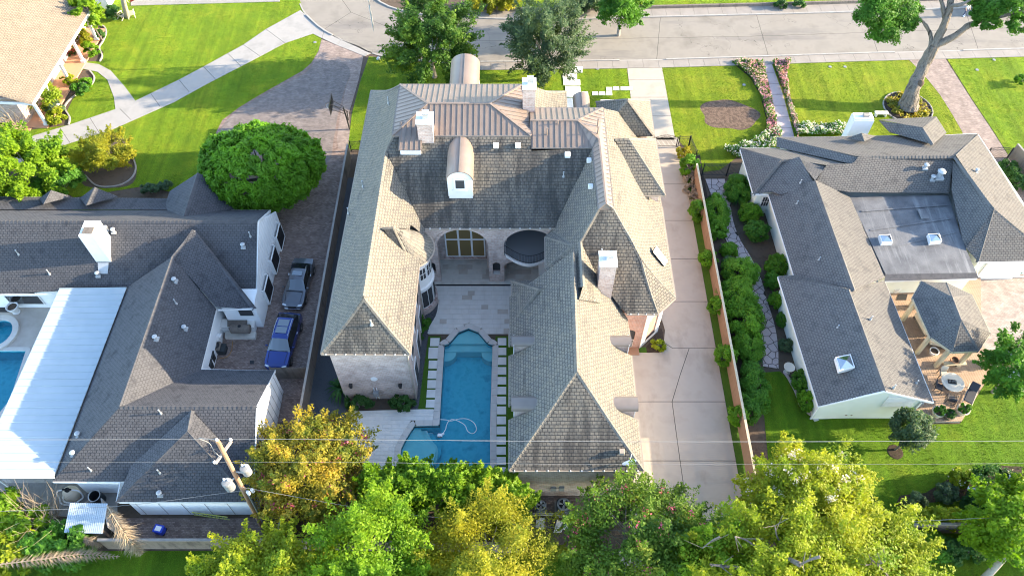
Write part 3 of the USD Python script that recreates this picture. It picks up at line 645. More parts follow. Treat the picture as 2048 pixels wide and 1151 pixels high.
big_lawn = pg([(-250, -10), (594, -14), (607, 20), (640, 75), (643, 79), (637, 102), (623, 126), (605, 142), (573, 160), (520, 190), (480, 214), (445, 240), (432, 265), (430, 300), (450, 345), (400, 385), (280, 420), (-250, 420)])
lawn(big_lawn.difference(shapely.unary_union([white_walk, beds])))
dw = thing('brick_driveway', kind='structure')
part(dw, 'brick_field', sheet(drive_left, .018), M['brick_drive'])
part(dw, 'brick_edge', sheet(pg([(727, 112), (718, 158), (705, 203), (698, 226), (700, 260), (697, 287), (694, 302), (676, 296), (674, 275), (680, 235), (692, 175), (702, 150), (700, 110)]), .0225), M['brick_drive_pink'])
part(dw, 'brick_apron', sheet(pg([(644, 80), (637, 104), (625, 128), (700, 150), (724, 125), (727, 113)]), .0255), M['brick_drive_pink'])
part(dw, 'stained_field', sheet(drive_grey, .027), M['brick_drive_grey'])
wk = thing('garden_walk', kind='structure')
joints = [((532, 59), (570, 87)), ((487, 90), (520, 113)), ((455, 107), (482, 133)), ((407, 134), (432, 160)), ((358, 160), (378, 184)), ((302, 188), (320, 213)), ((240, 218), (262, 240)), ((180, 236), (200, 268)), ((120, 256), (140, 286)), ((607, 30), (645, 62)), ((648, 62), (644, 78)), ((682, 80), (675, 90))]
cutl = shapely.unary_union([LineString([at(*a)[:2] * 1.0, at(*b)[:2]]).buffer(.02) for a, b in joints])
for g in getattr(white_walk.difference(cutl), 'geoms', [white_walk]):
    if g.area > .05: part(wk, 'concrete_slab', prism(g, 0, .035), M['concrete_white'])
# stone edging of the planting beds
ed = thing('bed_edging', 'thin pale stone edging winding along the beds of the tan roofed house', 'edging')
for line in ([(185, 53), (207, 53), (213, 66), (206, 84), (199, 96), (205, 112), (200, 124)], [(180, 142), (189, 155), (183, 170), (158, 187), (140, 200), (130, 216), (140, 235), (138, 250)]):
    for g in pieces_along(smoothline(np.array(ats(line))[:, :2], 5), -.07, .07, .5): part(ed, 'stone', prism(g, 0, .12), M['curb'])
ring = smoothline(np.array(ats([(250, 290), (262, 308), (272, 335), (262, 358), (235, 372), (195, 372), (170, 350)]))[:, :2], 5)
ed = thing('bed_edging', 'short dark edging round the bed of the golden bush', 'edging')
for g in pieces_along(ring, -.06, .06, .5): part(ed, 'stone', prism(g, 0, .1), M['wood_grey'])

# house plot
front_drive = pg([(1253, 124), (1322, 119), (1323, 131), (1349, 272), (1349, 280), (1290, 280), (1262, 200), (1256, 150)])
lawn(pg([(738, 113), (800, 121), (870, 127), (950, 131), (1135, 133), (1253, 132), (1262, 200), (1300, 300), (700, 300), (697, 287), (704, 226), (722, 158)]), cut=front_drive)
cd = thing('concrete_driveway', kind='structure')
rear_poly = shapely.unary_union([sbox(8.0, 10, 15.78, 33.2), sbox(11.0, 33, 15.78, 55.2)]).difference(pg([(1250, 705), (1318, 705), (1327, 690), (1330, 660), (1324, 640), (1250, 640)]))
dj = [LineString([(8, at(0, y)[1]), (16, at(0, y)[1])]) for y in (368, 441, 518, 603, 803, 921, 1040)] + [LineString([at(1325, 683)[:2], at(1345, 696)[:2], at(1440, 696)[:2]]), LineString([at(*q)[:2] for q in ((1378, 697), (1360, 750), (1344, 803), (1360, 921), (1380, 1060))]), LineString([at(1344, 803)[:2], at(1270, 803)[:2]])]
part(cd, 'subbase', sheet(shapely.unary_union([rear_poly, front_drive]), .008), M['dark'])
for g in getattr(rear_poly.difference(shapely.unary_union([c.buffer(.022) for c in dj])), 'geoms', []): part(cd, 'concrete_slab', prism(g, 0, .03), M['concrete_pink'])
fj = [LineString([at(1240, y)[:2], at(1360, y)[:2]]) for y in (160, 195, 232)]
for g in getattr(front_drive.difference(shapely.unary_union([c.buffer(.02) for c in fj])), 'geoms', []): part(cd, 'concrete_slab', prism(g, 0, .03), M['concrete_pink'])
solo('planting_strip', sheet(sbox(15.78, 16, 17.0, 52.5), .010), M['turf'], kind='structure')
solo('shrub_bed', sheet(pg([(1370, 310), (1400, 310), (1420, 420), (1396, 420)]), .016), M['mulch'], kind='structure')
fs = thing('stepping_path', kind='structure')
for q in ([(1128, 134), (1165, 134), (1165, 146), (1130, 146)], [(1125, 148), (1154, 148), (1154, 160), (1126, 160)], [(1126, 160), (1160, 160), (1161, 171), (1127, 171)], [(1130, 173), (1160, 173), (1164, 195), (1131, 195)], [(1131, 197), (1158, 197), (1160, 218), (1132, 218)]):
    part(fs, 'step_slab', prism(pg(q), 0, .07), M['travertine'])
for x, y in ((1164, 184), (1184, 184), (1198, 184), (1212, 184), (1212, 175), (1226, 174), (1241, 174), (1253, 174)):
    part(fs, 'stepping_stone', prism(pg([(x, y), (x + 12, y), (x + 12.5, y + 7), (x + .3, y + 7)]), 0, .05), M['travertine'])
# strip of black gravel west of the house
solo('gravel_strip', sheet(sbox(-15.4, 21.5, -12.2, 50), .010), M['gravel_dark'], kind='structure')
# neighbour's front garden (east)
rn_lawn = pg([(1320, 131), (1700, 119), (1812, 116), (1828, 130), (1856, 160), (1880, 190), (1905, 230), (1925, 265), (1925, 300), (1480, 310), (1440, 340), (1400, 345), (1375, 300), (1349, 272), (1323, 140)])
walk_e = pg([(1527, 124), (1542, 124), (1566, 190), (1590, 280), (1560, 280), (1543, 190)])
bed_w = pg([(1463, 125), (1490, 121), (1524, 124), (1541, 190), (1558, 280), (1530, 275), (1533, 240), (1520, 190), (1500, 155)])
bed_e = pg([(1545, 124), (1580, 124), (1572, 150), (1578, 200), (1600, 260), (1594, 280), (1568, 190)])
dead = affinity.rotate(Polygon(at(1457, 230)[:2] + np.array([[2.75 * math.cos(t) * (1 + .1 * math.sin(3 * t + 1) + .05 * math.sin(7 * t)), 2.3 * math.sin(t) * (1 + .1 * math.cos(2 * t) + .06 * math.sin(5 * t))] for t in np.linspace(0, 2 * math.pi, 60)[:-1]])), -8)
lawn(rn_lawn.difference(shapely.unary_union([walk_e, bed_w, bed_e, dead])), 'lawn_yellow')
solo('bare_patch', sheet(dead, .012), M['bare_earth'], kind='structure')
solo('flower_bed', sheet(bed_w.union(bed_e), .012), M['mulch'], kind='structure')
bw = thing('brick_walk', kind='structure')
for k in range(7):
    y0, y1 = 124 + k * 22, 124 + (k + 1) * 22 - .7
    part(bw, 'slab', prism(walk_e.intersection(sbox(0, at(0, y1)[1], 60, at(0, y0)[1])), 0, .03), M['flagstone'])
rn_drive = pg([(1812, 114), (1887, 112), (1940, 195), (1990, 270), (2060, 380), (2060, 420), (1990, 330), (1925, 300), (1925, 265), (1905, 230), (1880, 190), (1856, 160), (1828, 130)])
part(thing('brick_driveway', kind='structure'), 'brick_field', sheet(rn_drive, .02), M['brick_drive_pink'])
lawn(pg([(1890, 112), (2060, 108), (2300, 100), (2300, 420), (2085, 420), (1992, 270), (1942, 195)]), 'lawn')
part(thing('brick_court', kind='structure'), 'brick_field', sheet(pg([(1940, 540), (2300, 540), (2300, 790), (2048, 720), (1990, 735), (1960, 690), (1940, 600)]), .02), M['brick_court'])
# back gardens
lawn(Polygon(np.vstack([np.array(ats([(1520, 745), (1560, 742), (1588, 770), (1605, 810), (1625, 832), (1812, 826), (1853, 848), (1920, 847), (1988, 737), (2300, 770)]))[:, :2], [[48, 14], [17.2, 14]]])).buffer(0), 'lawn_back')
lawn(sbox(-60, -20, 60, 16.3), 'lawn_back', .008)
# irregular flagstone path between the beds (one stone at a time)
path_line = smoothline(np.array(ats([(1443, 362), (1446, 395), (1452, 440), (1466, 480), (1490, 520), (1508, 560), (1522, 610), (1534, 650), (1540, 690), (1541, 735)]))[:, :2], 8)
path_pg = LineString(path_line).buffer(.62, cap_style='flat').union(pg([(1410, 358), (1450, 358), (1452, 385), (1422, 392)]))
fp = thing('flagstone_path', kind='structure'); R = rng('flag')
x0, y0, x1, y1 = path_pg.bounds; seeds = []
for q in R.uniform([x0, y0], [x1, y1], (9000, 2)):
    if path_pg.buffer(.3).contains(Point(q)) and all((q[0] - s[0]) ** 2 + (q[1] - s[1]) ** 2 > .23 for s in seeds): seeds.append(q)
part(fp, 'bedding', sheet(path_pg, .012), M['mulch'])
vor = shapely.voronoi_polygons(MultiPoint(seeds))
for c in vor.geoms:
    c = c.intersection(path_pg).buffer(-.028)
    if c.geom_type == 'Polygon' and c.area > .03: part(fp, 'flagstone', prism(c.simplify(.02), 0, .045 + .012 * R.uniform()), M['flagstone'])
wb = thing('walk_border', 'curved grey brick edging between the back lawn and the house bed', 'edging')
for g in pieces_along(smoothline(np.array(ats([(1568, 742), (1580, 762), (1592, 785), (1602, 812), (1622, 830)]))[:, :2], 5), -.1, .1, .32): part(wb, 'brick', prism(g, 0, .09), M['flagstone'])

# ------------------------------------------------------------------ pool terrace of the main house
def pool(name, poly, depth, label=None):
    t = thing(name, kind='structure')
    ext = np.array(poly.exterior.coords)[:-1]; n = len(ext)
    if not poly.exterior.is_ccw: ext = ext[::-1]
    v = np.vstack([np.column_stack([ext, np.full(n, .03)]), np.column_stack([ext, np.full(n, -depth)])])
    f = np.array([[i, n + i, (i + 1) % n] for i in range(n)] + [[(i + 1) % n, n + i, n + (i + 1) % n] for i in range(n)])
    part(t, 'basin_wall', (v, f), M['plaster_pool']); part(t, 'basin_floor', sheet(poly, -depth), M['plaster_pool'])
    part(t, 'water', sheet(poly, -.09), M['water']); return t
pl = pool('swimming_pool', pool_poly, 1.35)
step1 = pool_poly.intersection(sbox(-6, at(0, 683)[1], 0, 40)); step2 = pool_poly.intersection(sbox(-6, at(0, 696)[1], 0, at(0, 683)[1] - .01))
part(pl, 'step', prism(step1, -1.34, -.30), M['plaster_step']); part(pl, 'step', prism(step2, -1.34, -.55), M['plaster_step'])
for sx in (892, 982):
    part(pl, 'corner_seat', prism(Point(*at(sx, 697)[:2]).buffer(.75).intersection(pool_poly).intersection(sbox(-6, 20, 0, at(0, 696)[1] - .02)), -1.34, -.62), M['plaster_step'])
for k, (line, zz) in enumerate((([(841, 853), (848, 872), (870, 893), (865, 925), (862, 960)], -.33), ([(852, 853), (862, 872), (873, 886), (874, 905), (868, 920)], -.62), ([(862, 853), (872, 868), (880, 880), (879, 898), (872, 912)], -.9))):
    e = smoothline(np.array(ats(line))[:, :2], 5); w = Polygon(np.vstack([e, [[-12, e[-1][1]], [-12, e[0][1]]]])).buffer(0).intersection(pool_poly)
    for g in getattr(w, 'geoms', [w]):
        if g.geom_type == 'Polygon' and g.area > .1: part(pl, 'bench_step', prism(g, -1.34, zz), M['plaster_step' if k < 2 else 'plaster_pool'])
# coping stones
cp_ring = np.array(pool_poly.buffer(.22).exterior.coords)[::-1]
inner_keep = pool_poly.buffer(.42, join_style='mitre').difference(pool_poly)
cg = thing('pool_coping', kind='structure')
ring_ls = LineString(cp_ring); nseg = int(ring_ls.length / .62)
for i in range(nseg):
    k = np.array([ring_ls.interpolate(q).coords[0] for q in np.linspace(i * ring_ls.length / nseg + .006, (i + 1) * ring_ls.length / nseg - .006, 3)])
    g = LineString(k).buffer(.24, cap_style='flat').difference(pool_poly.buffer(.005))
    g = max(getattr(g, 'geoms', [g]), key=lambda q: q.area)
    if g.centroid.y > 21.2: part(cg, 'coping_stone', prism(g, .0, .075), M['coping'])
cop_zone = pool_poly.buffer(.47, join_style='mitre')
# large rectangular pavers of the upper terrace
court = Polygon(np.vstack([np.array(ats([(1024, 572), (1024, 668), (1010, 668)]))[:, :2], np.array(ats([(985, 668), (868, 668), (855, 668)]))[:, :2], smoothline(np.array(ats([(855, 668), (858, 655), (872, 630), (876, 608), (872, 588), (868, 572)]))[:, :2], 5)])).buffer(0)
tr = thing('terrace_paving', kind='structure'); R = rng('pav')
part(tr, 'bedding', sheet(court.difference(cop_zone), .010), M['paver_tan'])
y = court.bounds[3]; row = 0
while y > court.bounds[1]:
    h = .44 if row % 3 else .5; x = court.bounds[0] - R.uniform(0, .8)
    while x < court.bounds[2]:
        w = R.choice([.55, .82, .98]); g = sbox(x + .006, y - h + .006, x + w - .006, y - .006).intersection(court.difference(cop_zone))
        for q in getattr(g, 'geoms', [g]):
            if q.geom_type == 'Polygon' and q.area > .01: part(tr, 'paver', prism(q, 0, .05 + .003 * R.uniform()), M['paver_tan' if R.uniform() < .10 else 'paver'])
        x += w
    y -= h; row += 1
south_terr = pg([(705, 822), (850, 818), (870, 818), (866, 852), (826, 854), (806, 880), (797, 900), (797, 960), (730, 960), (700, 850)]).difference(cop_zone)
part(tr, 'bedding', sheet(south_terr, .010), M['paver'])
y = south_terr.bounds[3]; row = 0
while y > south_terr.bounds[1]:
    x = south_terr.bounds[0] - (row % 2) * .3
    while x < south_terr.bounds[2]:
        g = sbox(x + .005, y - .3 + .005, x + .6 - .005, y - .005).intersection(south_terr)
        for q in getattr(g, 'geoms', [g]):
            if q.geom_type == 'Polygon' and q.area > .01: part(tr, 'paver', prism(q, 0, .05 + .003 * R.uniform()), M['travertine'])
        x += .6
    y -= .3; row += 1
# turf strips with square stepping stones either side of the pool
turf_w = pg([(857, 672), (882, 672), (870, 818), (836, 818)]).difference(cop_zone); turf_e = pg([(991, 672), (1022, 672), (1022, 990), (985, 990)]).difference(cop_zone)
solo('turf_strip', sheet(turf_w, .016), M['turf'], kind='structure'); solo('turf_strip', sheet(turf_e, .016), M['turf'], kind='structure')
solo('turf_strip', sheet(pg([(1020, 690), (1034, 690), (1038, 1000), (1020, 1000)]), .020), M['turf'], kind='structure')
ss = thing('stepping_stones', kind='structure')
for i, (y0, y1) in enumerate(((676, 692), (695, 717), (721, 737), (741, 757), (760, 776), (779, 795), (799, 815))):
    xl, xr = 861 - (y0 - 676) * .068, 879.5 - (y0 - 676) * .068; wide = i == 1
    part(ss, 'stepping_stone', prism(pg([(xl - 2 * wide, y0), (xr + 5 * wide, y0), (xr - (y1 - y0) * .068 + 5 * wide, y1), (xl - (y1 - y0) * .068 - 2 * wide, y1)]), 0, .05), M['travertine'])
for i in range(14):
    y0 = 676 + 19.2 * i + .04 * i * i * 1.2; y1 = y0 + 14.5 + .12 * i; xl, xr = 995.5 - i * .25, 1012.5 - i * .05
    wide = i in (11, 13)
    part(ss, 'stepping_stone', prism(pg([(xl - 6 * (i == 13), y0), (xr, y0), (xr, y1), (xl - 6 * (i == 13), y1)]), 0, .05), M['travertine'])
pb = pg([(868, 572), (872, 588), (876, 608), (872, 630), (858, 655), (855, 672), (846, 740), (836, 818), (824, 818), (840, 690), (848, 640), (862, 600)])
solo('pebble_bed', sheet(pb, .012), M['gravel_dark'], kind='structure')
solo('pebbles', pebbles(rng('peb'), pb, 2600, .055, .03), M['pebble'], 'grey river pebbles filling the bed along the curved wall', 'pebbles', kind='stuff')
solo('drain_channel', prism(sbox(-6.2, at(0, 571.8)[1], 0.2, at(0, 569)[1]), 0, .075), M['black_metal'], kind='structure')

part(pl, 'tile_band', merge([(lambda e, n: (np.vstack([np.column_stack([e, np.full(n, -.02)]), np.column_stack([e, np.full(n, -.2)])]), np.array([[i, n + i, (i + 1) % n] for i in range(n)] + [[(i + 1) % n, n + i, n + (i + 1) % n] for i in range(n)])))(np.array(pool_poly.buffer(-.012).exterior.coords)[:-1][::-1], len(pool_poly.buffer(-.012).exterior.coords) - 1)]), M['tarp_blue'] if False else M['pebble'])
# grass blades standing on the lawns
R = rng('grass'); gv = []
view = Polygon([at(*q)[:2] for q in ((-40, -20), (2088, -20), (2088, 1170), (-40, 1170))])
for g, z in LAWNS:
    g = g.intersection(view)
    if g.is_empty: continue
    n = int(g.area * 75); x0, y0, x1, y1 = g.bounds; xy = R.uniform([x0, y0], [x1, y1], (int(n * min(6, (x1 - x0) * (y1 - y0) / g.area) * 1.05), 2)); xy = xy[shapely.contains_xy(g, xy[:, 0], xy[:, 1])][:n]
    gv.append(np.column_stack([xy, np.full(len(xy), z)]))
gp0 = np.vstack(gv); n = len(gp0); a = R.uniform(0, 2 * math.pi, n); h = R.uniform(.03, .075, n) * (.6 + .8 * meshkit.noise(gp0 * .8)); lean = R.normal(size=(n, 2)) * .03; w = R.uniform(.012, .028, n)
d2 = np.column_stack([np.cos(a) * w, np.sin(a) * w, np.zeros(n)]); tip = gp0 + np.column_stack([lean, h])
solo('grass', (np.stack([gp0 - d2, gp0 + d2, tip], 1).reshape(-1, 3), np.arange(3 * n).reshape(-1, 3)), M['grass_blade'], 'short green grass blades standing on the lawns', 'grass', kind='stuff')
# ------------------------------------------------------------------ the main house
H = thing('brick_house', 'large brick house with slate roofs, bronze metal ridge caps and a pool court', 'house', (0, 38, 0))
# walls
def wall(name, pts, z0, z1, mat='brick', **k): return part(H, name, prism(pts, z0, z1), M[mat], **k)
wall('wall', [(-12.35, 27.5), (-7.05, 27.5), (-7.05, 38.7), (-6.9, 38.7), (-6.9, 41.3), (3.2, 41.3), (3.2, 53.2), (-12.0, 53.2), (-12.35, 40)], 0, 6.9)
wall('wall', [(3.25, 36.0), (5.0, 34.2), (5.0, 32.0), (9.85, 32.0), (11.35, 33.5), (11.45, 41.8), (11.45, 51.5), (3.25, 51.5)], 0, 5.4)
wall('wall', [(9.0, 41.75), (11.47, 41.75), (11.47, 47.2), (9.0, 47.2)], 0, 6.9)
wall('wall', [(7.6, 48.4), (11.2, 48.4), (11.2, 52.6), (7.6, 52.6)], 0, 6.9)
wall('wall', [(.15, 20.05), (8.0, 20.05), (8.0, 33), (.15, 33)], 0, 4.72)
wall('wall', [(.3, 31.3), (.3, 34.3), (3.3, 34.3), (3.3, 31.3)], 0, 4.7)
wall('stucco_bay', [(2.75, 37.5), (2.7, 34.85), (3.4, 34.1), (4.4, 34.1), (4.4, 38.3), (3.2, 38.3)], 0, 6.5, 'stucco')
# arcade in front of the loggia
y0 = 38.2
def arc(cx, r, spring, base=0.0, rise=None, n=22):
    t = np.linspace(0, math.pi, n); rise = rise or r
    return Polygon([(cx + r, base), *zip(cx + r * np.cos(t), spring + rise * np.sin(t)), (cx - r, base)])
front = sbox(-7.05, 0, 3.35, 6.93)
A1 = arc(-3.82, 1.97, 4.75, .05); A2 = arc(1.32, 1.95, 4.75, 3.55); A3 = sbox(-.62, .05, 3.3, 2.35).union(arc(1.35, 1.97, 2.2, .05, .75))
niches = [arc(-6.42, .30, 2.35, 1.15), arc(-1.24, .30, 2.35, 1.15)]
fw = front
for a in [A1, A2, A3] + niches: fw = fw.difference(affinity.translate(a, 0, 0))
fw = affinity.translate(fw, 7.05, 0)
part(H, 'arcade_wall', upright(fw, (-7.05, y0), (3.35, y0), .55), M['brick'])
for a, r, cx, sp_z in ((A1, 1.97, -3.82, 4.75), (A2, 1.95, 1.32, 4.75)):
    ringp = arc(cx, r + .24, sp_z, sp_z).difference(arc(cx, r, sp_z, sp_z - .1))
    part(H, 'arch_surround', upright(affinity.translate(ringp, 7.05, 0), (-7.05, y0 - .025), (3.35, y0 - .025), .12), M['brick'])
for n_ in niches:
    part(H, 'niche_back', upright(affinity.translate(n_, 7.05, 0), (-7.05, y0 + .42), (3.35, y0 + .42), .03), M['room_dark'])
    b = n_.bounds; part(H, 'niche_sill', bx(b[0] + .02, b[2] - .02, y0 - .02, y0 + .3, 1.13, 1.2), M['coping'])
# loggia floor (single tiles), inner wall with the big window
R = rng('loggia'); part(H, 'loggia_base', bx(-6.9, 3.2, 37.95, 41.3, 0, .085), M['paver_loggia'])
yy, row = 37.97, 0
while yy < 41.2:
    h = .5; x = -6.88 - R.uniform(0, .6)
    while x < 3.2:
        w = R.choice([.5, .75, 1.0]); a, b = max(x, -6.88), min(x + w, 3.2)
        if b - a > .05: part(H, 'floor_tile', bx(a + .006, b - .006, yy + .006, min(yy + h, 41.28) - .006, .085, .12), M['paver_loggia'] if R.uniform() < .8 else M['paver_tan'])
        x += w
    yy += h; row += 1
part(H, 'loggia_ceiling', bx(-6.9, 3.2, 38.75, 41.3, 6.7, 6.85), M['stucco'])
win = part(H, 'loggia_window', bx(-5.45, -2.2, 40.4, 40.5, .62, 4.9), M['white_paint'])
for x0_, x1_ in ((-5.32, -4.42), (-4.26, -3.36), (-3.2, -2.3)):
    for z0_, z1_ in ((.78, 2.75), (2.98, 4.75)):
        part(win, 'pane', bx(x0_, x1_, 40.375, 40.405, z0_, z1_), M['curtain'])
part(H, 'window_ledge', bx(-5.6, -2.05, 40.2, 40.5, .5, .62), M['brick'])
part(H, 'wall', bx(-2.05, -.4, 39.6, 41.3, .1, 6.7), M['brick']); part(H, 'wall', bx(-6.34, -2.06, 40.5, 41.29, .1, 6.7), M['brick'])
part(H, 'wall', bx(-6.9, -6.35, 38.75, 41.3, .1, 6.7), M['brick'])
d_ = part(H, 'door', bx(-6.36, -6.28, 39.3, 40.6, .12, 2.6), M['room_dark'])
# balcony in the right-hand arch
bal = [(-.62 + 3.92 * t, y0 + .12 - 1.05 * math.sin(math.pi * t)) for t in np.linspace(0, 1, 18)]
bp = Polygon(bal + [(3.3, 41.25), (-.62, 41.25)])
bc = part(H, 'balcony', prism(bp, 3.32, 3.58), M['stucco'])
part(bc, 'balcony_floor', prism(bp.buffer(-.12), 3.585, 3.60), M['grey_plastic'])
part(bc, 'rail', tube([[x, y + .1, 4.58] for x, y in bal], .028, 6), M['black_metal']); part(bc, 'rail', tube([[x, y + .1, 3.72] for x, y in bal], .018, 6), M['black_metal'])
bl = LineString([(x, y + .1) for x, y in bal])
for q in np.arange(.08, bl.length, .125):
    x, y = bl.interpolate(q).coords[0]; part(bc, 'baluster', bx(x - .011, x + .011, y - .011, y + .011, 3.6, 4.57), M['black_metal'])
part(H, 'inner_door', bx(-.38, 3.15, 41.1, 41.29, 3.6, 6.65), M['room_dark'])
for x in (.5, 1.4, 2.3): part(H, 'door_frame', bx(x - .03, x + .03, 41.06, 41.1, 3.6, 6.6), M['black_trim'])
part(H, 'warm_wall', bx(2.2, 3.15, 38.8, 41.2, .12, 2.9), M['stucco'])
# ---------------- roofs
NMS, PMS = (0, -.784, 1), (0, 38.05, 7.0)
E_, F_ = np.array([-6.51, 38.05, 7.0]), np.array([3.22, 38.1, 7.03])
A_, D_, B_, C_ = at(642, 707, 7), at(820, 708, 7), at(742, 181, 7), at(1133, 182, 7)
R1, R2 = at(726.5, 591.6, 10.4), at(771.6, 302, 10.45)
mSW, mSE, mNW, mNE = at(785, 272, 11.2), at(1062, 272, 11.2), at(800, 170, 11.2), at(1046, 170, 11.2)
mr0, mr1 = at(855, 208, 12.1), at(980, 208, 12.1)
sag1 = lambda xy, d=ring_dist([[A_, B_, C_], [A_, D_], [D_, (-6.7, 34.9, 0), E_, F_], [C_, (4.7, 46, 0)]]): .30 * np.clip(4 * (d(xy) / 3.3) * (1 - d(xy) / 3.3), 0, 1)
eN, eS, eE, eW = at(1206, 217, 10.7), at(1226, 417, 10.7), at(1185, 296, 10.7), at(1197, 419, 10.7)
kR = np.array([4.82, 35.05, 9.12]); kS = np.array([4.80, 31.2, 9.1])
hS0, hS1, hE = at(1254, 627, 5.5), at(1316, 627, 5.5), at(1351, 595, 5.5)
ft = on(1283, 516, (0, -1.0, 1), (0, 31.39, 5.5))
eastE = np.array([11.86, 51.8, 5.5])
sag2 = lambda xy, d=ring_dist([[hS0, hS1, hE, eastE]]): .28 * np.clip(4 * (d(xy) / 3.4) * (1 - d(xy) / 3.4), 0, 1)
gSW, gSE = np.array([-.19, 19.87, 4.8]), np.array([8.36, 19.87, 4.8]); gA = at(1154, 743, 9.0); gN = np.array([4.3, 34.2, 9.0])
sag3 = lambda xy, d=ring_dist([[(-.19, 33), gSW, gSE, (8.36, 33)]]): .10 * np.clip(4 * (d(xy) / 3.5) * (1 - d(xy) / 3.5), 0, 1)
notch = shapely.unary_union([sbox(-.6, at(0, 693, 5.9)[1] - .05, 1.35, at(0, 664, 6.6)[1] + .0), sbox(-.6, at(0, 822, 5.9)[1] - .05, 1.35, at(0, 786, 6.6)[1]),
                             sbox(6.9, at(0, 693, 5.9)[1] - .05, 9, at(0, 664, 6.6)[1]), sbox(6.9, at(0, 822, 5.9)[1] - .05, 9, at(0, 786, 6.6)[1])])
cone_c, cone_r, cone_apex = np.array([-7.62, 36.45]), 1.80, at(787, 454, 9.95)
conecut = Point(*cone_c).buffer(cone_r - .5).intersection(sbox(-7.5, 30, 0, 40))
garW = [gSW, gA, gN, np.array([4.3, 34.2, 9.0]), np.array([-.19, 33.2, 4.8])]
faces = [
    ('slate_roof', [A_, D_, R1], sag1, None), ('slate_roof', [A_, R1, R2, mSW, mNW, B_], sag1, None), ('slate_roof', [D_, np.array([-6.72, 35, 7.0]), E_, R2, R1], sag1, conecut),
    ('slate_roof', [E_, F_, eE, np.array([1.42, 42.6, 10.57]), mSE, mSW, R2], sag1, None), ('slate_roof', [B_, mNW, mNE, C_], sag1, None), ('slate_roof', [C_, mNE, mSE, np.array([4.7, 44.0, 7.0])], sag1, None),
    ('slate_roof', [eW, eS, ft, hS1, hS0, kR + [.5, -.9, -1.0], kR], sag2, None), ('slate_roof', [ft, hE, hS1], sag2, None), ('slate_roof', [eS, eN, eastE, hE, ft], sag2, None),
    ('slate_roof', [eE, eW, kR, kS, np.array([3.3, 31.9, 7.1]), np.array([3.05, 33.8, 6.75]), np.array([3.05, 38.0, 6.75])], None, None),
    ('slate_roof', [kR, kS, np.array([6.15, 31.2, 7.13]), np.array([6.35, 33.0, 6.93])], None, None), ('slate_roof', [kS, np.array([6.15, 31.2, 7.13]), np.array([4.5, 30.3, 8.83])], None, None),
    ('slate_roof', [np.array([1.5, 46.4, 10.7]), eN, eastE, np.array([1.5, 51.8, 5.5])], None, None),
    ('slate_roof', [gSW, gSE, gA], sag3, None), ('slate_roof', [gSW, gA, gN, np.array([-.19, 33.4, 4.8])], sag3, notch), ('slate_roof', [gSE, gA, gN, np.array([7.9, 31.9, 5.2]), np.array([8.36, 31.4, 4.8])], sag3, notch)]
# western bay, little north wing of the garage, two eastern bays
bA = np.array([4.30, 35.3, 8.42]); b0, b1, b2, b3 = np.array([3.12, 38.3, 6.75]), at(1090, 473, 6.6), at(1091, 537, 6.6), at(1121, 559, 6.6)
faces += [('slate_roof', [b0, b1, bA], None, None), ('slate_roof', [b1, b2, bA], None, None), ('slate_roof', [b2, b3, bA], None, None)]
l0, l1 = at(1023, 561, 4.8), at(1025, 648, 4.8); lr0, lr1 = at(1078, 578, 7.0), np.array([3.5, 32.6, 7.0])
faces += [('slate_roof', [l0, l1, lr0], None, None), ('slate_roof', [l1, np.array([2.3, l1[1], 4.8]), np.array([3.6, 32.6, 7.0]), lr0], None, None), ('slate_roof', [l0, lr0, lr1, np.array([3.6, l0[1], 4.8])], None, None)]
q0, q1, q2, q3 = np.array([7.9, 44.5, 9.94]), at(1257, 277, 9.94), at(1330, 390, 7), at(1311, 277, 7)
faces += [('slate_roof', [q0, q1, q2, np.array([9.7, q2[1], 7.0])], None, None), ('slate_roof', [q1, q3, q2], None, None), ('slate_roof', [q0, q1, q3, np.array([9.7, q3[1], 7.0])], None, None)]
w0, w1, w2, w3, wa = at(1192, 203, 7), at(1299, 201, 7), at(1309, 272, 7), np.array([7.1, at(1309, 272, 7)[1], 7.0]), at(1255, 198, 10.1)
faces += [('slate_roof', [w0, w1, wa], None, None), ('slate_roof', [w1, w2, wa], None, None), ('slate_roof', [w2, w3, wa], None, None), ('slate_roof', [w3, w0, wa], None, None)]
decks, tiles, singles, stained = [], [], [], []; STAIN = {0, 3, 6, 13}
for i, (nm, poly, sg, cut) in enumerate(faces):
    d, t, s = tile_face(poly, .23, .285, .036, sg, cut, seed=i, individual=290 if i == 13 else None, gap=.033, vgap=.034)
    decks.append((d[0] - [0, 0, .02], d[1])); (stained if i in STAIN else tiles).append(t); singles += s
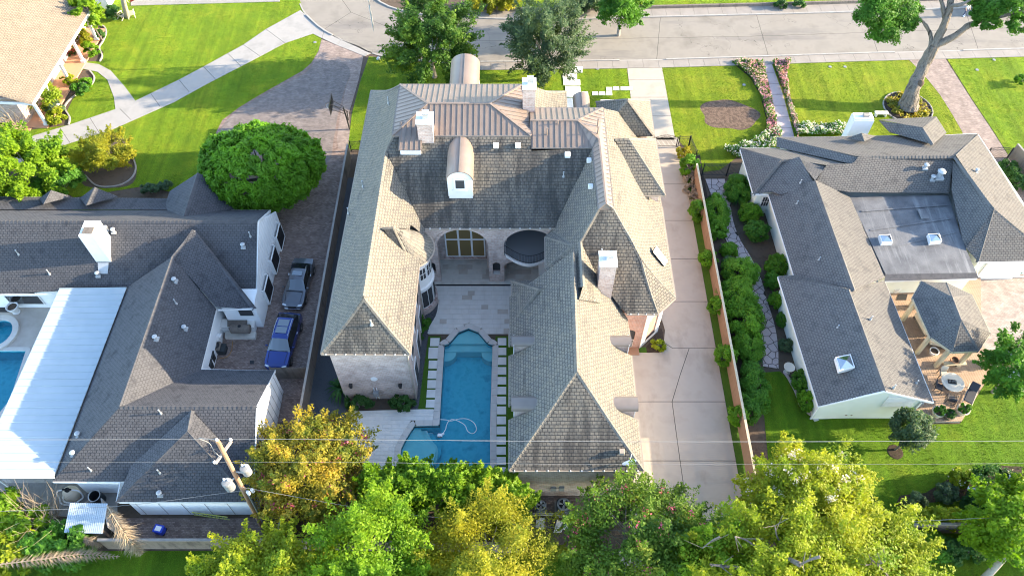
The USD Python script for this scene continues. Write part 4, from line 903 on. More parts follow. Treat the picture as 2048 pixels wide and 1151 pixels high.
# conical turret roof: courses round the apex
def eave_pt(a): return np.array([cone_c[0] + cone_r * math.cos(a), cone_c[1] + cone_r * math.sin(a), 6.65])
R = rng('cone'); lo, hi = math.radians(-76), math.radians(78); nC = 13
for k in range(nC):
    t0, t1 = k / nC, (k + 1) / nC; rr = cone_r * (1 - t0); m = max(3, int(rr * (hi - lo) / .28)); an = np.linspace(lo, hi, m + 1) + (k % 2) * .5 * (hi - lo) / m
    bow = lambda t: -.10 * 4 * t * (1 - t)
    for a, b in zip(an[:-1], an[1:]):
        if b > hi + .2: continue
        g = .012; p = [eave_pt(a + g), eave_pt(b - g)]; q = [eave_pt(b - g), eave_pt(a + g)]
        v = [x + (cone_apex - x) * t0 + [0, 0, .03 + bow(t0)] for x in p] + [x + (cone_apex - x) * t1 + [0, 0, .004 + bow(t1)] for x in q]
        v += [v[0] - [0, 0, .04], v[1] - [0, 0, .04]]
        tiles.append((np.array(v), np.array([[0, 1, 2], [0, 2, 3], [4, 5, 1], [4, 1, 0]])))
    v = [eave_pt(a) + (cone_apex - eave_pt(a)) * t + [0, 0, bow(t) - .012] for t in (t0, t1) for a in np.linspace(lo, hi, 17)]
    decks.append((np.array(v), np.array([[i, i + 1, 18 + i] for i in range(16)] + [[i, 18 + i, 17 + i] for i in range(16)])))
cw = np.array([cone_apex[0] - .75, cone_apex[1] - .05, cone_apex[2] - .02])
for e_, st_ in ((eave_pt(lo), stained), (eave_pt(hi), tiles)):
    d, t, _ = tile_face([cone_apex, cw, e_ - [.45, 0, -.1], e_], .22, .27, .03, gap=.03, vgap=.03, seed=77); decks.append((d[0] - [0, 0, .02], d[1])); st_.append(t)
part(H, 'turret_gutter', tube([eave_pt(a) + [.05 * math.cos(a), .05 * math.sin(a), -.06] for a in np.linspace(lo, hi, 20)], .07, 7), M['gutter'])
roof = part(H, 'slate_roof', merge(decks), M['slate_under'])
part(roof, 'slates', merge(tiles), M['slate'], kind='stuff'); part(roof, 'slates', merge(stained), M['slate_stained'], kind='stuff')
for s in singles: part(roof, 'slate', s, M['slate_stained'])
caps = [ridge_caps(cone_apex, cw, .22), ridge_caps(cone_apex, eave_pt(lo), .2), ridge_caps(R1, R2, .34), ridge_caps(A_, R1, .26, sag=sag1), ridge_caps(D_, R1, .26, sag=sag1), ridge_caps(gA, gN, .3), ridge_caps(gSW, gA, .26, sag=sag3), ridge_caps(gSE, gA, .26, sag=sag3), ridge_caps(eS, ft, .24, sag=sag2), ridge_caps(ft, hS1, .2, sag=sag2), ridge_caps(ft, hE, .2, sag=sag2),
        ridge_caps(eW, kR, .24), ridge_caps(kR, kS, .28), ridge_caps(q0, q1, .28), ridge_caps(q2, q1, .24), ridge_caps(q3, q1, .24), ridge_caps(w2, wa, .24), ridge_caps(w1, wa, .24), ridge_caps(w0, wa, .24), ridge_caps(w3, wa, .24),
        ridge_caps(lr0, lr1, .28), ridge_caps(l0, lr0, .24), ridge_caps(l1, lr0, .24), ridge_caps(b1, bA, .2), ridge_caps(b2, bA, .2), ridge_caps(C_, mNE, .24, sag=sag1), ridge_caps(B_, mNW, .24, sag=sag1), ridge_caps(mSW, R2, .24)]
part(roof, 'ridge_caps', merge(caps), M['slate'], kind='stuff')
# gutters along the eaves, with strap ends
def gutter(a, b, w=.13):
    a, b = np.asarray(a, float), np.asarray(b, float); part(H, 'gutter', bar(a - [0, 0, .07], b - [0, 0, .07], w, .12), M['gutter'])
for a, b in ((A_, D_), (A_, B_), (D_, np.array([-6.74, 34.8, 7.0])), (E_, F_), (gSW, gSE), (hS0, hS1), (hS1, hE), (hE, np.array([11.86, 41.6, 5.5])), (q2, q3), (q2, np.array([9.9, q2[1], 7])), (w1, w2), (b1, b2), (b2, b3), (l0, l1), (l1, np.array([2.2, l1[1], 4.8])), (B_, C_)): gutter(a, b)
nys = sorted((n.bounds[1], n.bounds[3]) for n in notch.geoms if n.bounds[0] < 1)
for x in (-.19, 8.36):
    ys = [19.87, nys[0][0], nys[0][1], nys[1][0], nys[1][1], 30.6]
    for i in (0, 2, 4): gutter((x, ys[i], 4.8), (x, ys[i + 1], 4.8))
hangers = []
for a, b, n in ((A_, D_, 9), (E_, F_, 13), (gSW, gSE, 12), (hS0, hS1, 4)):
    for t in (np.arange(n) + .5) / n: p = a + (b - a) * t; hangers.append(bx(p[0] - .03, p[0] + .03, p[1] - .09, p[1] + .06, p[2] - .03, p[2] + .02))
part(H, 'gutter_strap', merge(hangers), M['white_paint'])
# metal roof crowns
metal = thing('metal_roof_crown', 'pinkish bronze standing seam roof capping the middle of the brick house', 'roof', (0, 45, 11)) if False else None
up = np.array([0, 0, .05])
def seams(polys, name='metal_roof'):
    ms = [seam_face([p + up for p in q]) for q in polys]
    r = part(H, name, merge([m[0] for m in ms]), M['bronze'])
    for m in ms:
        for rib in m[1]: part(r, 'seam', rib, M['bronze_dark'])
    return r
r1 = seams([[mSW, mSE, mr1, mr0], [mNW, mr0, mr1, mNE], [mSW, mr0, mNW], [mSE, mNE, mr1]])
for a, b in ((mr0, mr1), (mSW, mr0), (mNW, mr0), (mSE, mr1), (mNE, mr1)): part(r1, 'ridge_cap', bar(a + up * 1.6, b + up * 1.6, .16, .06), M['bronze'])
part(r1, 'edge_trim', merge([bar(a + up * .3, b + up * .3, .10, .10) for a, b in ((mSW, mSE), (mSW, mNW), (mNW, mNE), (mNE, mSE))]), M['bronze_dark'])
n0, n1 = at(1064, 242, 11.5), at(1155, 242, 11.5); k0, k1 = at(1198, 279, 11.1), at(1212, 407, 11.1)
wS = np.array([1.45, eE[1], 10.7]); wN = np.array([1.3, eN[1], 10.7]); n0 = np.array([1.35, n1[1], 11.5])
r2 = seams([[wS, eE, k0, n1, n0], [wN, n0, n1, eN], [eN, n1, k0, eS + [0, .3, 0] * 0 + (eS - eS)], ] if False else [[wS, eE, n1, n0], [wN, n0, n1, eN], [n1, k0, k1, eS, eN], [eE, eW, k1, k0], [n1, eE, k0]])
for a, b in ((n0, n1), (n1, eN), (n1, k0), (k0, k1), (k1, eS), (k1, eW)): part(r2, 'ridge_cap', bar(a + up * 1.6, b + up * 1.6, .13, .06), M['bronze'])
part(r2, 'gablet', poly3([eW + up, eS + up, k1 + up]), M['bronze_dark'])
part(r2, 'edge_trim', merge([bar(a + up * .3, b + up * .3, .10, .10) for a, b in ((wS, eE), (eE, eW), (eS, eN), (wN, eN), (eW, eS))]), M['bronze_dark'])
# barrel dormer on the court side
dp = on(920, 392, NMS, PMS); yf = dp[1]; cx = -3.82; sprg = 10.25
dm = part(H, 'barrel_dormer', bx(cx - .88, cx + .88, yf + .05, 43.3, 8.2, sprg), M['white_paint'])
part(dm, 'barrel_roof', barrel((cx, yf - .14, sprg), (cx, 44.2, sprg), 1.0, .95), M['bronze'], smooth=40)
part(dm, 'roof_ridge', bx(cx - .03, cx + .03, yf - .14, 44.0, sprg + .95, sprg + .985), M['bronze_dark'])
part(dm, 'dormer_front', arch_wall((cx - .92, yf), (cx + .92, yf), 8.5, sprg, .92, .06, rise=.86), M['white_paint'])
wf = part(dm, 'window_frame', bx(cx - .46, cx + .46, yf - .05, yf, 9.22, 10.36), M['white_paint'])
part(wf, 'pane', bx(cx - .33, cx + .33, yf - .056, yf - .05, 9.37, 10.22), M['room_dark'])
part(wf, 'sill', bx(cx - .52, cx + .52, yf - .1, yf, 9.14, 9.22), M['white_paint'])
# front barrel dormer and porch barrel seen over the crown
for c0, c1, r, nm in (((at(930, 148, 8.6)[0], 50.2, 8.6), (at(930, 148, 8.6)[0], 55.2, 8.6), 1.25, 'barrel_dormer'), ((at(1165, 210, 7.2)[0], 50.2, 6.6), (at(1165, 210, 7.2)[0], 53.2, 6.6), .72, 'barrel_dormer')):
    d2 = part(H, nm, bx(c0[0] - r + .1, c0[0] + r - .1, c0[1], c1[1] - .15, 4.5, c0[2]), M['white_paint']); part(d2, 'barrel_roof', barrel(c0, c1, r, r * .85), M['bronze'], smooth=40)
    part(d2, 'roof_ridge', bx(c0[0] - .03, c0[0] + .03, c0[1], c1[1], c0[2] + r * .85, c0[2] + r * .85 + .03), M['bronze_dark'])
# little metal-roofed box dormer beside the western chimney
s0, s1 = on(801, 307, NMS, PMS), on(842, 307, NMS, PMS)
sd = part(H, 'box_dormer', bx(s0[0], s1[0], s0[1], 44.3, 10.2, s0[2] + .48), M['white_paint'])
part(sd, 'box_roof', poly3([(s0[0] - .1, s0[1] - .15, s0[2] + .5), (s1[0] + .1, s0[1] - .15, s0[2] + .5), (s1[0] + .1, 44.6, s0[2] + 1.15), (s0[0] - .1, 44.6, s0[2] + 1.15)], .06), M['bronze'])
for x in np.linspace(s0[0], s1[0], 5)[0:5]: part(sd, 'seam', bar((x, s0[1] - .15, s0[2] + .52), (x, 44.6, s0[2] + 1.17), .03, .05), M['bronze_dark'])
# chimneys
def chimney(x0, x1, y0, y1, z0, z1, fluey=.5):
    c = part(H, 'chimney', bx(x0, x1, y0, y1, z0, z1), M['brick'])
    part(c, 'chimney_cap', merge([bx(x0 - .07, x1 + .07, y0 - .07, y1 + .07, z1, z1 + .14)]), M['white_paint'])
    xc, yc = (x0 + x1) / 2 + .08, y0 + (y1 - y0) * fluey
    f = part(c, 'flue', merge([bx(xc - .2, xc + .2, yc - .2, yc + .2, z1 + .14, z1 + .42), bx(xc - .25, xc + .25, yc - .25, yc + .25, z1 + .58, z1 + .66)] + [bx(xc + i * .19 - .02, xc + i * .19 + .02, yc + j * .19 - .02, yc + j * .19 + .02, z1 + .42, z1 + .58) for i in (-1, 1) for j in (-1, 1)]), M['steel'])
def face_at(px, py, y): return on(px, py, (0, 1, 0), (0, y, 0))
zt = face_at(848, 248, 43.1)[2]; chimney(face_at(833, 248, 43.1)[0], face_at(864, 248, 43.1)[0], 43.1, 44.2, 9.5, zt)
zt = face_at(1058, 179, 46.3)[2]; chimney(face_at(1046, 179, 46.3)[0], face_at(1071, 179, 46.3)[0], 46.3, 47.4, 9.5, zt)
zt = face_at(1214, 533, 32.3)[2]; chimney(6.0, 7.08, 32.3, 33.5, 4.5, zt)
# roof vents, pipes, skylight, dish
def vent_box(p, n, w=.42): part(H, 'roof_vent', xf(chamfer_box(w, w, .3, .04), move=np.asarray(p) + [0, 0, .17]), M['white_paint'])
for px_, py_ in ((992, 294), (1036, 294), (1135, 313)): vent_box(on(px_, py_, NMS, PMS), NMS)
for px_, py_ in ((1178, 324), (1181, 376)): vent_box(on(px_, py_, (-1.34, 0, 1), eE), None, .36)
def pipe(p, h=.55, r=.05, mat='steel', parent=None): r = r * .8; return part(parent or H, 'vent_pipe', merge([lathe([(r, -.3), (r, h), (r * 1.3, h), (r * 1.3, h + .05), (0, h + .05)], 10, p), lathe([(r * 2.6, -.1), (r * 1.8, .05), (r, .08)], 10, p)]), M[mat], smooth=40)
pipe(on(1127, 352, NMS, PMS), .4); pipe(on(743, 648, (0, -1.35, 1), A_), .45, .06); pipe(on(1203, 505, (0, -1, 1), hS0), .35, .06)
for px_, py_ in ((726, 372), (697, 425), (777, 205)): pipe(on(px_, py_, (-1.1, 0, 1), A_), .5, .05)
for px_, py_ in ((1094, 270), (1115, 255), (1195, 252), (1195, 268)): pipe(np.r_[at(px_, py_, 11.1)[:2], 11.0], .75, .07, 'bronze')
sk = part(H, 'skylight', bar(on(1308, 499, (1.086, 0, 1), eS) + [0, 0, .08], on(1331, 528, (1.086, 0, 1), eS) + [0, 0, .08], .62, .12), M['black_trim'])
sa, sb = on(1308, 499, (1.086, 0, 1), eS), on(1331, 528, (1.086, 0, 1), eS)
part(sk, 'pane', bar(sa + (sb - sa) * .08 + [.03, 0, .135], sa + (sb - sa) * .92 + [.03, 0, .135], .46, .03), M['roof_glass'])
gsl = (9.0 - 4.8) / (gA[1] - 19.87); nG = (0, -gsl, 1)
part(H, 'roof_vent', xf(chamfer_box(.34, .34, .3, .03), move=on(1243, 905, nG, gSW) + [0, 0, .16]), M['gutter'])
dpt = on(1257, 930, nG, gSW)
dish = thing('satellite_dish', 'white satellite dish on the south hip of the garage roof', 'satellite dish', dpt)
th = np.linspace(0, 2 * math.pi, 21)[:-1]; dv = [np.array([r * math.cos(a) * .48, r * math.sin(a) * .42, .1 * r * r]) for r in (0, .35, .7, 1) for a in th]
df = [[i * 20 + j, i * 20 + (j + 1) % 20, (i + 1) * 20 + (j + 1) % 20] for i in range(3) for j in range(20)] + [[i * 20 + j, (i + 1) * 20 + (j + 1) % 20, (i + 1) * 20 + j] for i in range(3) for j in range(20)]
dv, df = xf((np.array(dv), np.array(df)), rotx=math.radians(-52), rotz=.35, move=(0, -.12, .55))
part(dish, 'reflector', merge([(dv, df), (dv - [0, 0, .012], df[:, ::-1])]), M['white'], local=True); part(dish, 'mast', tube([(0, 0, -.15), (0, 0, .4), (0, -.08, .52)], .03, 6), M['white'], local=True)
part(dish, 'feed_arm', tube([(0, -.1, .45), (.1, .35, .95)], .018, 5), M['white'], local=True); part(dish, 'strut', tube([(0, .02, .3), (.3, .35, -.05)], .012, 5), M['white'], local=True)
# garage wall dormers with barrel roofs
for (b0_, b1_) in nys:
    yc = (b0_ + b1_) / 2; hw = (b1_ - b0_) / 2 + .02
    for sgn, xo in ((-1, .12), (1, 8.03)):
        xi = xo - sgn * 1.85
        g = part(H, 'wall_dormer', bx(min(xo, xi), max(xo, xi), yc - hw + .1, yc + hw - .1, 4.0, 6.05), M['brick'])
        part(g, 'barrel_roof', barrel((xo + sgn * .16, yc, 6.05), (xi - sgn * .25, yc, 6.05), hw + .02, hw * .82), M['bronze_dark'], smooth=40)
        xw = xo + sgn * .02; fr = part(g, 'window_frame', bx(min(xw, xw - sgn * .05), max(xw, xw - sgn * .05), yc - .42, yc + .42, 4.85, 6.2), M['white_paint'])
        part(fr, 'pane', bx(min(xw, xw + sgn * .01), max(xw, xw + sgn * .01), yc - .34, yc + .34, 4.93, 6.12), M['room_dark'])
# curved white bay under the turret
bay = part(H, 'bay_wall', lathe([(1.46, .0), (1.46, 6.6)], 40, (cone_c[0], cone_c[1], 0), math.radians(210), math.radians(-110)), M['stucco'], smooth=60)
part(bay, 'plinth', lathe([(1.46, .62), (1.66, .62), (1.66, .0)], 40, (cone_c[0], cone_c[1], 0), math.radians(200), math.radians(-105)), M['brick'])
part(bay, 'cornice', lathe([(1.44, 3.1), (1.60, 3.1), (1.60, 3.3), (1.44, 3.36)], 40, (cone_c[0], cone_c[1], 0), math.radians(200), math.radians(-105)), M['stucco'])
part(bay, 'eave_trim', lathe([(1.46, 6.4), (1.76, 6.52), (1.8, 6.62), (1.7, 6.64)], 40, (cone_c[0], cone_c[1], 0), math.radians(226), math.radians(-118)), M['gutter'])
for a0, a1, z0_, z1_ in ((-62, -40, 4.3, 5.7), (-36, -14, 4.3, 5.7), (-10, 14, 4.3, 5.7), (-66, -22, .75, 2.9), (-16, 26, .75, 2.9)):
    fr = part(bay, 'window_frame', lathe([(1.47, z0_), (1.51, z0_), (1.51, z1_), (1.47, z1_)], 8, (cone_c[0], cone_c[1], 0), math.radians(a1 - a0), math.radians(a0)), M['white_paint'])
    nn = 2 if z0_ > 3 else 2
    for i in range(nn):
        for j in range(2 if z0_ > 3 else 1):
            aa = a0 + 2 + (a1 - a0 - 2) * i / nn; ab = a0 + (a1 - a0 - 2) * (i + 1) / nn; za = z0_ + .08 + (z1_ - z0_ - .08) * j / (2 if z0_ > 3 else 1); zb = z0_ + (z1_ - z0_ - .08) * (j + 1) / (2 if z0_ > 3 else 1)
            part(fr, 'pane', lathe([(1.515, za), (1.515, zb)], 4, (cone_c[0], cone_c[1], 0), math.radians(ab - aa), math.radians(aa)), M['room_dark'])
# tall windows on the pool side of the western wing, wall lights, downpipes
for y_ in (28.9, 31.2, 33.4):
    for z0_, z1_ in ((.5, 2.9), (4.1, 6.0)):
        fr = part(H, 'window_frame', bx(-7.05, -6.99, y_ - .55, y_ + .55, z0_, z1_), M['white_paint']); part(fr, 'pane', bx(-6.99, -6.98, y_ - .46, y_ + .46, z0_ + .09, z1_ - .09), M['room_dark'])
for px_ in (702, 801): p = face_at(px_, 768, 27.5); part(H, 'wall_lamp', merge([bx(p[0] - .09, p[0] + .09, 27.26, 27.5, p[2] - .2, p[2] + .1), bx(p[0] - .13, p[0] + .13, 27.22, 27.5, p[2] + .1, p[2] + .15)]), M['black_metal'])
p = face_at(748, 757, 27.5); part(H, 'wall_plaque', xf(lathe([(.0, .06), (.22, .06), (.26, .0)], 20), rotx=math.pi / 2, move=(p[0], 27.5, p[2])), M['white_paint'])
p = face_at(754, 787, 27.5); part(H, 'hose_reel', merge([bx(p[0] - .2, p[0] + .2, 27.2, 27.5, .9, 1.35)]), M['grey_plastic'])
for x in (-10.05, -9.85): part(H, 'conduit', bx(x, x + .05, 27.44, 27.5, .1, 1.7), M['white_paint'])
part(H, 'downpipe', bx(-7.13, -7.03, 27.38, 27.49, 0, 6.85), M['gutter']); part(H, 'downpipe', bx(-6.99, -6.9, 34.5, 34.6, 0, 6.6), M['gutter'])
part(H, 'downpipe', bx(.04, .14, 19.95, 20.05, 0, 4.7), M['gutter'])
p = hS0 + [.12, .25, 0]; part(H, 'downpipe', tube([p + [0, 0, -.1], (8.06, 31.9, 4.9), (8.06, 31.9, .1)], .05, 6), M['gutter'])
# south-east entrance corner: brick wall with arch, white stuccoed diagonal with tall arch
ww = np.array([9.85, 32.0]); sw_ = Polygon([(0, 0), (1.85, 0), (1.85, 5.42), (0, 5.42)]).difference(affinity.translate(arc(.72, .58, 2.15, .15, .4), 0, 0))
part(H, 'entry_wall', upright(sw_, (8.0, 31.92), (9.85, 31.92), .07), M['brick_red'])
part(H, 'entry_recess', bx(8.2, 9.3, 31.985, 32.0 - .002, .15, 2.6), M['room_dark'])
part(H, 'entry_gate', merge([bx(8.14 + .16 * i, 8.17 + .16 * i, 31.95, 31.98, .15, 1.1) for i in range(8)] + [bx(8.14, 9.3, 31.95, 31.98, 1.08, 1.14)]), M['white_paint'])
part(H, 'entry_floor', bx(8.05, 9.8, 31.25, 31.92, 0, .09), M['warm_floor'])
dg = np.array([11.35, 33.5]) - ww; L_ = np.linalg.norm(dg); dgw = Polygon([(-.05, 0), (L_, 0), (L_, 5.42), (-.05, 5.42)]).difference(arc(L_ / 2, .62, 2.9, .5))
nrm = np.array([dg[1], -dg[0]]) / L_
part(H, 'diagonal_wall', upright(dgw, ww + nrm * .12, ww + nrm * .12 + dg, .12), M['stucco'])
part(H, 'arch_back', upright(arc(L_ / 2, .62, 2.9, .5), ww + nrm * .02, ww + nrm * .02 + dg, .015), M['brick_red'])
part(H, 'arch_sill', upright(sbox(L_ / 2 - .8, .42, L_ / 2 + .8, .5), ww + nrm * .2, ww + nrm * .2 + dg, .18), M['coping'])
bedp = shapely.unary_union([pg([(1250, 694), (1292, 694), (1292, 705), (1250, 705)]), ])
solo('turf_strip', sheet(pg([(1252, 694), (1292, 694), (1294, 706), (1250, 706)]), .014), M['turf'], kind='structure')
solo('corner_bed', sheet(pg([(1292, 694), (1322, 655), (1326, 665), (1327, 685), (1316, 700), (1294, 706)]), .016), M['mulch'], kind='structure')
for k in np.linspace(.1, .9, 3):
    pass
# garage: doors on the drive side
for yc in (22.2, 25.6):
    gd = part(H, 'garage_door', bx(8.0, 8.05, yc - 1.25, yc + 1.25, .03, 2.5), M['white_paint'])
    for z in np.arange(.5, 2.5, .5): part(gd, 'door_groove', bx(8.05, 8.055, yc - 1.2, yc + 1.2, z - .012, z + .012), M['gutter'])
# ------------------------------------------------------------------ neighbouring houses
def shingled(T, polys, mat, under='shingle_under', cut=None, expo=.185, wid=.29, lift=.013, seed=0, caps=()):
    ds, ts = [], []
    for i, p in enumerate(polys):
        d, t, _ = tile_face(p, expo, wid, lift, None, cut, seed=seed + i, gap=.03, jit=.3, vgap=.022); ds.append((d[0] - [0, 0, .01], d[1])); ts.append(t)
    r = part(T, 'roof', merge(ds), M[under]); part(r, 'shingles', merge(ts), M[mat], kind='stuff')
    if len(caps): part(r, 'ridge_caps', merge([ridge_caps(a, b, .34, step=.3, lift=.035) for a, b in caps]), M[mat], kind='stuff')
    return r
def fascia(T, a, b, mat='white_paint', w=.05, h=.2): part(T, 'fascia', bar(np.asarray(a) - [0, 0, h / 2 + .01], np.asarray(b) - [0, 0, h / 2 + .01], w, h), M[mat])
LN = thing('siding_house', 'rambling low house with dark shingle roof, white siding and a brick side court', 'house', (-26, 30, 0))
def plane_of(a, b, c):
    n = np.cross(np.asarray(b) - a, np.asarray(c) - a); return n, a
g1, gw = at(514, 442, 6.27), at(514, 442, 6.27) * [0, 1, 1] + [-62, 0, 0]
gn, gs = at(538, 420, 3.0), at(511, 578, 3.0)
nN, nS_ = plane_of(g1, gw, gn), plane_of(g1, gw, gs)
nw1, nw2, nw3 = at(335, 397, 2.5), at(261, 397, 2.5), at(-150, 392, 2.5); nq0, nq1 = at(345, 419, 3.15), at(-150, 419, 3.15)
swW = on(0, 588, *nS_); swW2 = on(-150, 588, *nS_)
v0 = at(344, 513, 5.8); v1 = at(253, 575, 3.0); rS = at(240, 813, 5.8); e0, e1 = at(433, 618, 3.0), at(402, 738, 3.0)
wSW = at(107, 953, 3.0); cEN, cRidge = at(550, 740, 3.0), at(513, 813, 5.8)
sA, sB, sC = at(105, 962, 3.0), at(240, 964, 3.0), at(508, 962, 3.0)
pA = at(375, 862, 5.6); pB, pC = at(232, 1003, 3.0), at(505, 1003, 3.0); pR = at(383, 820, 5.75)
tA = at(386, 461, 6.25); tS0, tS1 = at(435, 618, 3.05), at(508, 616, 3.05)
west = [-62.0, 0, 0]
polys = [[g1, gw, np.r_[-62, gn[1:]], gn], [nq0, nq1, nw3, nw1], [g1, gs, v1 + [0, 0, 0], swW, np.r_[-62, swW[1:]], gw],
         [v0, rS, at(106, 960, 3.0), v1], [v0, e0, e1, at(402, 738, 3.0), on(300, 800, *plane_of(v0, e0, e1)), rS], [rS, e1, cEN, cRidge],
         [rS, cRidge, sC, sA, ], [tA, v0 + [0, 0, .12], tS0, tS1], [pR, pA, pB, np.array([pB[0], sB[1], 3.4]) * [1, 1, 1]] if False else [pA, pB, pC]]
polys.append([pR, pA, pB, on(262, 930, *plane_of(rS, cRidge, sC))]); polys.append([pR, pA, pC, on(488, 930, *plane_of(rS, cRidge, sC))])
# front gables
def gable(T, r0, r1, wl, el, wl2, el2): return [[r0, r1, wl2, wl], [r0, r1, el2, el]]
k_ = np.array; f0, f1 = k_([-26., 45.8, 4.95]), k_([-26., 41.0, 4.95]); polys += [[f0, f1, k_([-29.1, 43.8, 2.75]), k_([-29.1, 45.8, 2.75])], [f0, f1, k_([-22.9, 43.8, 2.75]), k_([-22.9, 45.8, 2.75])]]
gpk = []
for top, bot, l, r in (((102, 380), (87, 408), (78, 397), (143, 393)), ((189, 374), (172, 411), (160, 396), (236, 393))):
    T_, B_2, L2, R2_ = at(*top, 4.0), at(*bot, 4.0), at(*l, 2.75), at(*r, 2.75); T2, L3, R3 = T_, L2, R2_
    polys += [[T_, B_2, L2], [T_, B_2, R2_]]; gpk.append((T_, L2, R2_))
roofLN = shingled(LN, polys, 'shingle_dark', caps=[(g1, gw), (v0, rS), (tA, v0), (tA, tS1), (rS, cRidge), (pR, pA), (pA, pB), (pA, pC), (f0, f1), (e1 + [-.0, 0, 0], rS)], seed=100)
part(LN, 'front_gable_wall', bx(-28.8, -23.2, 43.0, 45.5, 0, 2.7), M['siding_white']); part(LN, 'gable_front', (np.array([[-28.9, 45.55, 2.7], [-23.1, 45.55, 2.7], [-26, 45.55, 4.75]]), np.array([[0, 1, 2], [0, 2, 1]])), M['siding_white'])
for T_, L2, R2_ in gpk: part(LN, 'gable_front', poly3([T_ - [0, .02, 0], L2, R2_]) if False else (np.array([T_, L2, R2_]), np.array([[0, 1, 2], [0, 2, 1]])), M['siding_white'])
W6 = 'siding_white'
def lw(*a, mat=W6): part(LN, 'wall', bx(*a), M[mat])
xE = gs[0] + .12
part(LN, 'wall', bx(-62, xE - .05, gs[1] + .35, gn[1] - .35, 0, 2.95), M[W6])
gp_ = Polygon([(gs[1] + .05, 0), (gn[1] - .05, 0), (gn[1] - .05, 2.9), (g1[1], 6.12), (gs[1] + .05, 2.9)])
pts = upright(gp_, (0, 0), (0, 1), .06); pts = (pts[0] + [xE, 0, 0], pts[1]); part(LN, 'gable_wall', pts, M[W6])
part(LN, 'board_line', merge([bx(xE - .075, xE - .061, y, y + .03, .1, 3 + min(y - gs[1], gn[1] - y) * .78) for y in []] + [bx(xE + .0, xE + .012, y, y + .025, .1, 2.85 + min(y - gs[1], gn[1] - y) * .8) for y in np.arange(gs[1] + .3, gn[1] - .2, .4)]), M['white_paint'])
for a, b in ((g1, gs), (g1, gn)): part(LN, 'rake_board', bar(a + [.1, 0, -.1], b + [.1, 0, -.1], .06, .2), M['white_paint'])
lw(tS0[0] + .1, tS1[0] - .1, tS1[1] + .3, gs[1] + .4, 0, 3.0); lw(-29.2, e0[0] - .35, cEN[1] - 1, gs[1] + .5, 0, 2.95); lw(-29.2, cEN[0] - .15, sA[1] + .4, cEN[1] - .35, 0, 2.95); lw(pB[0] + .4, pC[0] - .4, pB[1] + .25, sA[1] + .6, 0, 2.95)
gp_ = Polygon([(sC[1] + .1, 0), (cEN[1] - .1, 0), (cEN[1] - .1, 2.9), (cRidge[1], 5.65), (sC[1] + .1, 2.9)])
pts = upright(gp_, (0, 0), (0, 1), .06); part(LN, 'gable_wall', (pts[0] + [cEN[0] - .08, 0, 0], pts[1]), M[W6])
for y in np.arange(sC[1] + .4, cEN[1] - .2, .62): part(LN, 'panel_joint', bx(cEN[0] - .08, cEN[0] - .065, y, y + .03, .05, 2.8 + min(y - sC[1], cEN[1] - y) * .6), M['wood_grey'])
for x in np.arange(pB[0] + .8, pC[0] - .5, 1.5): part(LN, 'panel_joint', bx(x, x + .03, pB[1] + .235, pB[1] + .25, .1, 2.8), M['wood_grey'])
for a, b in ((g1, gs),): pass
for a, b in ((gs, tS1), (tS0, tS1), (e0, e1), (e1, cEN), (cEN, cRidge), (cRidge, sC), (sA, sB), (pB, pC), (pB, sB), (gn, gn + [-4, 0, 0]), (nw1, nw3), (swW, on(118, 588, *nS_)), (v1, wSW)): fascia(LN, a, b)
wn = part(LN, 'window', bx(tS0[0] + 1.2, tS0[0] + 2.4, tS1[1] + .26, tS1[1] + .3, 1.6, 2.5), M['white_paint']); part(wn, 'pane', bx(tS0[0] + 1.28, tS0[0] + 2.32, tS1[1] + .25, tS1[1] + .26, 1.67, 2.43), M['room_dark'])
for y_ in (36.6, 39.6, 42.0):
    sh = part(LN, 'awning_grille', merge([bx(xE + .2 + .0, xE + .26, y_ - .75 + .1 * i, y_ - .71 + .1 * i, .4, 2.1) for i in range(16)]), M['black_metal'])
    part(sh, 'grille_frame', merge([bx(xE + .2, xE + .28, y_ - .8, y_ + .84, 2.1, 2.18), bx(xE + .2, xE + .28, y_ - .8, y_ + .84, .32, .4), bx(xE, xE + .28, y_ - .84, y_ - .78, .32, 2.18), bx(xE, xE + .28, y_ + .78, y_ + .84, .32, 2.18)]), M['white_paint'])
ch = at(205, 515, 5.0)
cb0 = on(200, 523, *nS_)
c6 = part(LN, 'chimney', bx(cb0[0] - .3, cb0[0] + .85, cb0[1], cb0[1] + 1.5, 3.0, 7.4), M['white_paint'])
part(c6, 'chimney_top', bx(cb0[0] - .1, cb0[0] + .65, cb0[1] + .2, cb0[1] + .8, 7.4, 7.46), M['wood_old'])
part(c6, 'flashing', poly3([on(196, 526, *nS_) + [0, 0, .06], on(218, 526, *nS_) + [0, 0, .06], on(216, 548, *nS_) + [0, 0, .06], on(197, 548, *nS_) + [0, 0, .06]]), M['steel'])
nE6 = plane_of(v0, e0, e1); nSS = plane_of(rS, cRidge, sC); nSP = plane_of(pA, pB, pC); nWW = plane_of(v0, rS, v1)
def turbine(T, p, mat='steel', s=1.0): part(T, 'roof_vent', merge([xf(lathe([(.16, -.1), (.16, .3), (.24, .36), (.26, .46), (.16, .56), (0, .58)], 14), scale=s, move=p), xf(bx(-.26, .26, -.26, .26, -.16, .02), scale=s, move=p)]), M[mat], smooth=35)
for px_, py_, n_ in ((350, 562, nE6), (370, 657, nE6), (312, 677, nE6), (487, 493, nS_), (197, 550, nS_), (213, 459, nS_), (228, 463, nS_), (321, 1000 - 12, nSP), (158, 870, nWW), (148, 908, nWW)): turbine(LN, on(px_, py_, *n_), 'steel', .7)
for px_, py_, n_ in ((501, 472, nS_), (99, 547, nS_), (352, 606, nE6), (322, 826, nSS), (320, 945, nSP), (37, 508, nS_), (182, 940, nSS)): pipe(on(px_, py_, *n_), .45, .05, 'steel', LN)
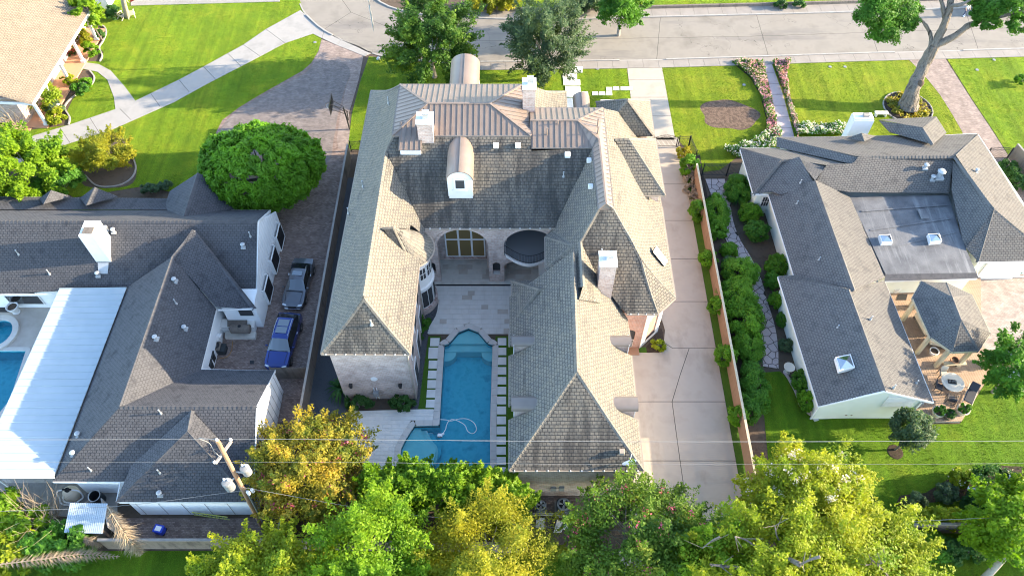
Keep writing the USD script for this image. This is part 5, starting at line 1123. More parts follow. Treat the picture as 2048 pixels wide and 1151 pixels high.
# corrugated white patio cover
cv = thing('patio_cover', 'long white corrugated patio roof beside the pale pool', 'patio cover', (-33, 27, 0))
c0_, c1_, c2_, c3_ = at(119, 577, 3.45), at(253, 575, 3.25), at(107, 953, 3.25), at(-52, 953, 3.45)
def lerp(a, b, t): return np.asarray(a) + (np.asarray(b) - a) * t
N_ = 27
for i in range(N_):
    a, b, c, d = lerp(c0_, c3_, i / N_), lerp(c1_, c2_, i / N_), lerp(c1_, c2_, (i + 1) / N_ - .002), lerp(c0_, c3_, (i + 1) / N_ - .002)
    part(cv, 'roof_panel', poly3([a, b, c, d], .04), M['canopy']); part(cv, 'rib', bar(lerp(a, d, .03) + [0, 0, .03], lerp(b, c, .03) + [0, 0, .03], .06, .05), M['canopy'])
for a, b in ((c0_, c3_), (c3_, c2_)): part(cv, 'edge_beam', bar(a - [0, 0, .1], b - [0, 0, .1], .1, .14), M['white_paint'])
for t in (.05, .35, .65, .95): p = lerp(c0_, c3_, t); part(cv, 'post', bx(p[0] + .05, p[0] + .17, p[1] - .06, p[1] + .06, 0, 3.35), M['white_paint'])
# pale pool of the western neighbour
tr2 = thing('patio_paving', kind='structure')
part(tr2, 'paving', sheet(pg([(-200, 560), (150, 560), (110, 1000), (-200, 1000)]).difference(holes), .012), M['paver_tan'])
p2 = pool('swimming_pool', pool2_poly.intersection(sbox(-60, 10, 0, 60)), 1.3); p3 = pool('spa_pool', spa_poly, .8)
part(p2, 'coping', prism(pool2_poly.buffer(.35).difference(pool2_poly.buffer(.005)), 0, .07), M['coping']); part(p3, 'spa_rim', prism(spa_poly.buffer(.45).difference(spa_poly.buffer(.005)), 0, .22), M['coping'])
pt = thing('planter_pot', 'big white urn standing by the wall behind the pale pool', 'plant pot', at(34, 624)); part(pt, 'pot', lathe([(.0, .0), (.26, 0), (.30, .08), (.24, .2), (.46, .75), (.48, .84), (.40, .84), (.36, .72), (0, .70)], 22), M['white_paint'], local=True, smooth=35); part(pt, 'earth', lathe([(0, .74), (.36, .74)], 16), M['soil'], local=True)
wn = part(LN, 'window', bx(-40, -37.2, gs[1] + .30, gs[1] + .34, .5, 2.4), M['white_paint']); part(wn, 'pane', bx(-39.9, -37.3, gs[1] + .285, gs[1] + .30, .6, 2.3), M['window'])
solo('doormat', prism(pg([(0, 612), (28, 612), (22, 624), (-4, 624)]), .014, .035), M['black_metal'], 'black mat by the white wall of the pale pool patio', 'mat')
# top-left house with the tan roof
TL = thing('tan_roof_house', 'house with wide tan shingle roof and white porch columns', 'house', (-50, 68, 0))
t0, t1, t2, t3 = at(166, 42, 3.2), at(84, 174, 3.2), at(60, 215, 3.2), at(-200, 215, 3.2)
tR0, tR1 = at(-260, -20, 7.5), at(-200, 40, 7.5)
t4 = at(200, -12, 3.2); t5 = at(262, -40, 3.2)
eav = (t1 - t0)[:2] / np.linalg.norm((t1 - t0)[:2]); inw = np.array([eav[1], -eav[0]]); inw = inw if inw[0] < 0 else -inw
tN = t0 - np.r_[eav * 3, 0]; tS = t1 + np.r_[eav * 2.2, 0]; 
apex0 = tN + np.r_[inw * 11 + 0 * eav, 4.0]; apex1 = tS + np.r_[inw * 11, 4.0]
tW = tS + np.r_[inw * 22, 0]; tNW = tN + np.r_[inw * 22, 0]
shingled(TL, [[tN, tS, apex1, apex0], [tS, tW, apex1], [tW, tNW, apex0, apex1], [tNW, tN, apex0]], 'shingle_tan', caps=[(tS, apex1), (apex0, apex1)], seed=300)
fascia(TL, tN, tS, h=.28, w=.12); fascia(TL, tS, tW, h=.28, w=.12)
iw = np.r_[inw, 0]; ev = np.r_[eav, 0]
part(TL, 'wall', prism([(tN + iw * 2.2)[:2], (tS + iw * 2.2 - ev * .6)[:2], (tW - iw * 1 - ev * .6)[:2], (tNW - iw)[:2]], 0, 3.1), M['brick'])
part(TL, 'porch_floor', prism([(tN + iw * .1)[:2], (tS + iw * .1)[:2], (tS + iw * 2.2)[:2], (tN + iw * 2.2)[:2]], 0, .12), M['clay'])
Lp = np.linalg.norm((tS - tN)[:2])
for q in (.12, .36, .58, .80, .97): p = tN + (tS - tN) * q + iw * .35; part(TL, 'column', merge([bx(p[0] - .12, p[0] + .12, p[1] - .12, p[1] + .12, .1, 3.0), bx(p[0] - .19, p[0] + .19, p[1] - .19, p[1] + .19, .1, .35)]), M['white_paint'])
# white sided corner of a further building, top left
fb = thing('white_building', 'white building corner behind the pair of pale garden chairs', 'house', at(212, 10)); b_ = at(215, 18)
part(fb, 'wall', bx(b_[0] - 3.5, b_[0] + .3, b_[1], b_[1] + 6, 0, 3), M['siding_white']); wn = part(fb, 'window', bx(b_[0] + .3, b_[0] + .34, b_[1] + .5, b_[1] + 2.0, 1, 2.3), M['white_paint']); part(wn, 'pane', bx(b_[0] + .34, b_[0] + .35, b_[1] + .6, b_[1] + 1.9, 1.1, 2.2), M['room_dark'])
part(fb, 'roof', poly3([(b_[0] - 4, b_[1] - .4, 3.0), (b_[0] + .8, b_[1] - .4, 3.0), (b_[0] + .8, b_[1] + 6, 4.6), (b_[0] - 4, b_[1] + 6, 4.6)], .12), M['shingle_grey'])
solo('pavement', prism(pg([(262, -2), (560, -8), (560, 4), (262, 12)]), 0, .05), M['concrete_far'], kind='structure')
# ------------------------------------------------------------------ eastern neighbour, pavilion and deck
RN = thing('grey_house', 'sprawling low house with grey shingle roof, flat middle and pale green walls', 'house', (30, 40, 0))
ez, rz = 2.75, 4.95
a0, a1_ = at(1480, 296, ez), at(1507, 388, ez); ar0, ar1 = at(1563, 319, 4.5), at(1596, 319, 4.5)
b0_, b1_ = at(1652, 333, 4.7), at(1705, 330, 4.75); bN = at(1553, 275, ez)
m0, m1 = at(1717, 313, 5.15), at(1910, 312, 5.15); neC = at(1956, 268, ez); nwC = bN
er1 = at(1988, 418, 5.15)
wr0, wr1 = at(1630, 361, 4.9), at(1709, 580, 4.9); wr2 = at(1697, 578, 4.95); wr3 = at(1771, 781, 4.95)
we0, we1 = at(1537, 388, ez), at(1588, 551, ez); we2, we3 = at(1556, 553, ez), at(1637, 812, 2.7)
ee0, ee1 = at(1769, 561, ez), at(1867, 804, 2.9)
eaE = at(2060, 425, ez)
eh0, eh1 = at(1957, 523, ez), at(2110, 521, ez)
fx0, fx1 = at(1700, 392, 3.35), at(1897, 388, 3.35); fy0, fy1 = at(1771, 548, 3.0), at(1953, 545, 3.0)
polys = [[a0, a1_, ar0], [a0, ar0, ar1, b0_, b1_, at(1700, 322, 4.75), bN + [-.4, -.5, .1], at(1547, 293, ez)] if False else [a0, ar0, ar1, at(1552, 296, ez)], [ar1, at(1552, 296, ez), b1_, b0_],
         [a1_, ar0, ar1, wr0 + [0, 0, 0], at(1560, 392, 3.2), we0], [ar1, b0_, wr0], [bN, m0, b1_, at(1553, 293, ez)],
         [bN, m0, m1, neC], [m0, m1, fx1, fx0, wr0, b0_, b1_], [neC, m1, er1, at(2110, 515, ez)],
         [m1, er1, at(1932, 496, 3.2), fx1], [er1, eh0, eh1], [er1, at(1932, 496, 3.2), eh0],
         [wr0, wr1, we1, we0], [wr2, wr3, we3, we2], [we2, we1 + [.0, 0, .0], wr1, wr2] if False else [we2, wr2, we1 + [.3, 0, .1]],
         [wr0, fx0, fy0, ee0 + [0, .2, 0], wr1], [wr2, ee0, ee1, wr3]]
shingled(RN, polys, 'shingle_grey', caps=[(m0, m1), (m1, er1), (ar0, ar1), (b0_, b1_), (wr0, wr1), (wr2, wr3), (m1, neC), (er1, eh0), (a0, ar0), (a1_, ar0), (er1, eh1)], seed=500)
fr_ = part(RN, 'flat_roof', poly3([fx0 - [0, 0, .1], fx1 - [0, 0, .1], at(1932, 498, 3.1), fy1, fy0]), M['membrane'])
for t in (.2, .45, .7): part(fr_, 'membrane_lap', bar(lerp(fx0, fy0, t) + [.4, 0, -.03], lerp(fx1, at(1932, 498, 3.1), t) + [-.4, 0, .0], .16, .015), M['membrane'])
part(fr_, 'hatch', bar(at(1843, 418, 3.35), at(1851, 437, 3.3), .7, .05), M['membrane'])
part(fr_, 'roof_edge', poly3([fy0, fy1, at(1957, 556, 2.8), at(1769, 562, 2.8)]), M['shingle_dark'])
# small front gables
gt0, gt1, gtb, gtl, gtr = at(1790, 240, 4.0), at(1838, 252, 4.55), at(1866, 288, 4.5), at(1758, 238, ez), at(1873, 233, ez)
shingled(RN, [[at(1758, 239, ez), at(1845, 256, 4.4), gtb, at(1778, 266, ez)], [at(1758, 239, ez), at(1873, 233, ez), at(1845, 256, 4.4)], [at(1845, 256, 4.4), at(1873, 233, ez), at(1893, 266, ez), gtb]], 'shingle_grey', caps=[(at(1845, 256, 4.4), gtb)], seed=560)
kk = at(1729, 283, 4.1); shingled(RN, [[at(1723, 266, 4.2), kk, at(1692, 277, 3.2)], [at(1723, 266, 4.2), kk, at(1752, 272, 3.2)]], 'shingle_grey', seed=570)
ck2 = at(1722, 262, 2.9); cc = part(RN, 'chimney', bx(ck2[0] - .95, ck2[0] + .85, ck2[1] + .15, ck2[1] + 1.1, 0, 3.95), M['white_paint'])
part(cc, 'chimney_top', merge([bx(ck2[0] - .9, ck2[0] + .8, ck2[1] + .2, ck2[1] + 1.05, 3.95, 4.12)]), M['white_paint']); part(cc, 'flue', bx(ck2[0] - .1, ck2[0] + .4, ck2[1] + .4, ck2[1] + .8, 4.12, 4.34), M['wood_grey'])
WG = 'grey_green_paint'
def rw_(pts, z1=2.65, mat=WG): part(RN, 'wall', prism([p[:2] for p in pts], 0, z1), M[mat])
i_ = .45
rw_([a0 + [i_, -i_, 0], a1_ + [i_, .3, 0], we0 + [.6, .3, 0], we0 + [3, 3, 0], bN + [1, -i_ - 1.2, 0]]); rw_([bN + [i_, -i_, 0], neC + [-i_, -i_, 0], eaE + [-i_, 0, 0], eh1 + [0, .4, 0], eh0 + [.4, .4, 0], fx1 + [0, 0, 0], fx0, wr0, bN + [.8, -2, 0]])
rw_([we0 + [i_, 1, 0], we1 + [i_, 0, 0], we2 + [i_, -.3, 0], we3 + [i_, .35, 0], ee1 + [-i_ - .2, .35, 0], ee0 + [-i_, 0, 0], fx0 + [1, 0, 0]])
rw_([ee0 + [-1, .5, 0], at(1954, 556, ez) + [0, .5, 0], fx1, fx0])
gy = we3[1] + .42; gpo = Polygon([(we3[0] + .45, 0), (ee1[0] - .65, 0), (ee1[0] - .65, 2.7), (wr3[0], 4.78), (we3[0] + .45, 2.6)])
part(RN, 'gable_wall', upright(affinity.translate(gpo, -(we3[0]), 0), (we3[0], gy), (ee1[0], gy), .06), M[WG])
def fpt(px, py): return on(px, py, (0, 1, 0), (0, gy, 0))
sh = part(RN, 'window_shutter', bx(fpt(1766, 806)[0], fpt(1828, 803)[0], gy - .05, gy, fpt(1770, 812)[2], fpt(1790, 792)[2]), M['white_paint'])
for t in np.linspace(.06, .94, 8):
    x0_, x1_ = fpt(1766, 806)[0], fpt(1828, 803)[0]; za, zb = fpt(1770, 812)[2], fpt(1790, 792)[2]
    part(sh, 'louvre', bx(x0_ + .06, x1_ - .06, gy - .07, gy - .05, za + (zb - za) * t - .02, za + (zb - za) * t + .02), M['grey_green_paint'])
part(RN, 'wall_vent', merge([bx(fpt(1699, 820)[0] - .06, fpt(1699, 820)[0] + .06, gy - .04, gy, .5, .62), bx(fpt(1710, 820)[0] - .05, fpt(1710, 820)[0] + .05, gy - .04, gy, .5, .6)]), M['gutter'])
for a, b in ((a0, a1_), (a1_, we0), (we0, we1), (we1, we2), (we2, we3), (we3, wr3), (wr3, ee1), (ee1, ee0), (ee0, at(1954, 556, ez)), (at(1954, 556, ez), eh0), (eh0, eh1), (neC, eaE), (bN, neC), (a0, at(1552, 296, ez))): fascia(RN, a, b, 'white_paint', .07, .16)
wn = part(RN, 'window', bx(at(1512, 395, 1.6)[0] + .35, at(1540, 395, 1.6)[0] - .1, a1_[1] + .2, a1_[1] + .3, 1.0, 2.2), M['white_paint'])
for i in range(3):
    for j in range(2):
        x0_, x1_ = at(1512, 395, 1.6)[0] + .42, at(1540, 395, 1.6)[0] - .17; w_ = (x1_ - x0_) / 3; part(wn, 'pane', bx(x0_ + i * w_ + .02, x0_ + (i + 1) * w_ - .02, a1_[1] + .185, a1_[1] + .2, 1.05 + j * .56, 1.56 + j * .56), M['room_dark'])
gdo = part(RN, 'garage_door', bx(at(1963, 545, 1)[0], at(2036, 545, 1)[0], eh0[1] + .3, eh0[1] + .4, .05, 2.4), M['white_paint'])
for z in np.arange(.5, 2.3, .45): part(gdo, 'door_groove', bx(at(1965, 545, 1)[0], at(2034, 545, 1)[0], eh0[1] + .29, eh0[1] + .30, z, z + .02), M['gutter'])
def skyl(n0, pxs, zz):
    p = [at(x, y, zz) for x, y in pxs]; c = sum(p) / 4
    f = part(RN, 'skylight', prism([q[:2] for q in p], zz - .25, zz + .12), M['white_paint'])
    v = [c + (q - c) * .86 + [0, 0, .13] for q in p] + [c + [0, 0, .38]]; part(f, 'dome', (np.array(v), np.array([[0, 1, 4], [1, 2, 4], [2, 3, 4], [3, 0, 4]])), M['skylight'])
skyl(0, ((1670, 715), (1700, 709), (1709, 736), (1678, 743)), 4.25); skyl(0, ((1757, 471), (1780, 470), (1785, 486), (1763, 487)), 3.35); skyl(0, ((1855, 469), (1878, 468), (1883, 484), (1860, 486)), 3.35)
nWr = plane_of(wr2, wr3, we3); nWu = plane_of(wr0, wr1, we1); nEr = plane_of(wr1, ee0, ee1); nMs = plane_of(m0, m1, fx1); nEw = plane_of(neC, m1, er1)
for px_, py_, n_ in ((1594, 407, nWu), (1638, 519, nWu), (1675, 655, nWr), (1742, 637, nEr), (1788, 774, nEr), (1833, 765, nEr), (1922, 343, nMs), (1867, 412, nMs), (1601, 365, nWu)): pipe(on(px_, py_, *n_), .3, .05, 'steel', RN)
for px_, py_, s in ((1850, 335, .8), (1864, 358, .8), (1878, 352, 1.3)): turbine(RN, on(px_, py_, *nMs), 'steel', s)
turbine(RN, on(1952, 343, *nEw), 'steel', .6); part(RN, 'downpipe', merge([bx(we3[0] + .3, we3[0] + .4, gy - .1, gy, 0, 2.6), bx(ee1[0] - .72, ee1[0] - .62, gy - .1, gy, 0, 2.6)]), M['white_paint'])
# deck, board by board
deck = pg([(1700, 556), (1958, 556), (1960, 690), (1987, 735), (1920, 845), (1853, 846), (1814, 822), (1790, 760)])
dk = thing('deck', kind='structure'); part(dk, 'deck_frame', prism(deck.buffer(-.02), .02, .26), M['wood_grey'])
th_ = math.radians(4); rotd = affinity.rotate(deck, -4, origin=(0, 0)); x0_, y0_, x1_, y1_ = rotd.bounds
for x in np.arange(x0_, x1_, .185):
    g = affinity.rotate(sbox(x + .006, y0_, x + .179, y1_).intersection(rotd), 4, origin=(0, 0))
    for q in getattr(g, 'geoms', [g]):
        if q.geom_type == 'Polygon' and q.area > .02: part(dk, 'plank', prism(q, .262, .29), M['deck'])
dz = .29
# eight-sided pavilion
gz = thing('gazebo', 'eight sided garden pavilion with grey shingle roof on pale posts over the deck', 'gazebo', at(1905, 640))
gr0, gr1 = at(1904.6, 594, 4.6), at(1922.6, 640, 4.6); ge = [at(x, y, 3.1) for x, y in ((1843, 562), (1825, 594), (1860, 672), (1905, 703), (1958, 701), (1981, 666), (1944, 589), (1893, 565))]
shingled(gz, [[ge[0], ge[1], gr0], [ge[1], ge[2], gr1, gr0], [ge[2], ge[3], gr1], [ge[3], ge[4], gr1], [ge[4], ge[5], gr1], [ge[5], ge[6], gr0, gr1], [ge[6], ge[7], gr0], [ge[7], ge[0], gr0]], 'shingle_grey', caps=[(gr0, gr1)] + [(e, gr0 if i in (0, 1, 6, 7) else gr1) for i, e in enumerate(ge)], seed=600)
gc = sum(ge) / 8
for i in range(8):
    a, b = ge[i], ge[(i + 1) % 8]; part(gz, 'fascia', bar(a - [0, 0, .12], b - [0, 0, .12], .06, .22), M['post_wood'])
    p = gc + (a - gc) * .87; part(gz, 'post', bx(p[0] - .13, p[0] + .13, p[1] - .13, p[1] + .13, dz, 3.0), M['post_wood'])
    q = gc + (b - gc) * .87; part(gz, 'beam', bar((p[0], p[1], 2.9), (q[0], q[1], 2.9), .14, .22), M['post_wood'])
p = gc + (ge[2] - gc) * .9; q = gc + (ge[3] - gc) * .9
part(gz, 'bench_rail', bar(np.r_[at(1878, 737)[:2], .75], np.r_[at(1923, 735)[:2], .75], .35, .08), M['post_wood'])
def sofa(name, label, p, rz, L=1.9):
    s = thing(name, label, 'sofa', (p[0], p[1], dz), rotz=rz)
    part(s, 'base', xf(chamfer_box(L, .85, .3, .05), move=(0, 0, .2)), M['wood_old'], local=True)
    part(s, 'back_frame', merge([xf(chamfer_box(L, .14, .45, .05), move=(0, .38, .55)), xf(chamfer_box(.14, .8, .28, .05), move=(-L / 2 + .07, 0, .46)), xf(chamfer_box(.14, .8, .28, .05), move=(L / 2 - .07, 0, .46))]), M['cream_pot'], local=True)
    for i in (-1, 1): part(s, 'seat_cushion', xf(chamfer_box(L / 2 - .16, .62, .16, .05), move=(i * (L / 4 - .06), -.05, .43)), M['cushion'], local=True); part(s, 'back_cushion', xf(chamfer_box(L / 2 - .2, .16, .36, .06), rotx=-.2, move=(i * (L / 4 - .06), .26, .64)), M['cushion'], local=True)
    return s
sofa('outdoor_sofa', 'pale cushioned outdoor sofa facing into the pavilion beside the house', at(1842, 657), 98, 1.9)
ac_ = sofa('outdoor_sofa', 'second pale outdoor sofa under the south edge of the pavilion roof', at(1872, 692), 165, 1.5)
def pot(name, label, loc, r, h, mat, plant=None, group=None, z=dz):
    t = thing(name, label, 'plant pot', (loc[0], loc[1], z), group)
    part(t, 'pot', lathe([(0, 0), (r * .7, 0), (r, h * .85), (r * 1.1, h * .86), (r * 1.1, h), (r * .9, h), (r * .85, h * .8), (0, h * .8)], 22), M[mat], local=True, smooth=35)
    part(t, 'earth', lathe([(0, h * .84), (r * .86, h * .84)], 18), M['soil'], local=True)
    if plant:
        lv, _ = crown(int(loc[0] * 10) % 97, (r * .95, r * .95, r * .7), 700, .08, clumps=18); part(t, 'foliage', (lv[0] + [0, 0, h + r * .55], lv[1]), M[plant], local=True, kind='stuff')
    return t
pot('planter_pot', 'potted shrub nearest the house gable on the deck edge', at(1868, 832), .42, .55, 'cream_pot', 'leaf_green'); pot('planter_pot', 'smallest dark pot of green leaves between two larger pots', at(1891, 838), .34, .4, 'wood_old', 'leaf_dark'); pot('planter_pot', 'cream pot of leafy shrub at the deck corner by the yellow grass', at(1917, 828), .42, .55, 'cream_pot', 'leaf_green')
pot('planter_pot', 'pot of yellow green shrub on the deck corner beside the pavilion', at(1975, 732), .45, .5, 'cream_pot', 'leaf_yellow'); pot('planter_pot', 'empty clay urn under the pavilion edge beside the low rail', at(1900, 730), .3, .6, 'clay')
pot('planter_pot', 'white ring shaped pot beside the southern sofa', at(1862, 710), .33, .38, 'white_paint'); pot('planter_pot', 'pot with clipped plant by the white tub at the house corner', at(1799, 578), .34, .5, 'white_paint', 'leaf_dark'); pot('planter_pot', 'round dark plant pot beside the garage door of the grey house', at(2036, 548), .36, .4, 'clay', 'leaf_dark', z=.02)
tb = thing('hot_tub', 'white tub standing in the corner of the deck under the eave', 'tub', (at(1784, 577)[0], at(1784, 577)[1], dz)); part(tb, 'tub', xf(lathe([(0, 0), (.55, 0), (.62, .5), (.55, .5), (.5, .12), (0, .12)], 22), scale=(1, 1.2, 1)), M['white_paint'], local=True, smooth=35)
# dining table, chairs, lounger
tp = at(1897, 773, dz); dt = thing('dining_table', 'round stone topped table with dark tray on the deck', 'table', (tp[0], tp[1], dz))
part(dt, 'table_top', lathe([(0, .70), (.78, .70), (.82, .73), (.78, .76), (0, .76)], 36), M['limestone'], local=True, smooth=35); part(dt, 'pedestal', lathe([(.35, 0), (.3, .06), (.12, .12), (.12, .68), (.25, .7)], 18), M['wood_old'], local=True, smooth=35)
ty = solo('tray', merge([xf(chamfer_box(.62, .36, .05, .015), rotz=-.15, move=(tp[0] - .08, tp[1] + .0, dz + .786))]), M['black_trim'], 'dark tray on the round stone table', 'tray')
for i, dx in enumerate((-.2, 0.02, .2)): solo('candle_jar', xf(lathe([(0, 0), (.05, 0), (.055, .12), (.045, .12), (.04, .02), (0, .02)], 10), move=(tp[0] - .08 + dx, tp[1] + .0, dz + .812)), M['grey_plastic'], ('small dark jar at the house end of the tray', 'small dark jar in the middle of the tray', 'small dark jar at the lawn end of the tray')[i], 'jar')
def chair(name, label, px_, py_, rz, mat='navy_cushion'):
    p = at(px_, py_, dz); c = thing(name, label, 'chair', (p[0], p[1], dz), rotz=rz, group=None)
    part(c, 'seat', xf(chamfer_box(.52, .52, .09, .03), move=(0, 0, .42)), M[mat], local=True); part(c, 'backrest', xf(chamfer_box(.5, .08, .5, .03), rotx=-.2, move=(0, .29, .70)), M[mat], local=True)
    for sx in (-1, 1):
        part(c, 'armrest', xf(chamfer_box(.06, .5, .04, .012), move=(sx * .3, 0, .64)), M['wood_old'], local=True)
        for sy in (-1, 1): part(c, 'leg', bar((sx * .3, sy * .24, 0), (sx * .3, sy * .24, .64), .045), M['wood_old'], local=True)
chair('patio_chair', 'pale outdoor chair pulled up between the table and the rail', 1882, 752, -10, 'cushion'); chair('patio_chair', 'dark cushioned chair on the house side of the round table', 1873, 778, 65); chair('patio_chair', 'dark cushioned chair on the south side of the round table', 1898, 802, 160)
lp = at(1938, 792, dz); lo_ = thing('sun_lounger', 'dark cushioned lounger beside the edge of the deck', 'sun lounger', (lp[0], lp[1], dz), rotz=-35)
part(lo_, 'frame', merge([bar((-.32, -.9, .3), (-.32, .9, .3), .05), bar((.32, -.9, .3), (.32, .9, .3), .05)]), M['limestone'], local=True)
part(lo_, 'cushion', merge([xf(chamfer_box(.62, 1.2, .1, .04), move=(0, -.25, .38)), xf(chamfer_box(.62, .7, .1, .04), rotx=.55, move=(0, .6, .54))]), M['navy_cushion'], local=True)
for sx in (-1, 1):
    for sy in (-.85, .7): part(lo_, 'leg', bar((sx * .32, sy, 0), (sx * .32, sy, .3), .05), M['limestone'], local=True)
gr = thing('barbecue', 'covered grey grill by the gable corner of the grey house', 'grill', (at(1829, 813)[0], at(1829, 813)[1], dz)); part(gr, 'lid', xf(chamfer_box(.6, .45, .35, .12), move=(0, 0, .85)), M['grey_plastic'], local=True); part(gr, 'cart', xf(chamfer_box(.56, .42, .6, .03), move=(0, 0, .36)), M['steel'], local=True)
for sx in (-1, 1): part(gr, 'wheel', xf(lathe([(0, -.03), (.1, -.03), (.1, .03), (0, .03)], 12), roty=math.pi / 2, move=(sx * .26, .16, .1)), M['rubber'], local=True); part(gr, 'side_shelf', xf(chamfer_box(.25, .38, .03, .01), move=(sx * .43, 0, .72)), M['steel'], local=True)
# ------------------------------------------------------------------ fences, gates, street furniture
def picket_fence(name, label, a, b, h, mat, face=1, post_every=2.4, w=.14, cap='wood_grey', boards_only=False):
    a, b = np.array(a, float), np.array(b, float); L = np.linalg.norm(b - a); d = (b - a) / L; nrm = np.array([-d[1], d[0]]) * face
    t = thing(name, label, 'fence', (a[0], a[1], 0)); R = rng(name, a.round(2).tolist()); n = int(L / w)
    ang = math.atan2(d[1], d[0]); 
    for i in range(n):
        c = a + d * (i + .5) * L / n + nrm * .03; hh = h + R.uniform(-.015, .015)
        part(t, 'picket', xf(bx(-w / 2 + .005, w / 2 - .005, -.011, .011, .05, hh), rotz=ang + R.uniform(-.01, .01), move=(c[0], c[1], 0)), M[mat])
    for q in range(int(L / post_every) + 1):
        c = a + d * min(q * post_every, L - .06) - nrm * .05; part(t, 'post', xf(bx(-.05, .05, -.05, .05, 0, h - .05), rotz=ang, move=(c[0], c[1], 0)), M[mat])
    for z in (.35, h * .55, h - .25): part(t, 'rail', bar(np.r_[a - nrm * .02, z], np.r_[b - nrm * .02, z], .045, .09), M[mat])
    if cap:
        ncap = max(1, int(L / 2.4))
        for q in range(ncap): part(t, 'cap_board', bar(np.r_[a + d * (q * L / ncap + .004) , h + .03], np.r_[a + d * ((q + 1) * L / ncap - .004), h + .03], .17, .045), M[cap])
    return t
picket_fence('board_fence', 'long weathered dark board fence between the brick driveway and the brick house', (-14.95, 52.4), (-15.05, 17.0), 1.85, 'wood_old', face=1)
picket_fence('board_fence', 'long warm orange board fence between the concrete driveway and the flagstone garden', (16.45, 49.9), (16.35, 17.2), 1.9, 'wood_fence', face=-1, cap='post_wood')
picket_fence('board_fence', 'weathered back fence south of the siding house', (-26.6, 16.45), (-15.1, 16.45), 1.75, 'wood_old', face=-1)
picket_fence('board_fence', 'short weathered fence run behind the pool trees', (-14.9, 16.4), (1.2, 16.2), 1.75, 'wood_old', face=-1)
picket_fence('board_fence', 'grey board fence with pale cap behind the yellow hedge', (22.5, 17.5), (33.6, 17.5), 1.7, 'wood_old', face=-1)
picket_fence('side_gate_fence', 'short dark board gate across the brick driveway behind the blue car', at(549, 745)[:2] + [.1, -.5], (-15.1, at(549, 745)[1] - .5), 1.7, 'wood_old', face=-1, cap=None)
def iron_fence(name, label, a, b, h, arch=0.0, cat='fence', step=.12):
    a, b = np.array(a, float), np.array(b, float); L = np.linalg.norm(b - a); d = (b - a) / L
    t = thing(name, label, cat, (a[0], a[1], 0)); top = lambda q: h + arch * math.sin(math.pi * q)
    for i in range(int(L / step) + 1):
        q = min(1, i * step / L); c = a + d * L * q; part(t, 'picket', bx(c[0] - .009, c[0] + .009, c[1] - .009, c[1] + .009, .08, top(q) + .1), M['black_metal'])
    for zz in (0, -.22): part(t, 'rail', tube([np.r_[a + d * L * q, top(q) + zz] for q in np.linspace(0, 1, 9)], .018, 5), M['black_metal'])
    part(t, 'rail', bar(np.r_[a, .18], np.r_[b, .18], .03), M['black_metal'])
    for p in (a, b): part(t, 'post', bx(p[0] - .04, p[0] + .04, p[1] - .04, p[1] + .04, 0, h + .12), M['black_metal'])
    return t
g0 = at(1306, 294)[:2]; g1_ = at(1352, 294)[:2]
iron_fence('driveway_gate', 'black iron driveway gate with arched top beside the brick house', g0, g1_, 1.15, .35, 'gate')
iron_fence('iron_fence', 'black iron fence from the driveway gate post to the fence corner', g1_ + [.15, 0], at(1376, 294)[:2], 1.3)
iron_fence('iron_fence', 'short iron fence turning south to the orange board fence', at(1377, 294)[:2], at(1389, 322)[:2], 1.3)
iron_fence('iron_fence', 'black iron fence and gate across the head of the flagstone path', at(1403, 352)[:2], at(1452, 352)[:2], 1.5)
iron_fence('iron_fence', 'dark iron fence behind the shrubs at the corner of the grey house', at(1453, 350)[:2], at(1492, 346)[:2], 1.5)
iron_fence('driveway_gate', 'black iron gate across the brick drive right of the grey house', at(1968, 318)[:2], at(2012, 318)[:2], 1.3, .15, 'gate')
iron_fence('iron_fence', 'small iron fence between the weathered fence end and the brick house', at(703, 302)[:2], at(724, 302)[:2], 1.2)
e = at(2012, 318)[:2]; picket_fence('board_fence', 'weathered board fence right of the iron drive gate', e + [.2, .1], e + [2.2, -8], 1.8, 'wood_old', face=-1)
# street lamp
lb = at(757, 118); sl = thing('street_lamp', 'tall pale steel street lamp at the corner of the brick driveway', 'street lamp', lb)
part(sl, 'pole', tube(smoothline([(0, 0, 0), (0, 0, 4), (0, 0, 7.4), (.15, .4, 8.2), (.5, 1.4, 8.6)], 5), np.linspace(.10, .05, 21), 10), M['steel'], local=True, smooth=50)
part(sl, 'lamp_head', xf(chamfer_box(.28, .62, .14, .05), move=(.6, 1.7, 8.6)), M['steel'], local=True); part(sl, 'base_plate', lathe([(.22, 0), (.22, .05), (.13, .2), (0, .2)], 14), M['steel'], local=True)
# basketball stand
hb = at(699.5, 259); bh = thing('basketball_hoop', 'black basketball stand with clear backboard over the brick driveway', 'basketball hoop', hb)
part(bh, 'pole', merge([tube([(0, 0, 0), (-.05, .0, 1.4), (-.15, 0, 2.75)], .075, 8), tube([(.08, 0, 1.2), (.1, 0, 2.3)], .05, 8)]), M['black_metal'], local=True, smooth=50)
part(bh, 'arm', merge([bar((-.15, y, z0), (-1.15, y * 2.2, z1), .045) for y in (-.14, .14) for z0, z1 in ((2.7, 3.35), (2.1, 2.75))] + [bar((.2, 0, 2.2), (-.2, 0, 2.6), .05)]), M['black_metal'], local=True)
bd = part(bh, 'backboard', bx(-1.21, -1.18, -.85, .85, 2.6, 3.65), M['windscreen'], local=True)
part(bd, 'frame', merge([bar((-1.2, -.86, z), (-1.2, .86, z), .06) for z in (2.6, 3.65)] + [bar((-1.2, y, 2.6), (-1.2, y, 3.65), .06) for y in (-.86, .86)]), M['black_metal'], local=True)
th = np.linspace(0, 2 * math.pi, 19); part(bh, 'rim', tube([(-1.5 + .23 * math.cos(a), .23 * math.sin(a), 3.05) for a in th], .014, 5), M['rust_stain'], local=True)
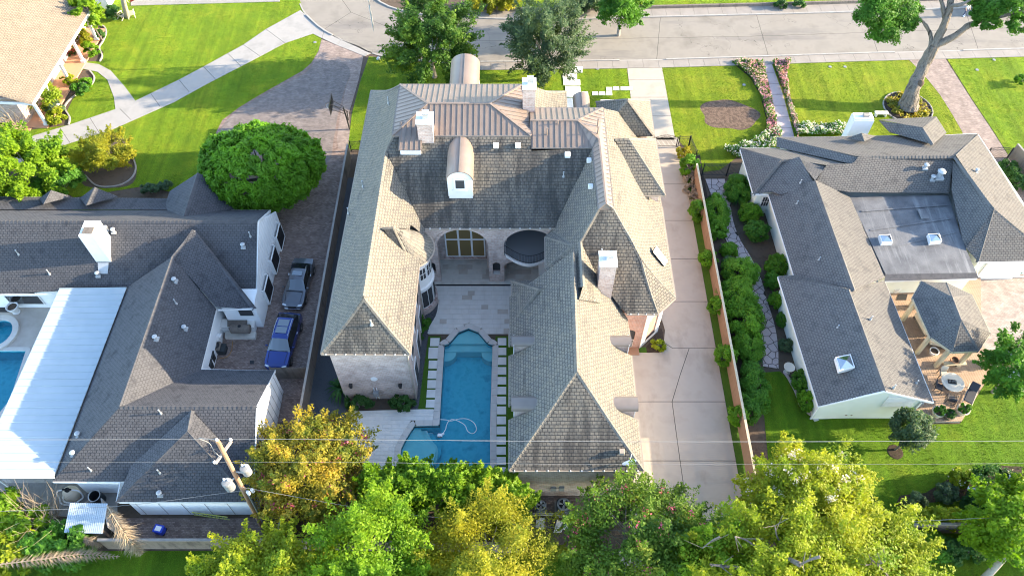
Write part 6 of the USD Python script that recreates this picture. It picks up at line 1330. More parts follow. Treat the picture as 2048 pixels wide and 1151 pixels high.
part(bh, 'net', merge([tube([(-1.5 + .23 * math.cos(a), .23 * math.sin(a), 3.05), (-1.5 + .13 * math.cos(a + .5), .13 * math.sin(a + .5), 2.65)], .006, 4) for a in th[:-1]]), M['white'], local=True)
# utility pole with transformers, wires
pb0, pt0 = np.array([-16.72, 17.9, 0]), np.array([-16.66, 19.05, 11.0])
up_ = thing('utility_pole', 'leaning orange brown wooden utility pole with crossarm and transformers behind the siding house', 'utility pole', pb0)
part(up_, 'pole', tube([pb0, (pb0 + pt0) / 2, pt0], [.17, .145, .12], 12), M['pole_wood'], smooth=50)
c_a, c_b = at(463, 881, 9.5), at(431, 926, 9.5); part(up_, 'crossarm', bar(c_a, c_b, .13, .16), M['wood_grey'])
part(up_, 'insulator', merge([lathe([(.05, 0), (.09, .05), (.05, .1), (.09, .15), (0, .25)], 10, p) for p in (c_a + [0, 0, .08], c_b + [0, 0, .08], pt0)]), M['white'])
def transformer(p, r, h, mat):
    b = part(up_, 'transformer', lathe([(0, 0), (r * .9, 0), (r, .05), (r, h), (r * 1.06, h + .02), (r * .9, h + .12), (0, h + .16)], 22, p), M[mat], smooth=35)
    part(b, 'bushing', merge([lathe([(.04, 0), (.07, .06), (.04, .12), (.07, .18), (.03, .3), (0, .3)], 8, p + [dx, dy, h + .1]) for dx, dy in ((r * .4, r * .3), (-r * .4, .1))]), M['white'])
transformer(at(462, 975, 6.2), .30, .85, 'transformer_grey'); transformer(at(496, 945, 7.0), .28, .7, 'transformer_grey')
part(up_, 'bracket', merge([bar((-16.7, 18.6, 6.8), at(462, 960, 6.8), .07), bar((-16.68, 18.7, 7.4), at(493, 945, 7.4), .07)]), M['steel'])
part(up_, 'conduit', tube([(-16.5, 17.85, 0), (-16.48, 18.4, 5.2)], .06, 8), M['grey_plastic']); part(up_, 'cutout_box', merge([xf(chamfer_box(.22, .2, .45, .06), move=at(497, 985, 5.2)), xf(chamfer_box(.22, .2, .45, .06), move=at(505, 980, 5.2))]), M['white_paint'])
def wire(label, pts, r=.007, z=None, **k):
    a = np.array(pts, float); L = smoothline(a, 8); solo('power_line', tube(L, r, 5), M['wire'], label, 'wire', **k)
def span(y, z, y2=None, z2=None): return [(-75, y, z), (-45, y, z - .3), (-16.7, y, z), (10, y, z - .35), (45, y, z - .1), (80, y, z)]
wire('uppermost power line running from the pole top across the roofs', span(pt0[1], 11.2)); wire('power line just south of the pole top line, on the crossarm end', span(c_a[1], 9.72)); wire('lower power line strung from the near crossarm end', span(c_b[1], 9.72))
wire('thin service line dropping from the pole towards the crape myrtles', [(-16.6, 18.3, 6.0), (-8, 17.2, 4.9), (2, 16.4, 4.4), (12, 16.2, 4.2), (30, 16.8, 4.9), (60, 17.4, 6.0)], .014); wire('thin line from the pole westward over the tin shed', [(-16.6, 18.3, 5.4), (-26, 17.6, 4.4), (-40, 17.4, 4.3), (-60, 18, 5)], .012)
wire('looping jumper wire from the crossarm to the pole top', [pt0 + [0, 0, .1], at(398, 876, 11.0), at(418, 885, 10.4), at(430, 903, 9.9), c_b + [0.3, .3, .1]], .02)
# air conditioners behind the garage
def condenser(label, px_, py_, w, h):
    p = at(px_, py_); t = thing('air_conditioner', label, 'air conditioner', p)
    part(t, 'pad', bx(-w * .62, w * .62, -w * .6, w * .6, 0, .08), M['concrete_white'], local=True)
    part(t, 'case', xf(chamfer_box(w, w, h, .12), move=(0, 0, .08 + h / 2)), M['bin_black'], local=True)
    part(t, 'top_ring', merge([lathe([(w * .36, h + .082), (w * .36, h + .1), (w * .47, h + .1), (w * .49, h + .082)], 28)]), M['grey_plastic'], local=True, smooth=30)
    part(t, 'fan_well', lathe([(0, h + .084), (w * .36, h + .084)], 24), M['dark'], local=True)
    for k in range(4): part(t, 'fan_blade', xf((np.array([[.05, -.03, 0], [w * .33, -.16, .0], [w * .34, .04, .05], [.05, .04, .02]]), np.array([[0, 1, 2], [0, 2, 3]])), rotz=k * math.pi / 2, move=(0, 0, h + .088)), M['steel'], local=True)
    part(t, 'grille', merge([tube([(r * math.cos(a), r * math.sin(a), h + .11) for a in np.linspace(0, 2 * math.pi, 21)], .005, 4) for r in (w * .12, w * .2, w * .28, w * .35)]), M['black_metal'], local=True)
    for k in range(-4, 5): part(t, 'fin', bx(k * w * .1 - .008, k * w * .1 + .008, -w / 2 - .008, -w / 2 + .002, .14, h), M['grey_plastic'], local=True)
condenser('smaller grey air conditioner on a pad behind the garage', 1081, 1018, .72, .75); condenser('larger grey air conditioner nearest the pink crape myrtle', 1126, 1018, .92, .9)
solo('concrete_pad', sheet(pg([(1040, 992), (1200, 992), (1200, 1030), (1060, 1030)]), .012), M['brick_drive'], kind='structure')
lowb = picket_fence('kerb_board', 'low board edging in front of the air conditioners', at(1065, 1030)[:2], at(1170, 1030)[:2], .25, 'wood_grey', face=-1, cap=None)
for i, q in enumerate(((1085, 1047, .55), (1113, 1052, .6), (1132, 1050, .45))):
    R = rng('fl', i); a = np.sort(R.uniform(0, 2 * math.pi, 7)); pts = [(at(q[0], q[1])[0] + q[2] * R.uniform(.8, 1.1) * math.cos(t) * .9, at(q[0], q[1])[1] + q[2] * .75 * math.sin(t)) for t in a]
    solo('flat_rock', prism(MultiPoint(pts).convex_hull, 0, .1), M['limestone'], ('flat pale stone beside the gold tree below the air conditioners', 'flat pale stone, middle one below the air conditioners', 'flat pale stone nearest the pink crape myrtle')[i], 'stone')
part(H, 'meter_box', merge([bx(2.6, 2.95, 19.9, 20.05, 1.2, 1.7), bx(3.15, 3.5, 19.9, 20.05, 1.2, 1.75)]), M['grey_plastic'])
# pool cleaner and hose in the pool
hp = [(879, 838), (893, 839), (902, 841), (918, 837), (934, 837), (948, 845), (953, 858), (946, 866), (936, 862), (930, 850), (920, 843), (906, 838), (897, 842), (893, 850), (891, 858), (886, 866)]
solo('pool_hose', tube(smoothline([at(x, y, -.06) for x, y in hp], 6), .028, 6), M['hose'], 'pale looping hose floating on the swimming pool', 'hose', smooth=50)
pc = at(880, 870, -.08); pcx = thing('pool_cleaner', 'white pool cleaner at the end of the floating hose', 'pool cleaner', pc)
part(pcx, 'body', merge([xf(chamfer_box(.36, .28, .16, .06), move=(0, 0, .03)), xf(chamfer_box(.2, .16, .14, .05), move=(.22, .1, .05))]), M['white'], local=True)
for sx in (-1, 1): part(pcx, 'wheel', xf(lathe([(0, -.02), (.08, -.02), (.08, .02), (0, .02)], 12), rotx=math.pi / 2, move=(.08 * sx, -.16, .03)), M['grey_plastic'], local=True)
# ------------------------------------------------------------------ cars
def welded(vf, o):
    q = trimesh.Trimesh(vf[0], vf[1][((vf[1][:, 0] // 4) % 2) == o], process=True); q.merge_vertices(merge_norm=True, merge_tex=True); q.remove_unreferenced_vertices(); return np.array(q.vertices), np.array(q.faces)
def car(name, label, loc, rz, paint, kind='suv', L=4.9, W=1.9):
    t = thing(name, label, 'car', loc, rotz=rz); hw = W / 2
    if kind == 'suv': S = [(0, .62, .66, .0), (.12, .76, .86, 0), (.45, .88, .96, 0), (1.30, 1.02, .97, 0), (2.05, 1.62, .97, 1), (2.6, 1.70, .98, 1), (3.9, 1.66, .98, 1), (4.55, 1.18, .96, 0), (4.78, 1.0, .92, 0), (4.9, .72, .82, 0)]
    else: S = [(0, .52, .64, 0), (.12, .66, .86, 0), (.5, .78, .95, 0), (1.45, .94, .97, 0), (2.2, 1.36, .97, 1), (2.75, 1.43, .97, 1), (3.35, 1.38, .97, 1), (4.15, 1.06, .96, 0), (4.75, .98, .9, 0), (4.9, .70, .8, 0)]
    belt = 1.0 if kind == 'suv' else .92
    sc = L / 4.9; rows = []
    for i_, (x, zt, w, roof) in enumerate(S):
        w = w * hw; y = (x - 2.45) * sc; b = min(belt, zt - .03); rw = w * (.68 if roof else (.78 if i_ in (3, 7) else .88))
        if roof: pr = [(w * .90, .24), (w, .42), (w, .72), (w * .955, b), (rw, zt - .07), (rw * .82, zt - .01), (0, zt + .02)]
        else: pr = [(w * .90, .24 if 0 < x < 4.85 else .34), (w, .42), (w, min(.72, zt - .06)), (w * .96, zt - .05), (rw, zt - .015), (rw * .6, zt + .01), (0, zt + .03)]
        rows.append([(px_, y, pz) for px_, pz in pr])
    rows = np.array(rows); n, m = rows.shape[:2]
    def cells(sel):
        V, Fc, k = [], [], 0
        for i in range(n - 1):
            for j in range(m - 1):
                if not sel(i, j): continue
                for s in (1, -1):
                    q = np.array([rows[i, j], rows[i + 1, j], rows[i + 1, j + 1], rows[i, j + 1]]) * [s, 1, 1]
                    V.append(q); Fc += ([[k, k + 1, k + 2], [k, k + 2, k + 3]] if s > 0 else [[k, k + 2, k + 1], [k, k + 3, k + 2]]); k += 4
        return np.vstack(V), np.array(Fc)
    ws, rf, rr = 3, (4, 5), 6
    glass = lambda i, j: (i in (3,) and j >= 3) or (i == 6 and j >= 3) or (i in (4, 5) and j == 3)
    V, Fc = cells(lambda i, j: not glass(i, j)); tm = trimesh.Trimesh(V, Fc, process=True, merge_tex=True); tm.merge_vertices()
    part(t, 'body', (np.array(tm.vertices), np.array(tm.faces)), M[paint], smooth=38, local=True)
    part(t, 'front_fascia', merge([(np.array([rows[0, j] * [s, 1, 1] for j in range(m)] + [[0, rows[0, 0, 1], .34]]), np.array([[m, j, j + 1] if s > 0 else [m, j + 1, j] for j in range(m - 1)])) for s in (1, -1)]), M[paint], local=True)
    part(t, 'rear_fascia', merge([(np.array([rows[-1, j] * [s, 1, 1] for j in range(m)] + [[0, rows[-1, 0, 1], .34]]), np.array([[m, j + 1, j] if s > 0 else [m, j, j + 1] for j in range(m - 1)])) for s in (1, -1)]), M[paint], local=True)
    part(t, 'windscreen', cells(lambda i, j: i == 3 and j >= 3), M['windscreen'], local=True, smooth=30); part(t, 'rear_window', cells(lambda i, j: i == 6 and j >= 3), M['dark_glass'], local=True, smooth=30); [part(t, 'side_window', welded(cells(lambda i, j: i in (4, 5) and j == 3), o), M['roof_glass'], local=True) for o in (0, 1)]
    part(t, 'interior', merge([bx(-hw * .8, hw * .8, (1.5 - 2.45) * sc, (4.4 - 2.45) * sc, .35, .86), bx(-.6, -.1, .1, .25, .8, 1.15), bx(.1, .6, .1, .25, .8, 1.15), bx(-.6, .6, 1.1, 1.3, .8, 1.1)]), M['room_dark'], local=True)
    part(t, 'underbody', bx(-hw * .86, hw * .86, -2.3 * sc, 2.3 * sc, .2, .4), M['black_trim'], local=True)
    for sx in (-1, 1):
        part(t, 'window_pillar', bar((sx * hw * .80, (2.95 - 2.45) * sc, belt), (sx * hw * .665, (2.9 - 2.45) * sc, S[5][1] - .08), .05, .09), M['black_trim'], local=True)
        for yy in (.88, 3.95):
            w_ = part(t, 'wheel', xf(lathe([(0, -.11), (.25, -.12), (.335, -.10), (.345, 0), (.335, .10), (.25, .12), (0, .11)], 22), roty=math.pi / 2, move=(sx * (hw - .10), (yy - 2.45) * sc, .345)), M['rubber'], local=True, smooth=35)
            part(w_, 'rim', merge([xf(lathe([(0, .125), (.06, .13), (.06, .135), (0, .135)], 10), roty=sx * math.pi / 2, move=(sx * (hw - .10), (yy - 2.45) * sc, .345))] + [xf(bx(-.025, .025, 0, .23, .118, .13), rotz=k * 2 * math.pi / 5, move=(0, 0, 0)) and xf(xf(bx(-.03, .03, 0, .235, .118, .132), rotz=k * 2 * math.pi / 5), roty=sx * math.pi / 2, move=(sx * (hw - .10), (yy - 2.45) * sc, .345)) for k in range(5)]), M['chrome'], local=True)
        part(t, 'mirror', xf(chamfer_box(.2, .1, .13, .04), move=(sx * (hw + .07), (1.72 - 2.45) * sc, belt + .03)), M[paint], local=True)
        z_h = S[1][1]; part(t, 'headlight', xf(chamfer_box(.36, .16, .11, .04), rotz=sx * .35, move=(sx * hw * .68, (.16 - 2.45) * sc, z_h - .03)), M['lamp_glass'], local=True)
        part(t, 'tail_light', xf(chamfer_box(.34, .12, .1, .03), rotz=-sx * .3, move=(sx * hw * .66, (4.76 - 2.45) * sc, .86)), M['tail_red'], local=True)
        if kind == 'suv': part(t, 'roof_rail', tube([(sx * hw * .60, (2.3 - 2.45) * sc, 1.64), (sx * hw * .61, (3 - 2.45) * sc, 1.74), (sx * hw * .60, (3.8 - 2.45) * sc, 1.69)], .022, 6), M['chrome'], local=True)
        for ys in (1.75, 2.95, 4.0): part(t, 'door_seam', bx(sx * hw * .995 - .006, sx * hw * .995 + .006, (ys - 2.45) * sc - .008, (ys - 2.45) * sc + .008, .36, belt - .06), M['black_trim'], local=True)
        part(t, 'wheel_arch', xf(lathe([(.36, -.01), (.42, -.012), (.42, .012), (.36, .01)], 18, arc=math.pi), rotx=math.pi / 2, rotz=math.pi / 2, move=(sx * hw * .965, (.88 - 2.45) * sc, .345)), M['black_trim'], local=True)
        part(t, 'door_handle', bx(sx * hw * .985 - .015, sx * hw * .985 + .015, (3.0 - 2.45) * sc, (3.2 - 2.45) * sc, .83, .86), M['chrome'], local=True)
    part(t, 'wiper_cowl', bx(-hw * .72, hw * .72, (1.28 - 2.45) * sc, (1.36 - 2.45) * sc, S[3][1] + .005, S[3][1] + .035), M['black_trim'], local=True); part(t, 'hood_seam', merge([bar((sx * hw * .74, (1.25 - 2.45) * sc, S[3][1] + .0), (sx * hw * .66, (.35 - 2.45) * sc, S[2][1] + .0), .014, .03) for sx in (-1, 1)]), M['black_trim'], local=True)
    part(t, 'grille', xf(chamfer_box(.7, .06, .24, .03), move=(0, (-.01 - 2.45) * sc, .52)), M['black_trim'], local=True); part(t, 'bumper_trim', xf(chamfer_box(1.3, .08, .08, .02), move=(0, (.0 - 2.45) * sc, .33)), M['chrome'], local=True)
    part(t, 'number_plate', bx(-.26, .26, (4.91 - 2.45) * sc, (4.93 - 2.45) * sc, .62, .75), M['white'], local=True)
    if kind == 'suv': part(t, 'roof_window', merge([xf(bx(-.42, .42, -.28, .28, 0, .012), move=(0, (2.75 - 2.45) * sc, 1.722)), xf(bx(-.42, .42, -.3, .3, 0, .012), move=(0, (3.4 - 2.45) * sc, 1.708))]), M['roof_glass'], local=True)
    else: part(t, 'roof_window', xf(bx(-.40, .40, -.22, .22, 0, .012), move=(0, (2.8 - 2.45) * sc, 1.448)), M['roof_glass'], local=True)
    return t
cA = (at(603, 522) + at(598, 610)) / 2; cA = at(598, 574)
car('parked_car', 'silver grey sedan parked behind the blue car along the weathered fence', (cA[0] + .1, cA[1], .02), -4, 'silver_paint', 'sedan', 4.75, 1.84)
cB = at(570, 690); car('parked_car', 'blue sport utility car with roof rails, nearest the side gate', (cB[0] + .05, cB[1], .02), -5, 'blue_paint', 'suv', 4.95, 1.92)
cC = at(1994, 24); car('parked_car', 'silver white car parked across the street behind the big pale tree', (cC[0], cC[1] + .3, .02), 93, 'white_car', 'suv', 4.7, 1.86)
# ------------------------------------------------------------------ the person by that car
import manifold3d as m3
def figure(joints, bones, refine=.03):
    parts = []
    for a, b in bones:
        (pa, ra), (pb_, rb_) = joints[a], joints[b]; s = [trimesh.creation.icosphere(2, r).apply_translation(p) for p, r in ((pa, ra), (pb_, rb_))]
        parts.append(m3.Manifold.hull_points(np.vstack([q.vertices for q in s])))
    mm = m3.Manifold.batch_boolean(parts, m3.OpType.Add).refine_to_length(refine).to_mesh()
    tmm = trimesh.Trimesh(np.array(mm.vert_properties[:, :3]), np.array(mm.tri_verts)); trimesh.smoothing.filter_taubin(tmm, iterations=6); return tmm
J = {'hd': ((0, -.02, 1.62), .10), 'ch': ((0, -.06, 1.56), .07), 'nk': ((0, 0, 1.45), .055), 'cs': ((0, .01, 1.30), .13), 'wa': ((0, 0, 1.05), .125), 'hp': ((0, 0, .93), .135),
     'sl': ((-.19, 0, 1.38), .06), 'sr': ((.19, 0, 1.38), .06), 'el': ((-.27, .03, 1.10), .045), 'er': ((.28, -.02, 1.10), .045), 'wl': ((-.27, -.08, .88), .03), 'wr': ((.24, -.18, .92), .03), 'hl': ((-.27, -.12, .80), .035), 'hr': ((.22, -.25, .87), .035),
     'tl': ((-.09, 0, .90), .095), 'tr': ((.09, 0, .90), .095), 'kl': ((-.10, -.04, .49), .062), 'kr': ((.12, .05, .49), .062), 'al': ((-.10, .02, .09), .042), 'ar': ((.14, .12, .09), .042), 'fl': ((-.11, -.14, .045), .04), 'fr': ((.15, -.04, .045), .04)}
Bn = [('hd', 'ch'), ('hd', 'nk'), ('nk', 'cs'), ('sl', 'cs'), ('sr', 'cs'), ('cs', 'wa'), ('wa', 'hp'), ('sl', 'el'), ('el', 'wl'), ('wl', 'hl'), ('sr', 'er'), ('er', 'wr'), ('wr', 'hr'), ('hp', 'tl'), ('hp', 'tr'), ('tl', 'kl'), ('kl', 'al'), ('al', 'fl'), ('tr', 'kr'), ('kr', 'ar'), ('ar', 'fr')]
pp = at(1927, 32); pe = thing('person', 'person in pale shirt and dark trousers walking beside the parked silver car', 'person', pp, rotz=30)
fgm = figure(J, Bn); part(pe, 'body', fgm, M['skin'], local=True, smooth=True)
def offset_part(bones, grow, name, mat, zc=None):
    JJ = {k: (v[0], v[1] + grow) for k, v in J.items()}; tmm = figure(JJ, bones, .04); part(pe, name, tmm, M[mat], local=True, smooth=True)
J['hm'] = ((-.24, .01, 1.2), .05); J['hn'] = ((.25, -.01, 1.2), .05)
offset_part([('cs', 'wa'), ('wa', 'hp'), ('sl', 'cs'), ('sr', 'cs'), ('sl', 'hm'), ('sr', 'hn')], .014, 'shirt', 'tee'); offset_part([('hp', 'tl'), ('hp', 'tr'), ('tl', 'kl'), ('kl', 'al'), ('tr', 'kr'), ('kr', 'ar')], .012, 'trousers', 'denim'); offset_part([('al', 'fl'), ('ar', 'fr')], .012, 'shoe', 'white')
hm_ = trimesh.creation.icosphere(2, .112); hm_.apply_translation((0, .012, 1.66)); part(pe, 'hair', hm_, M['hair'], local=True, smooth=True)
# ------------------------------------------------------------------ yard things west and south
def wheelie(label, px_, py_, mat, w=.58, d=.66, h=1.0, rz=0, name='wheelie_bin'):
    p = at(px_, py_); t = thing(name, label, 'bin', p, rotz=rz)
    v = np.array([[sx * w / 2 * k, sy * d / 2 * k, z] for z, k in ((.08, .78), (h, 1)) for sx, sy in ((-1, -1), (1, -1), (1, 1), (-1, 1))]); f = [[0, 2, 1], [0, 3, 2]] + [q for i in range(4) for q in ([i, (i + 1) % 4, 4 + (i + 1) % 4], [i, 4 + (i + 1) % 4, 4 + i])]
    part(t, 'body', (v, np.array(f)), M[mat], local=True); part(t, 'lid', xf(chamfer_box(w + .06, d + .08, .09, .03), rotx=.06, move=(0, 0, h + .04)), M[mat], local=True); part(t, 'handle', tube([(-w * .4, d / 2 + .06, h - .03), (w * .4, d / 2 + .06, h - .03)], .018, 6), M[mat], local=True)
    for sx in (-1, 1): part(t, 'wheel', xf(lathe([(0, -.025), (.11, -.025), (.11, .025), (0, .025)], 14), roty=math.pi / 2, move=(sx * w * .42, d * .4, .11)), M['rubber'], local=True)
wheelie('black wheelie bin in the side court, nearer the black cubes', 425, 722, 'bin_black', rz=90); wheelie('black wheelie bin in the corner of the side court by the gutter', 421, 738, 'bin_black', rz=90)
def box_unit(name, label, cat, px_, py_, w, d, h, mat, fan=True):
    p = at(px_, py_); t = thing(name, label, cat, p); part(t, 'case', xf(chamfer_box(w, d, h, .05), move=(0, 0, h / 2)), M[mat], local=True)
    if fan: part(t, 'fan_ring', merge([lathe([(w * .2, h + .002), (w * .2, h + .02), (w * .42, h + .02), (w * .42, h + .002)], 22)]), M['black_metal'], local=True); part(t, 'fan_hub', lathe([(0, h + .03), (w * .12, h + .03), (w * .12, h)], 12), M['grey_plastic'], local=True)
    else: part(t, 'lid', xf(chamfer_box(w + .03, d + .03, .06, .02), move=(0, 0, h + .03)), M['bin_black'], local=True)
box_unit('air_conditioner', 'dark air conditioner in the side court under the eave', 'air conditioner', 436, 700, .75, .75, .7, 'wood_old'); box_unit('storage_box', 'black square box beside the side court air conditioner', 'box', 447, 702, .6, .7, .5, 'bin_black', False)
solo('hose', tube(smoothline([at(x, y, .03) for x, y in ((465, 682), (463, 700), (455, 712), (442, 716), (436, 717))], 6), .03, 6), M['rust_stain'], 'brown curved hose lying on the brick side court', 'hose')
solo('drain_cover', prism(pg([(500, 721), (508, 721), (508, 728), (500, 728)]), .02, .035), M['black_metal'], 'small square black drain cover in the brick side court', 'drain cover')
ok = thing('outdoor_kitchen', 'L shaped white outdoor kitchen counter with brown grill in the side court', 'counter', at(475, 655))
def okb(n, pts, z0, z1, m): return part(ok, n, prism(pg(pts, 0), z0, z1), M[m])
okb('counter', [(432, 665), (512, 665), (514, 655), (432, 655)], 0, .85, 'white_paint'); okb('counter_side', [(426, 690), (444, 690), (448, 660), (430, 660)], 0, .85, 'white_paint'); okb('worktop', [(430, 667), (514, 667), (516, 650), (432, 650)], .85, .9, 'travertine'); okb('worktop', [(424, 692), (445, 692), (449, 667), (429, 667)], .85, .9, 'travertine')
okb('step', [(452, 679), (512, 679), (514, 666), (452, 666)], 0, .3, 'paver_loggia'); okb('grill_body', [(462, 666), (500, 666), (501, 652), (462, 652)], .3, 1.0, 'wood_old')
gp = at(481, 657, 1.0); part(ok, 'grill_hood', xf(lathe([(0, -.75), (.3, -.75), (.36, -.7), (.36, .7), (.3, .75), (0, .75)], 18), roty=math.pi / 2, scale=1, move=gp), M['wood_old'], smooth=30); part(ok, 'thermometer', lathe([(0, .02), (.12, .02), (.14, 0)], 16, gp + [0, 0, .37]), M['black_trim'])
for i, (x, y, r) in enumerate(((437, 640, .4), (434, 650, .35), (433, 660, .3))):
    R = rng('tarp', i); s = trimesh.creation.icosphere(2, r); v = np.array(s.vertices); v *= 1 + .35 * (meshkit.noise(v * 5 + i * 7)[:, None] - .5); v[:, 2] = np.abs(v[:, 2]) * 1.1
    solo('tarpaulin', (v + at(x, y, 0) + [0, 0, .9], np.array(s.faces)), M['tarp_blue'], ('crumpled blue tarpaulin at the window end of the kitchen counter', 'crumpled blue tarpaulin, middle heap on the kitchen counter', 'small blue tarpaulin heap by the white box on the counter')[i], 'tarpaulin', smooth=False)
solo('cooler_box', xf(chamfer_box(.5, .34, .22, .04), move=at(437, 672, 0.9) + [0, 0, .11]), M['white_paint'], 'small white box at the end of the side court counter', 'box')
# pool pump yard behind the siding house
p = at(150, 992); pk = thing('pool_filter', 'bulbous white pool filter tank with pipes behind the siding house', 'pool filter', p)
part(pk, 'tank', lathe([(0, 0), (.34, .02), (.5, .25), (.52, .6), (.42, .95), (.2, 1.1), (0, 1.12)], 24), M['cream_pot'], local=True, smooth=50); part(pk, 'valve', merge([lathe([(.16, 1.08), (.16, 1.26), (.1, 1.34), (0, 1.34)], 14), xf(bx(-.3, .3, -.05, .05, 0, .1), move=(0, 0, 1.2))]), M['black_trim'], local=True)
part(pk, 'pipe', merge([tube(smoothline(q, 4), .05, 8) for q in ([(-.3, 0, 1.2), (-.7, -.1, 1.1), (-.75, -.3, .5), (-.6, -.6, .2), (.3, -.7, .2)], [(.3, 0, 1.2), (.7, 0, 1.0), (.8, -.2, .4), (.4, -.5, .25)], [(-.7, .2, .3), (-.4, -.5, .35), (.6, -.6, .35)])]), M['white_paint'], local=True, smooth=40)
p = at(202, 998); bt = thing('water_butt', 'open black barrel beside the pool filter', 'barrel', p); part(bt, 'barrel', xf(lathe([(0, 0), (.36, 0), (.4, .5), (.38, 1.0), (.34, 1.0), (.35, .5), (.3, .1), (0, .1)], 22), rotx=.12), M['bin_black'], local=True, smooth=40); part(bt, 'rim', xf(lathe([(.34, 1.0), (.36, 1.05), (.41, 1.03), (.39, .98)], 22), rotx=.12), M['steel'], local=True, smooth=40)
sh_ = thing('garden_shed', 'small shed with pale corrugated tin roof in the corner of the back fence', 'shed', at(175, 1050))
q = [at(140, 1005, 2.5), at(216, 1006, 2.4), at(205, 1066, 2.1), at(128, 1064, 2.2)]
part(sh_, 'wall', prism([(q[0] + [.15, -.15, 0])[:2], (q[1] + [-.15, -.15, 0])[:2], (q[2] + [-.15, .15, 0])[:2], (q[3] + [.15, .15, 0])[:2]], 0, 2.05), M['wood_old'])
for i in range(4):
    a, b, c, d = lerp(q[0], q[1], i / 4), lerp(q[0], q[1], (i + 1) / 4 - .004), lerp(q[3], q[2], (i + 1) / 4 - .004), lerp(q[3], q[2], i / 4)
    part(sh_, 'roof_sheet', poly3([a, b, c, d][::-1], .02), M['tin'])
    for k in (.1, .3, .5, .7, .9): part(sh_, 'corrugation', bar(lerp(a, b, k) + [0, 0, .02], lerp(d, c, k) + [0, 0, .02], .06, .03), M['tin'])
solo('tall_panel', xf(bx(-.03, .03, -1.2, 1.0, 0, 2.2), rotz=.5, move=at(236, 1045)), M['wood_grey'], 'grey plywood panel leaning between the shed and the back wall', 'panel')
p = at(323, 1062); bb = thing('storage_bin', 'blue plastic box with white mark in the alley behind the siding house', 'bin', p, rotz=-12); part(bb, 'body', xf(chamfer_box(.62, .5, .55, .05), move=(0, 0, .28)), M['tarp_blue'], local=True); part(bb, 'lid', xf(chamfer_box(.66, .54, .08, .03), move=(0, 0, .58)), M['tarp_blue'], local=True); part(bb, 'paper', bx(-.2, .2, -.16, .16, .621, .63), M['white'], local=True)
for sx in (-1, 1): part(bb, 'wheel', xf(lathe([(0, -.03), (.09, -.03), (.09, .03), (0, .03)], 12), roty=math.pi / 2, move=(.28, sx * .18, .09)), M['rubber'], local=True)
la, lb_ = at(388, 1028, .35), at(459, 1038, .35); ld = thing('ladder', 'yellow ladder lying on edge against the back wall of the siding house', 'ladder', la)
for dz_ in (0, .42): part(ld, 'rail', bar(la + [0, 0, dz_], lb_ + [0, 0, dz_], .05, .09), M['fiber_yellow'])
for t_ in np.linspace(.04, .96, 9): part(ld, 'rung', bar(lerp(la, lb_, t_), lerp(la, lb_, t_) + [0, 0, .42], .04), M['grey_plastic'])
solo('alley_paving', sheet(pg([(215, 1035), (520, 1035), (530, 1095), (215, 1095)]), .012), M['brick_drive'], kind='structure')
solo('alley_paving', sheet(pg([(-60, 965), (235, 965), (235, 1045), (-60, 1010)]), .014), M['wood_grey'], kind='structure')
# garden chairs under the tree top left
for i, (x, y, rz) in enumerate(((246, 36, 150), (264, 33, 200))):
    p = at(x, y); c = thing('garden_chair', ('pale slatted garden chair left of the dark tree trunk', 'pale slatted garden chair right of the dark tree trunk')[i], 'chair', p, rotz=rz)
    for k in range(5): part(c, 'seat_slat', xf(bx(-.3, .3, -.05, .05, 0, .025), rotx=.12, move=(0, -.25 + .115 * k, .36 - .014 * k)), M['cream_pot'], local=True); part(c, 'back_slat', xf(bx(-.06, .06, -.012, .012, 0, .75), rotx=-.35, move=(-.26 + .13 * k, .3, .33)), M['cream_pot'], local=True)
    for sx in (-1, 1): part(c, 'armrest', bx(sx * .36 - .06, sx * .36 + .06, -.4, .36, .56, .59), M['cream_pot'], local=True); part(c, 'leg', bx(sx * .34 - .03, sx * .34 + .03, -.36, -.28, 0, .56), M['cream_pot'], local=True); part(c, 'leg', bar((sx * .34, .5, 0), (sx * .34, -.1, .4), .06), M['cream_pot'], local=True)
fl_ = thing('flag', 'red and white cloth flag over the pavement at the very top left', 'flag', at(255, 4)); part(fl_, 'staff', tube([at(258, 6, 2.0), at(250, -4, 3.2)], .02, 6), M['white_paint'])
for i in range(4): part(fl_, 'stripe', poly3([at(258 + i * 1.5, 5 - i * .6, 2.1), at(262 + i * 1.5, 4 - i * .6, 2.1), at(268 + i * 1.5, 1 - i * .6, 2.4), at(262 + i * 1.5, 0 - i * .6, 2.5)], .01), M['red_paint' if i % 2 == 0 else 'white'])
# lawn valve covers and little things
for i, (x, y) in enumerate(((1660, 134), (1690, 134), (1488, 170), (1988, 120), (1954, 140), (630, 85), (1195, 138))): solo('valve_cover', lathe([(0, .05), (.16, .05), (.18, .0)], 12, at(x, y)), M['grey_plastic'], ('round dark cover in the lawn left of its twin near the street', 'round dark cover in the lawn right of its twin near the street', 'dark cover in the lawn by the western flower border', 'dark cover near the street in the far right lawn', 'dark cover further from the street in the far right lawn', 'dark cover at the grass tip by the cul-de-sac', 'dark cover in the small lawn by the stepping slabs')[i], 'cover')
for i, (x, y) in enumerate(((1935, 975), (1950, 962))): solo('white_bottle', xf(lathe([(0, 0), (.14, .02), (.16, .4), (.08, .55), (.08, .65), (0, .66)], 14), rotx=1.2, rotz=1.0 + i, move=at(x, y, .8)), M['white_paint'], ('white garden ornament lower in the dark bed at right', 'white garden ornament higher in the dark bed at right')[i], 'ornament', smooth=40)
solo('bird_bath', lathe([(0, .0), (.25, 0), (.1, .1), (.09, .6), (.38, .7), (.42, .8), (.34, .75), (0, .7)], 18, at(1573, 744)), M['limestone'], 'small pale stone bowl at the end of the flagstone path', 'bird bath', smooth=35)
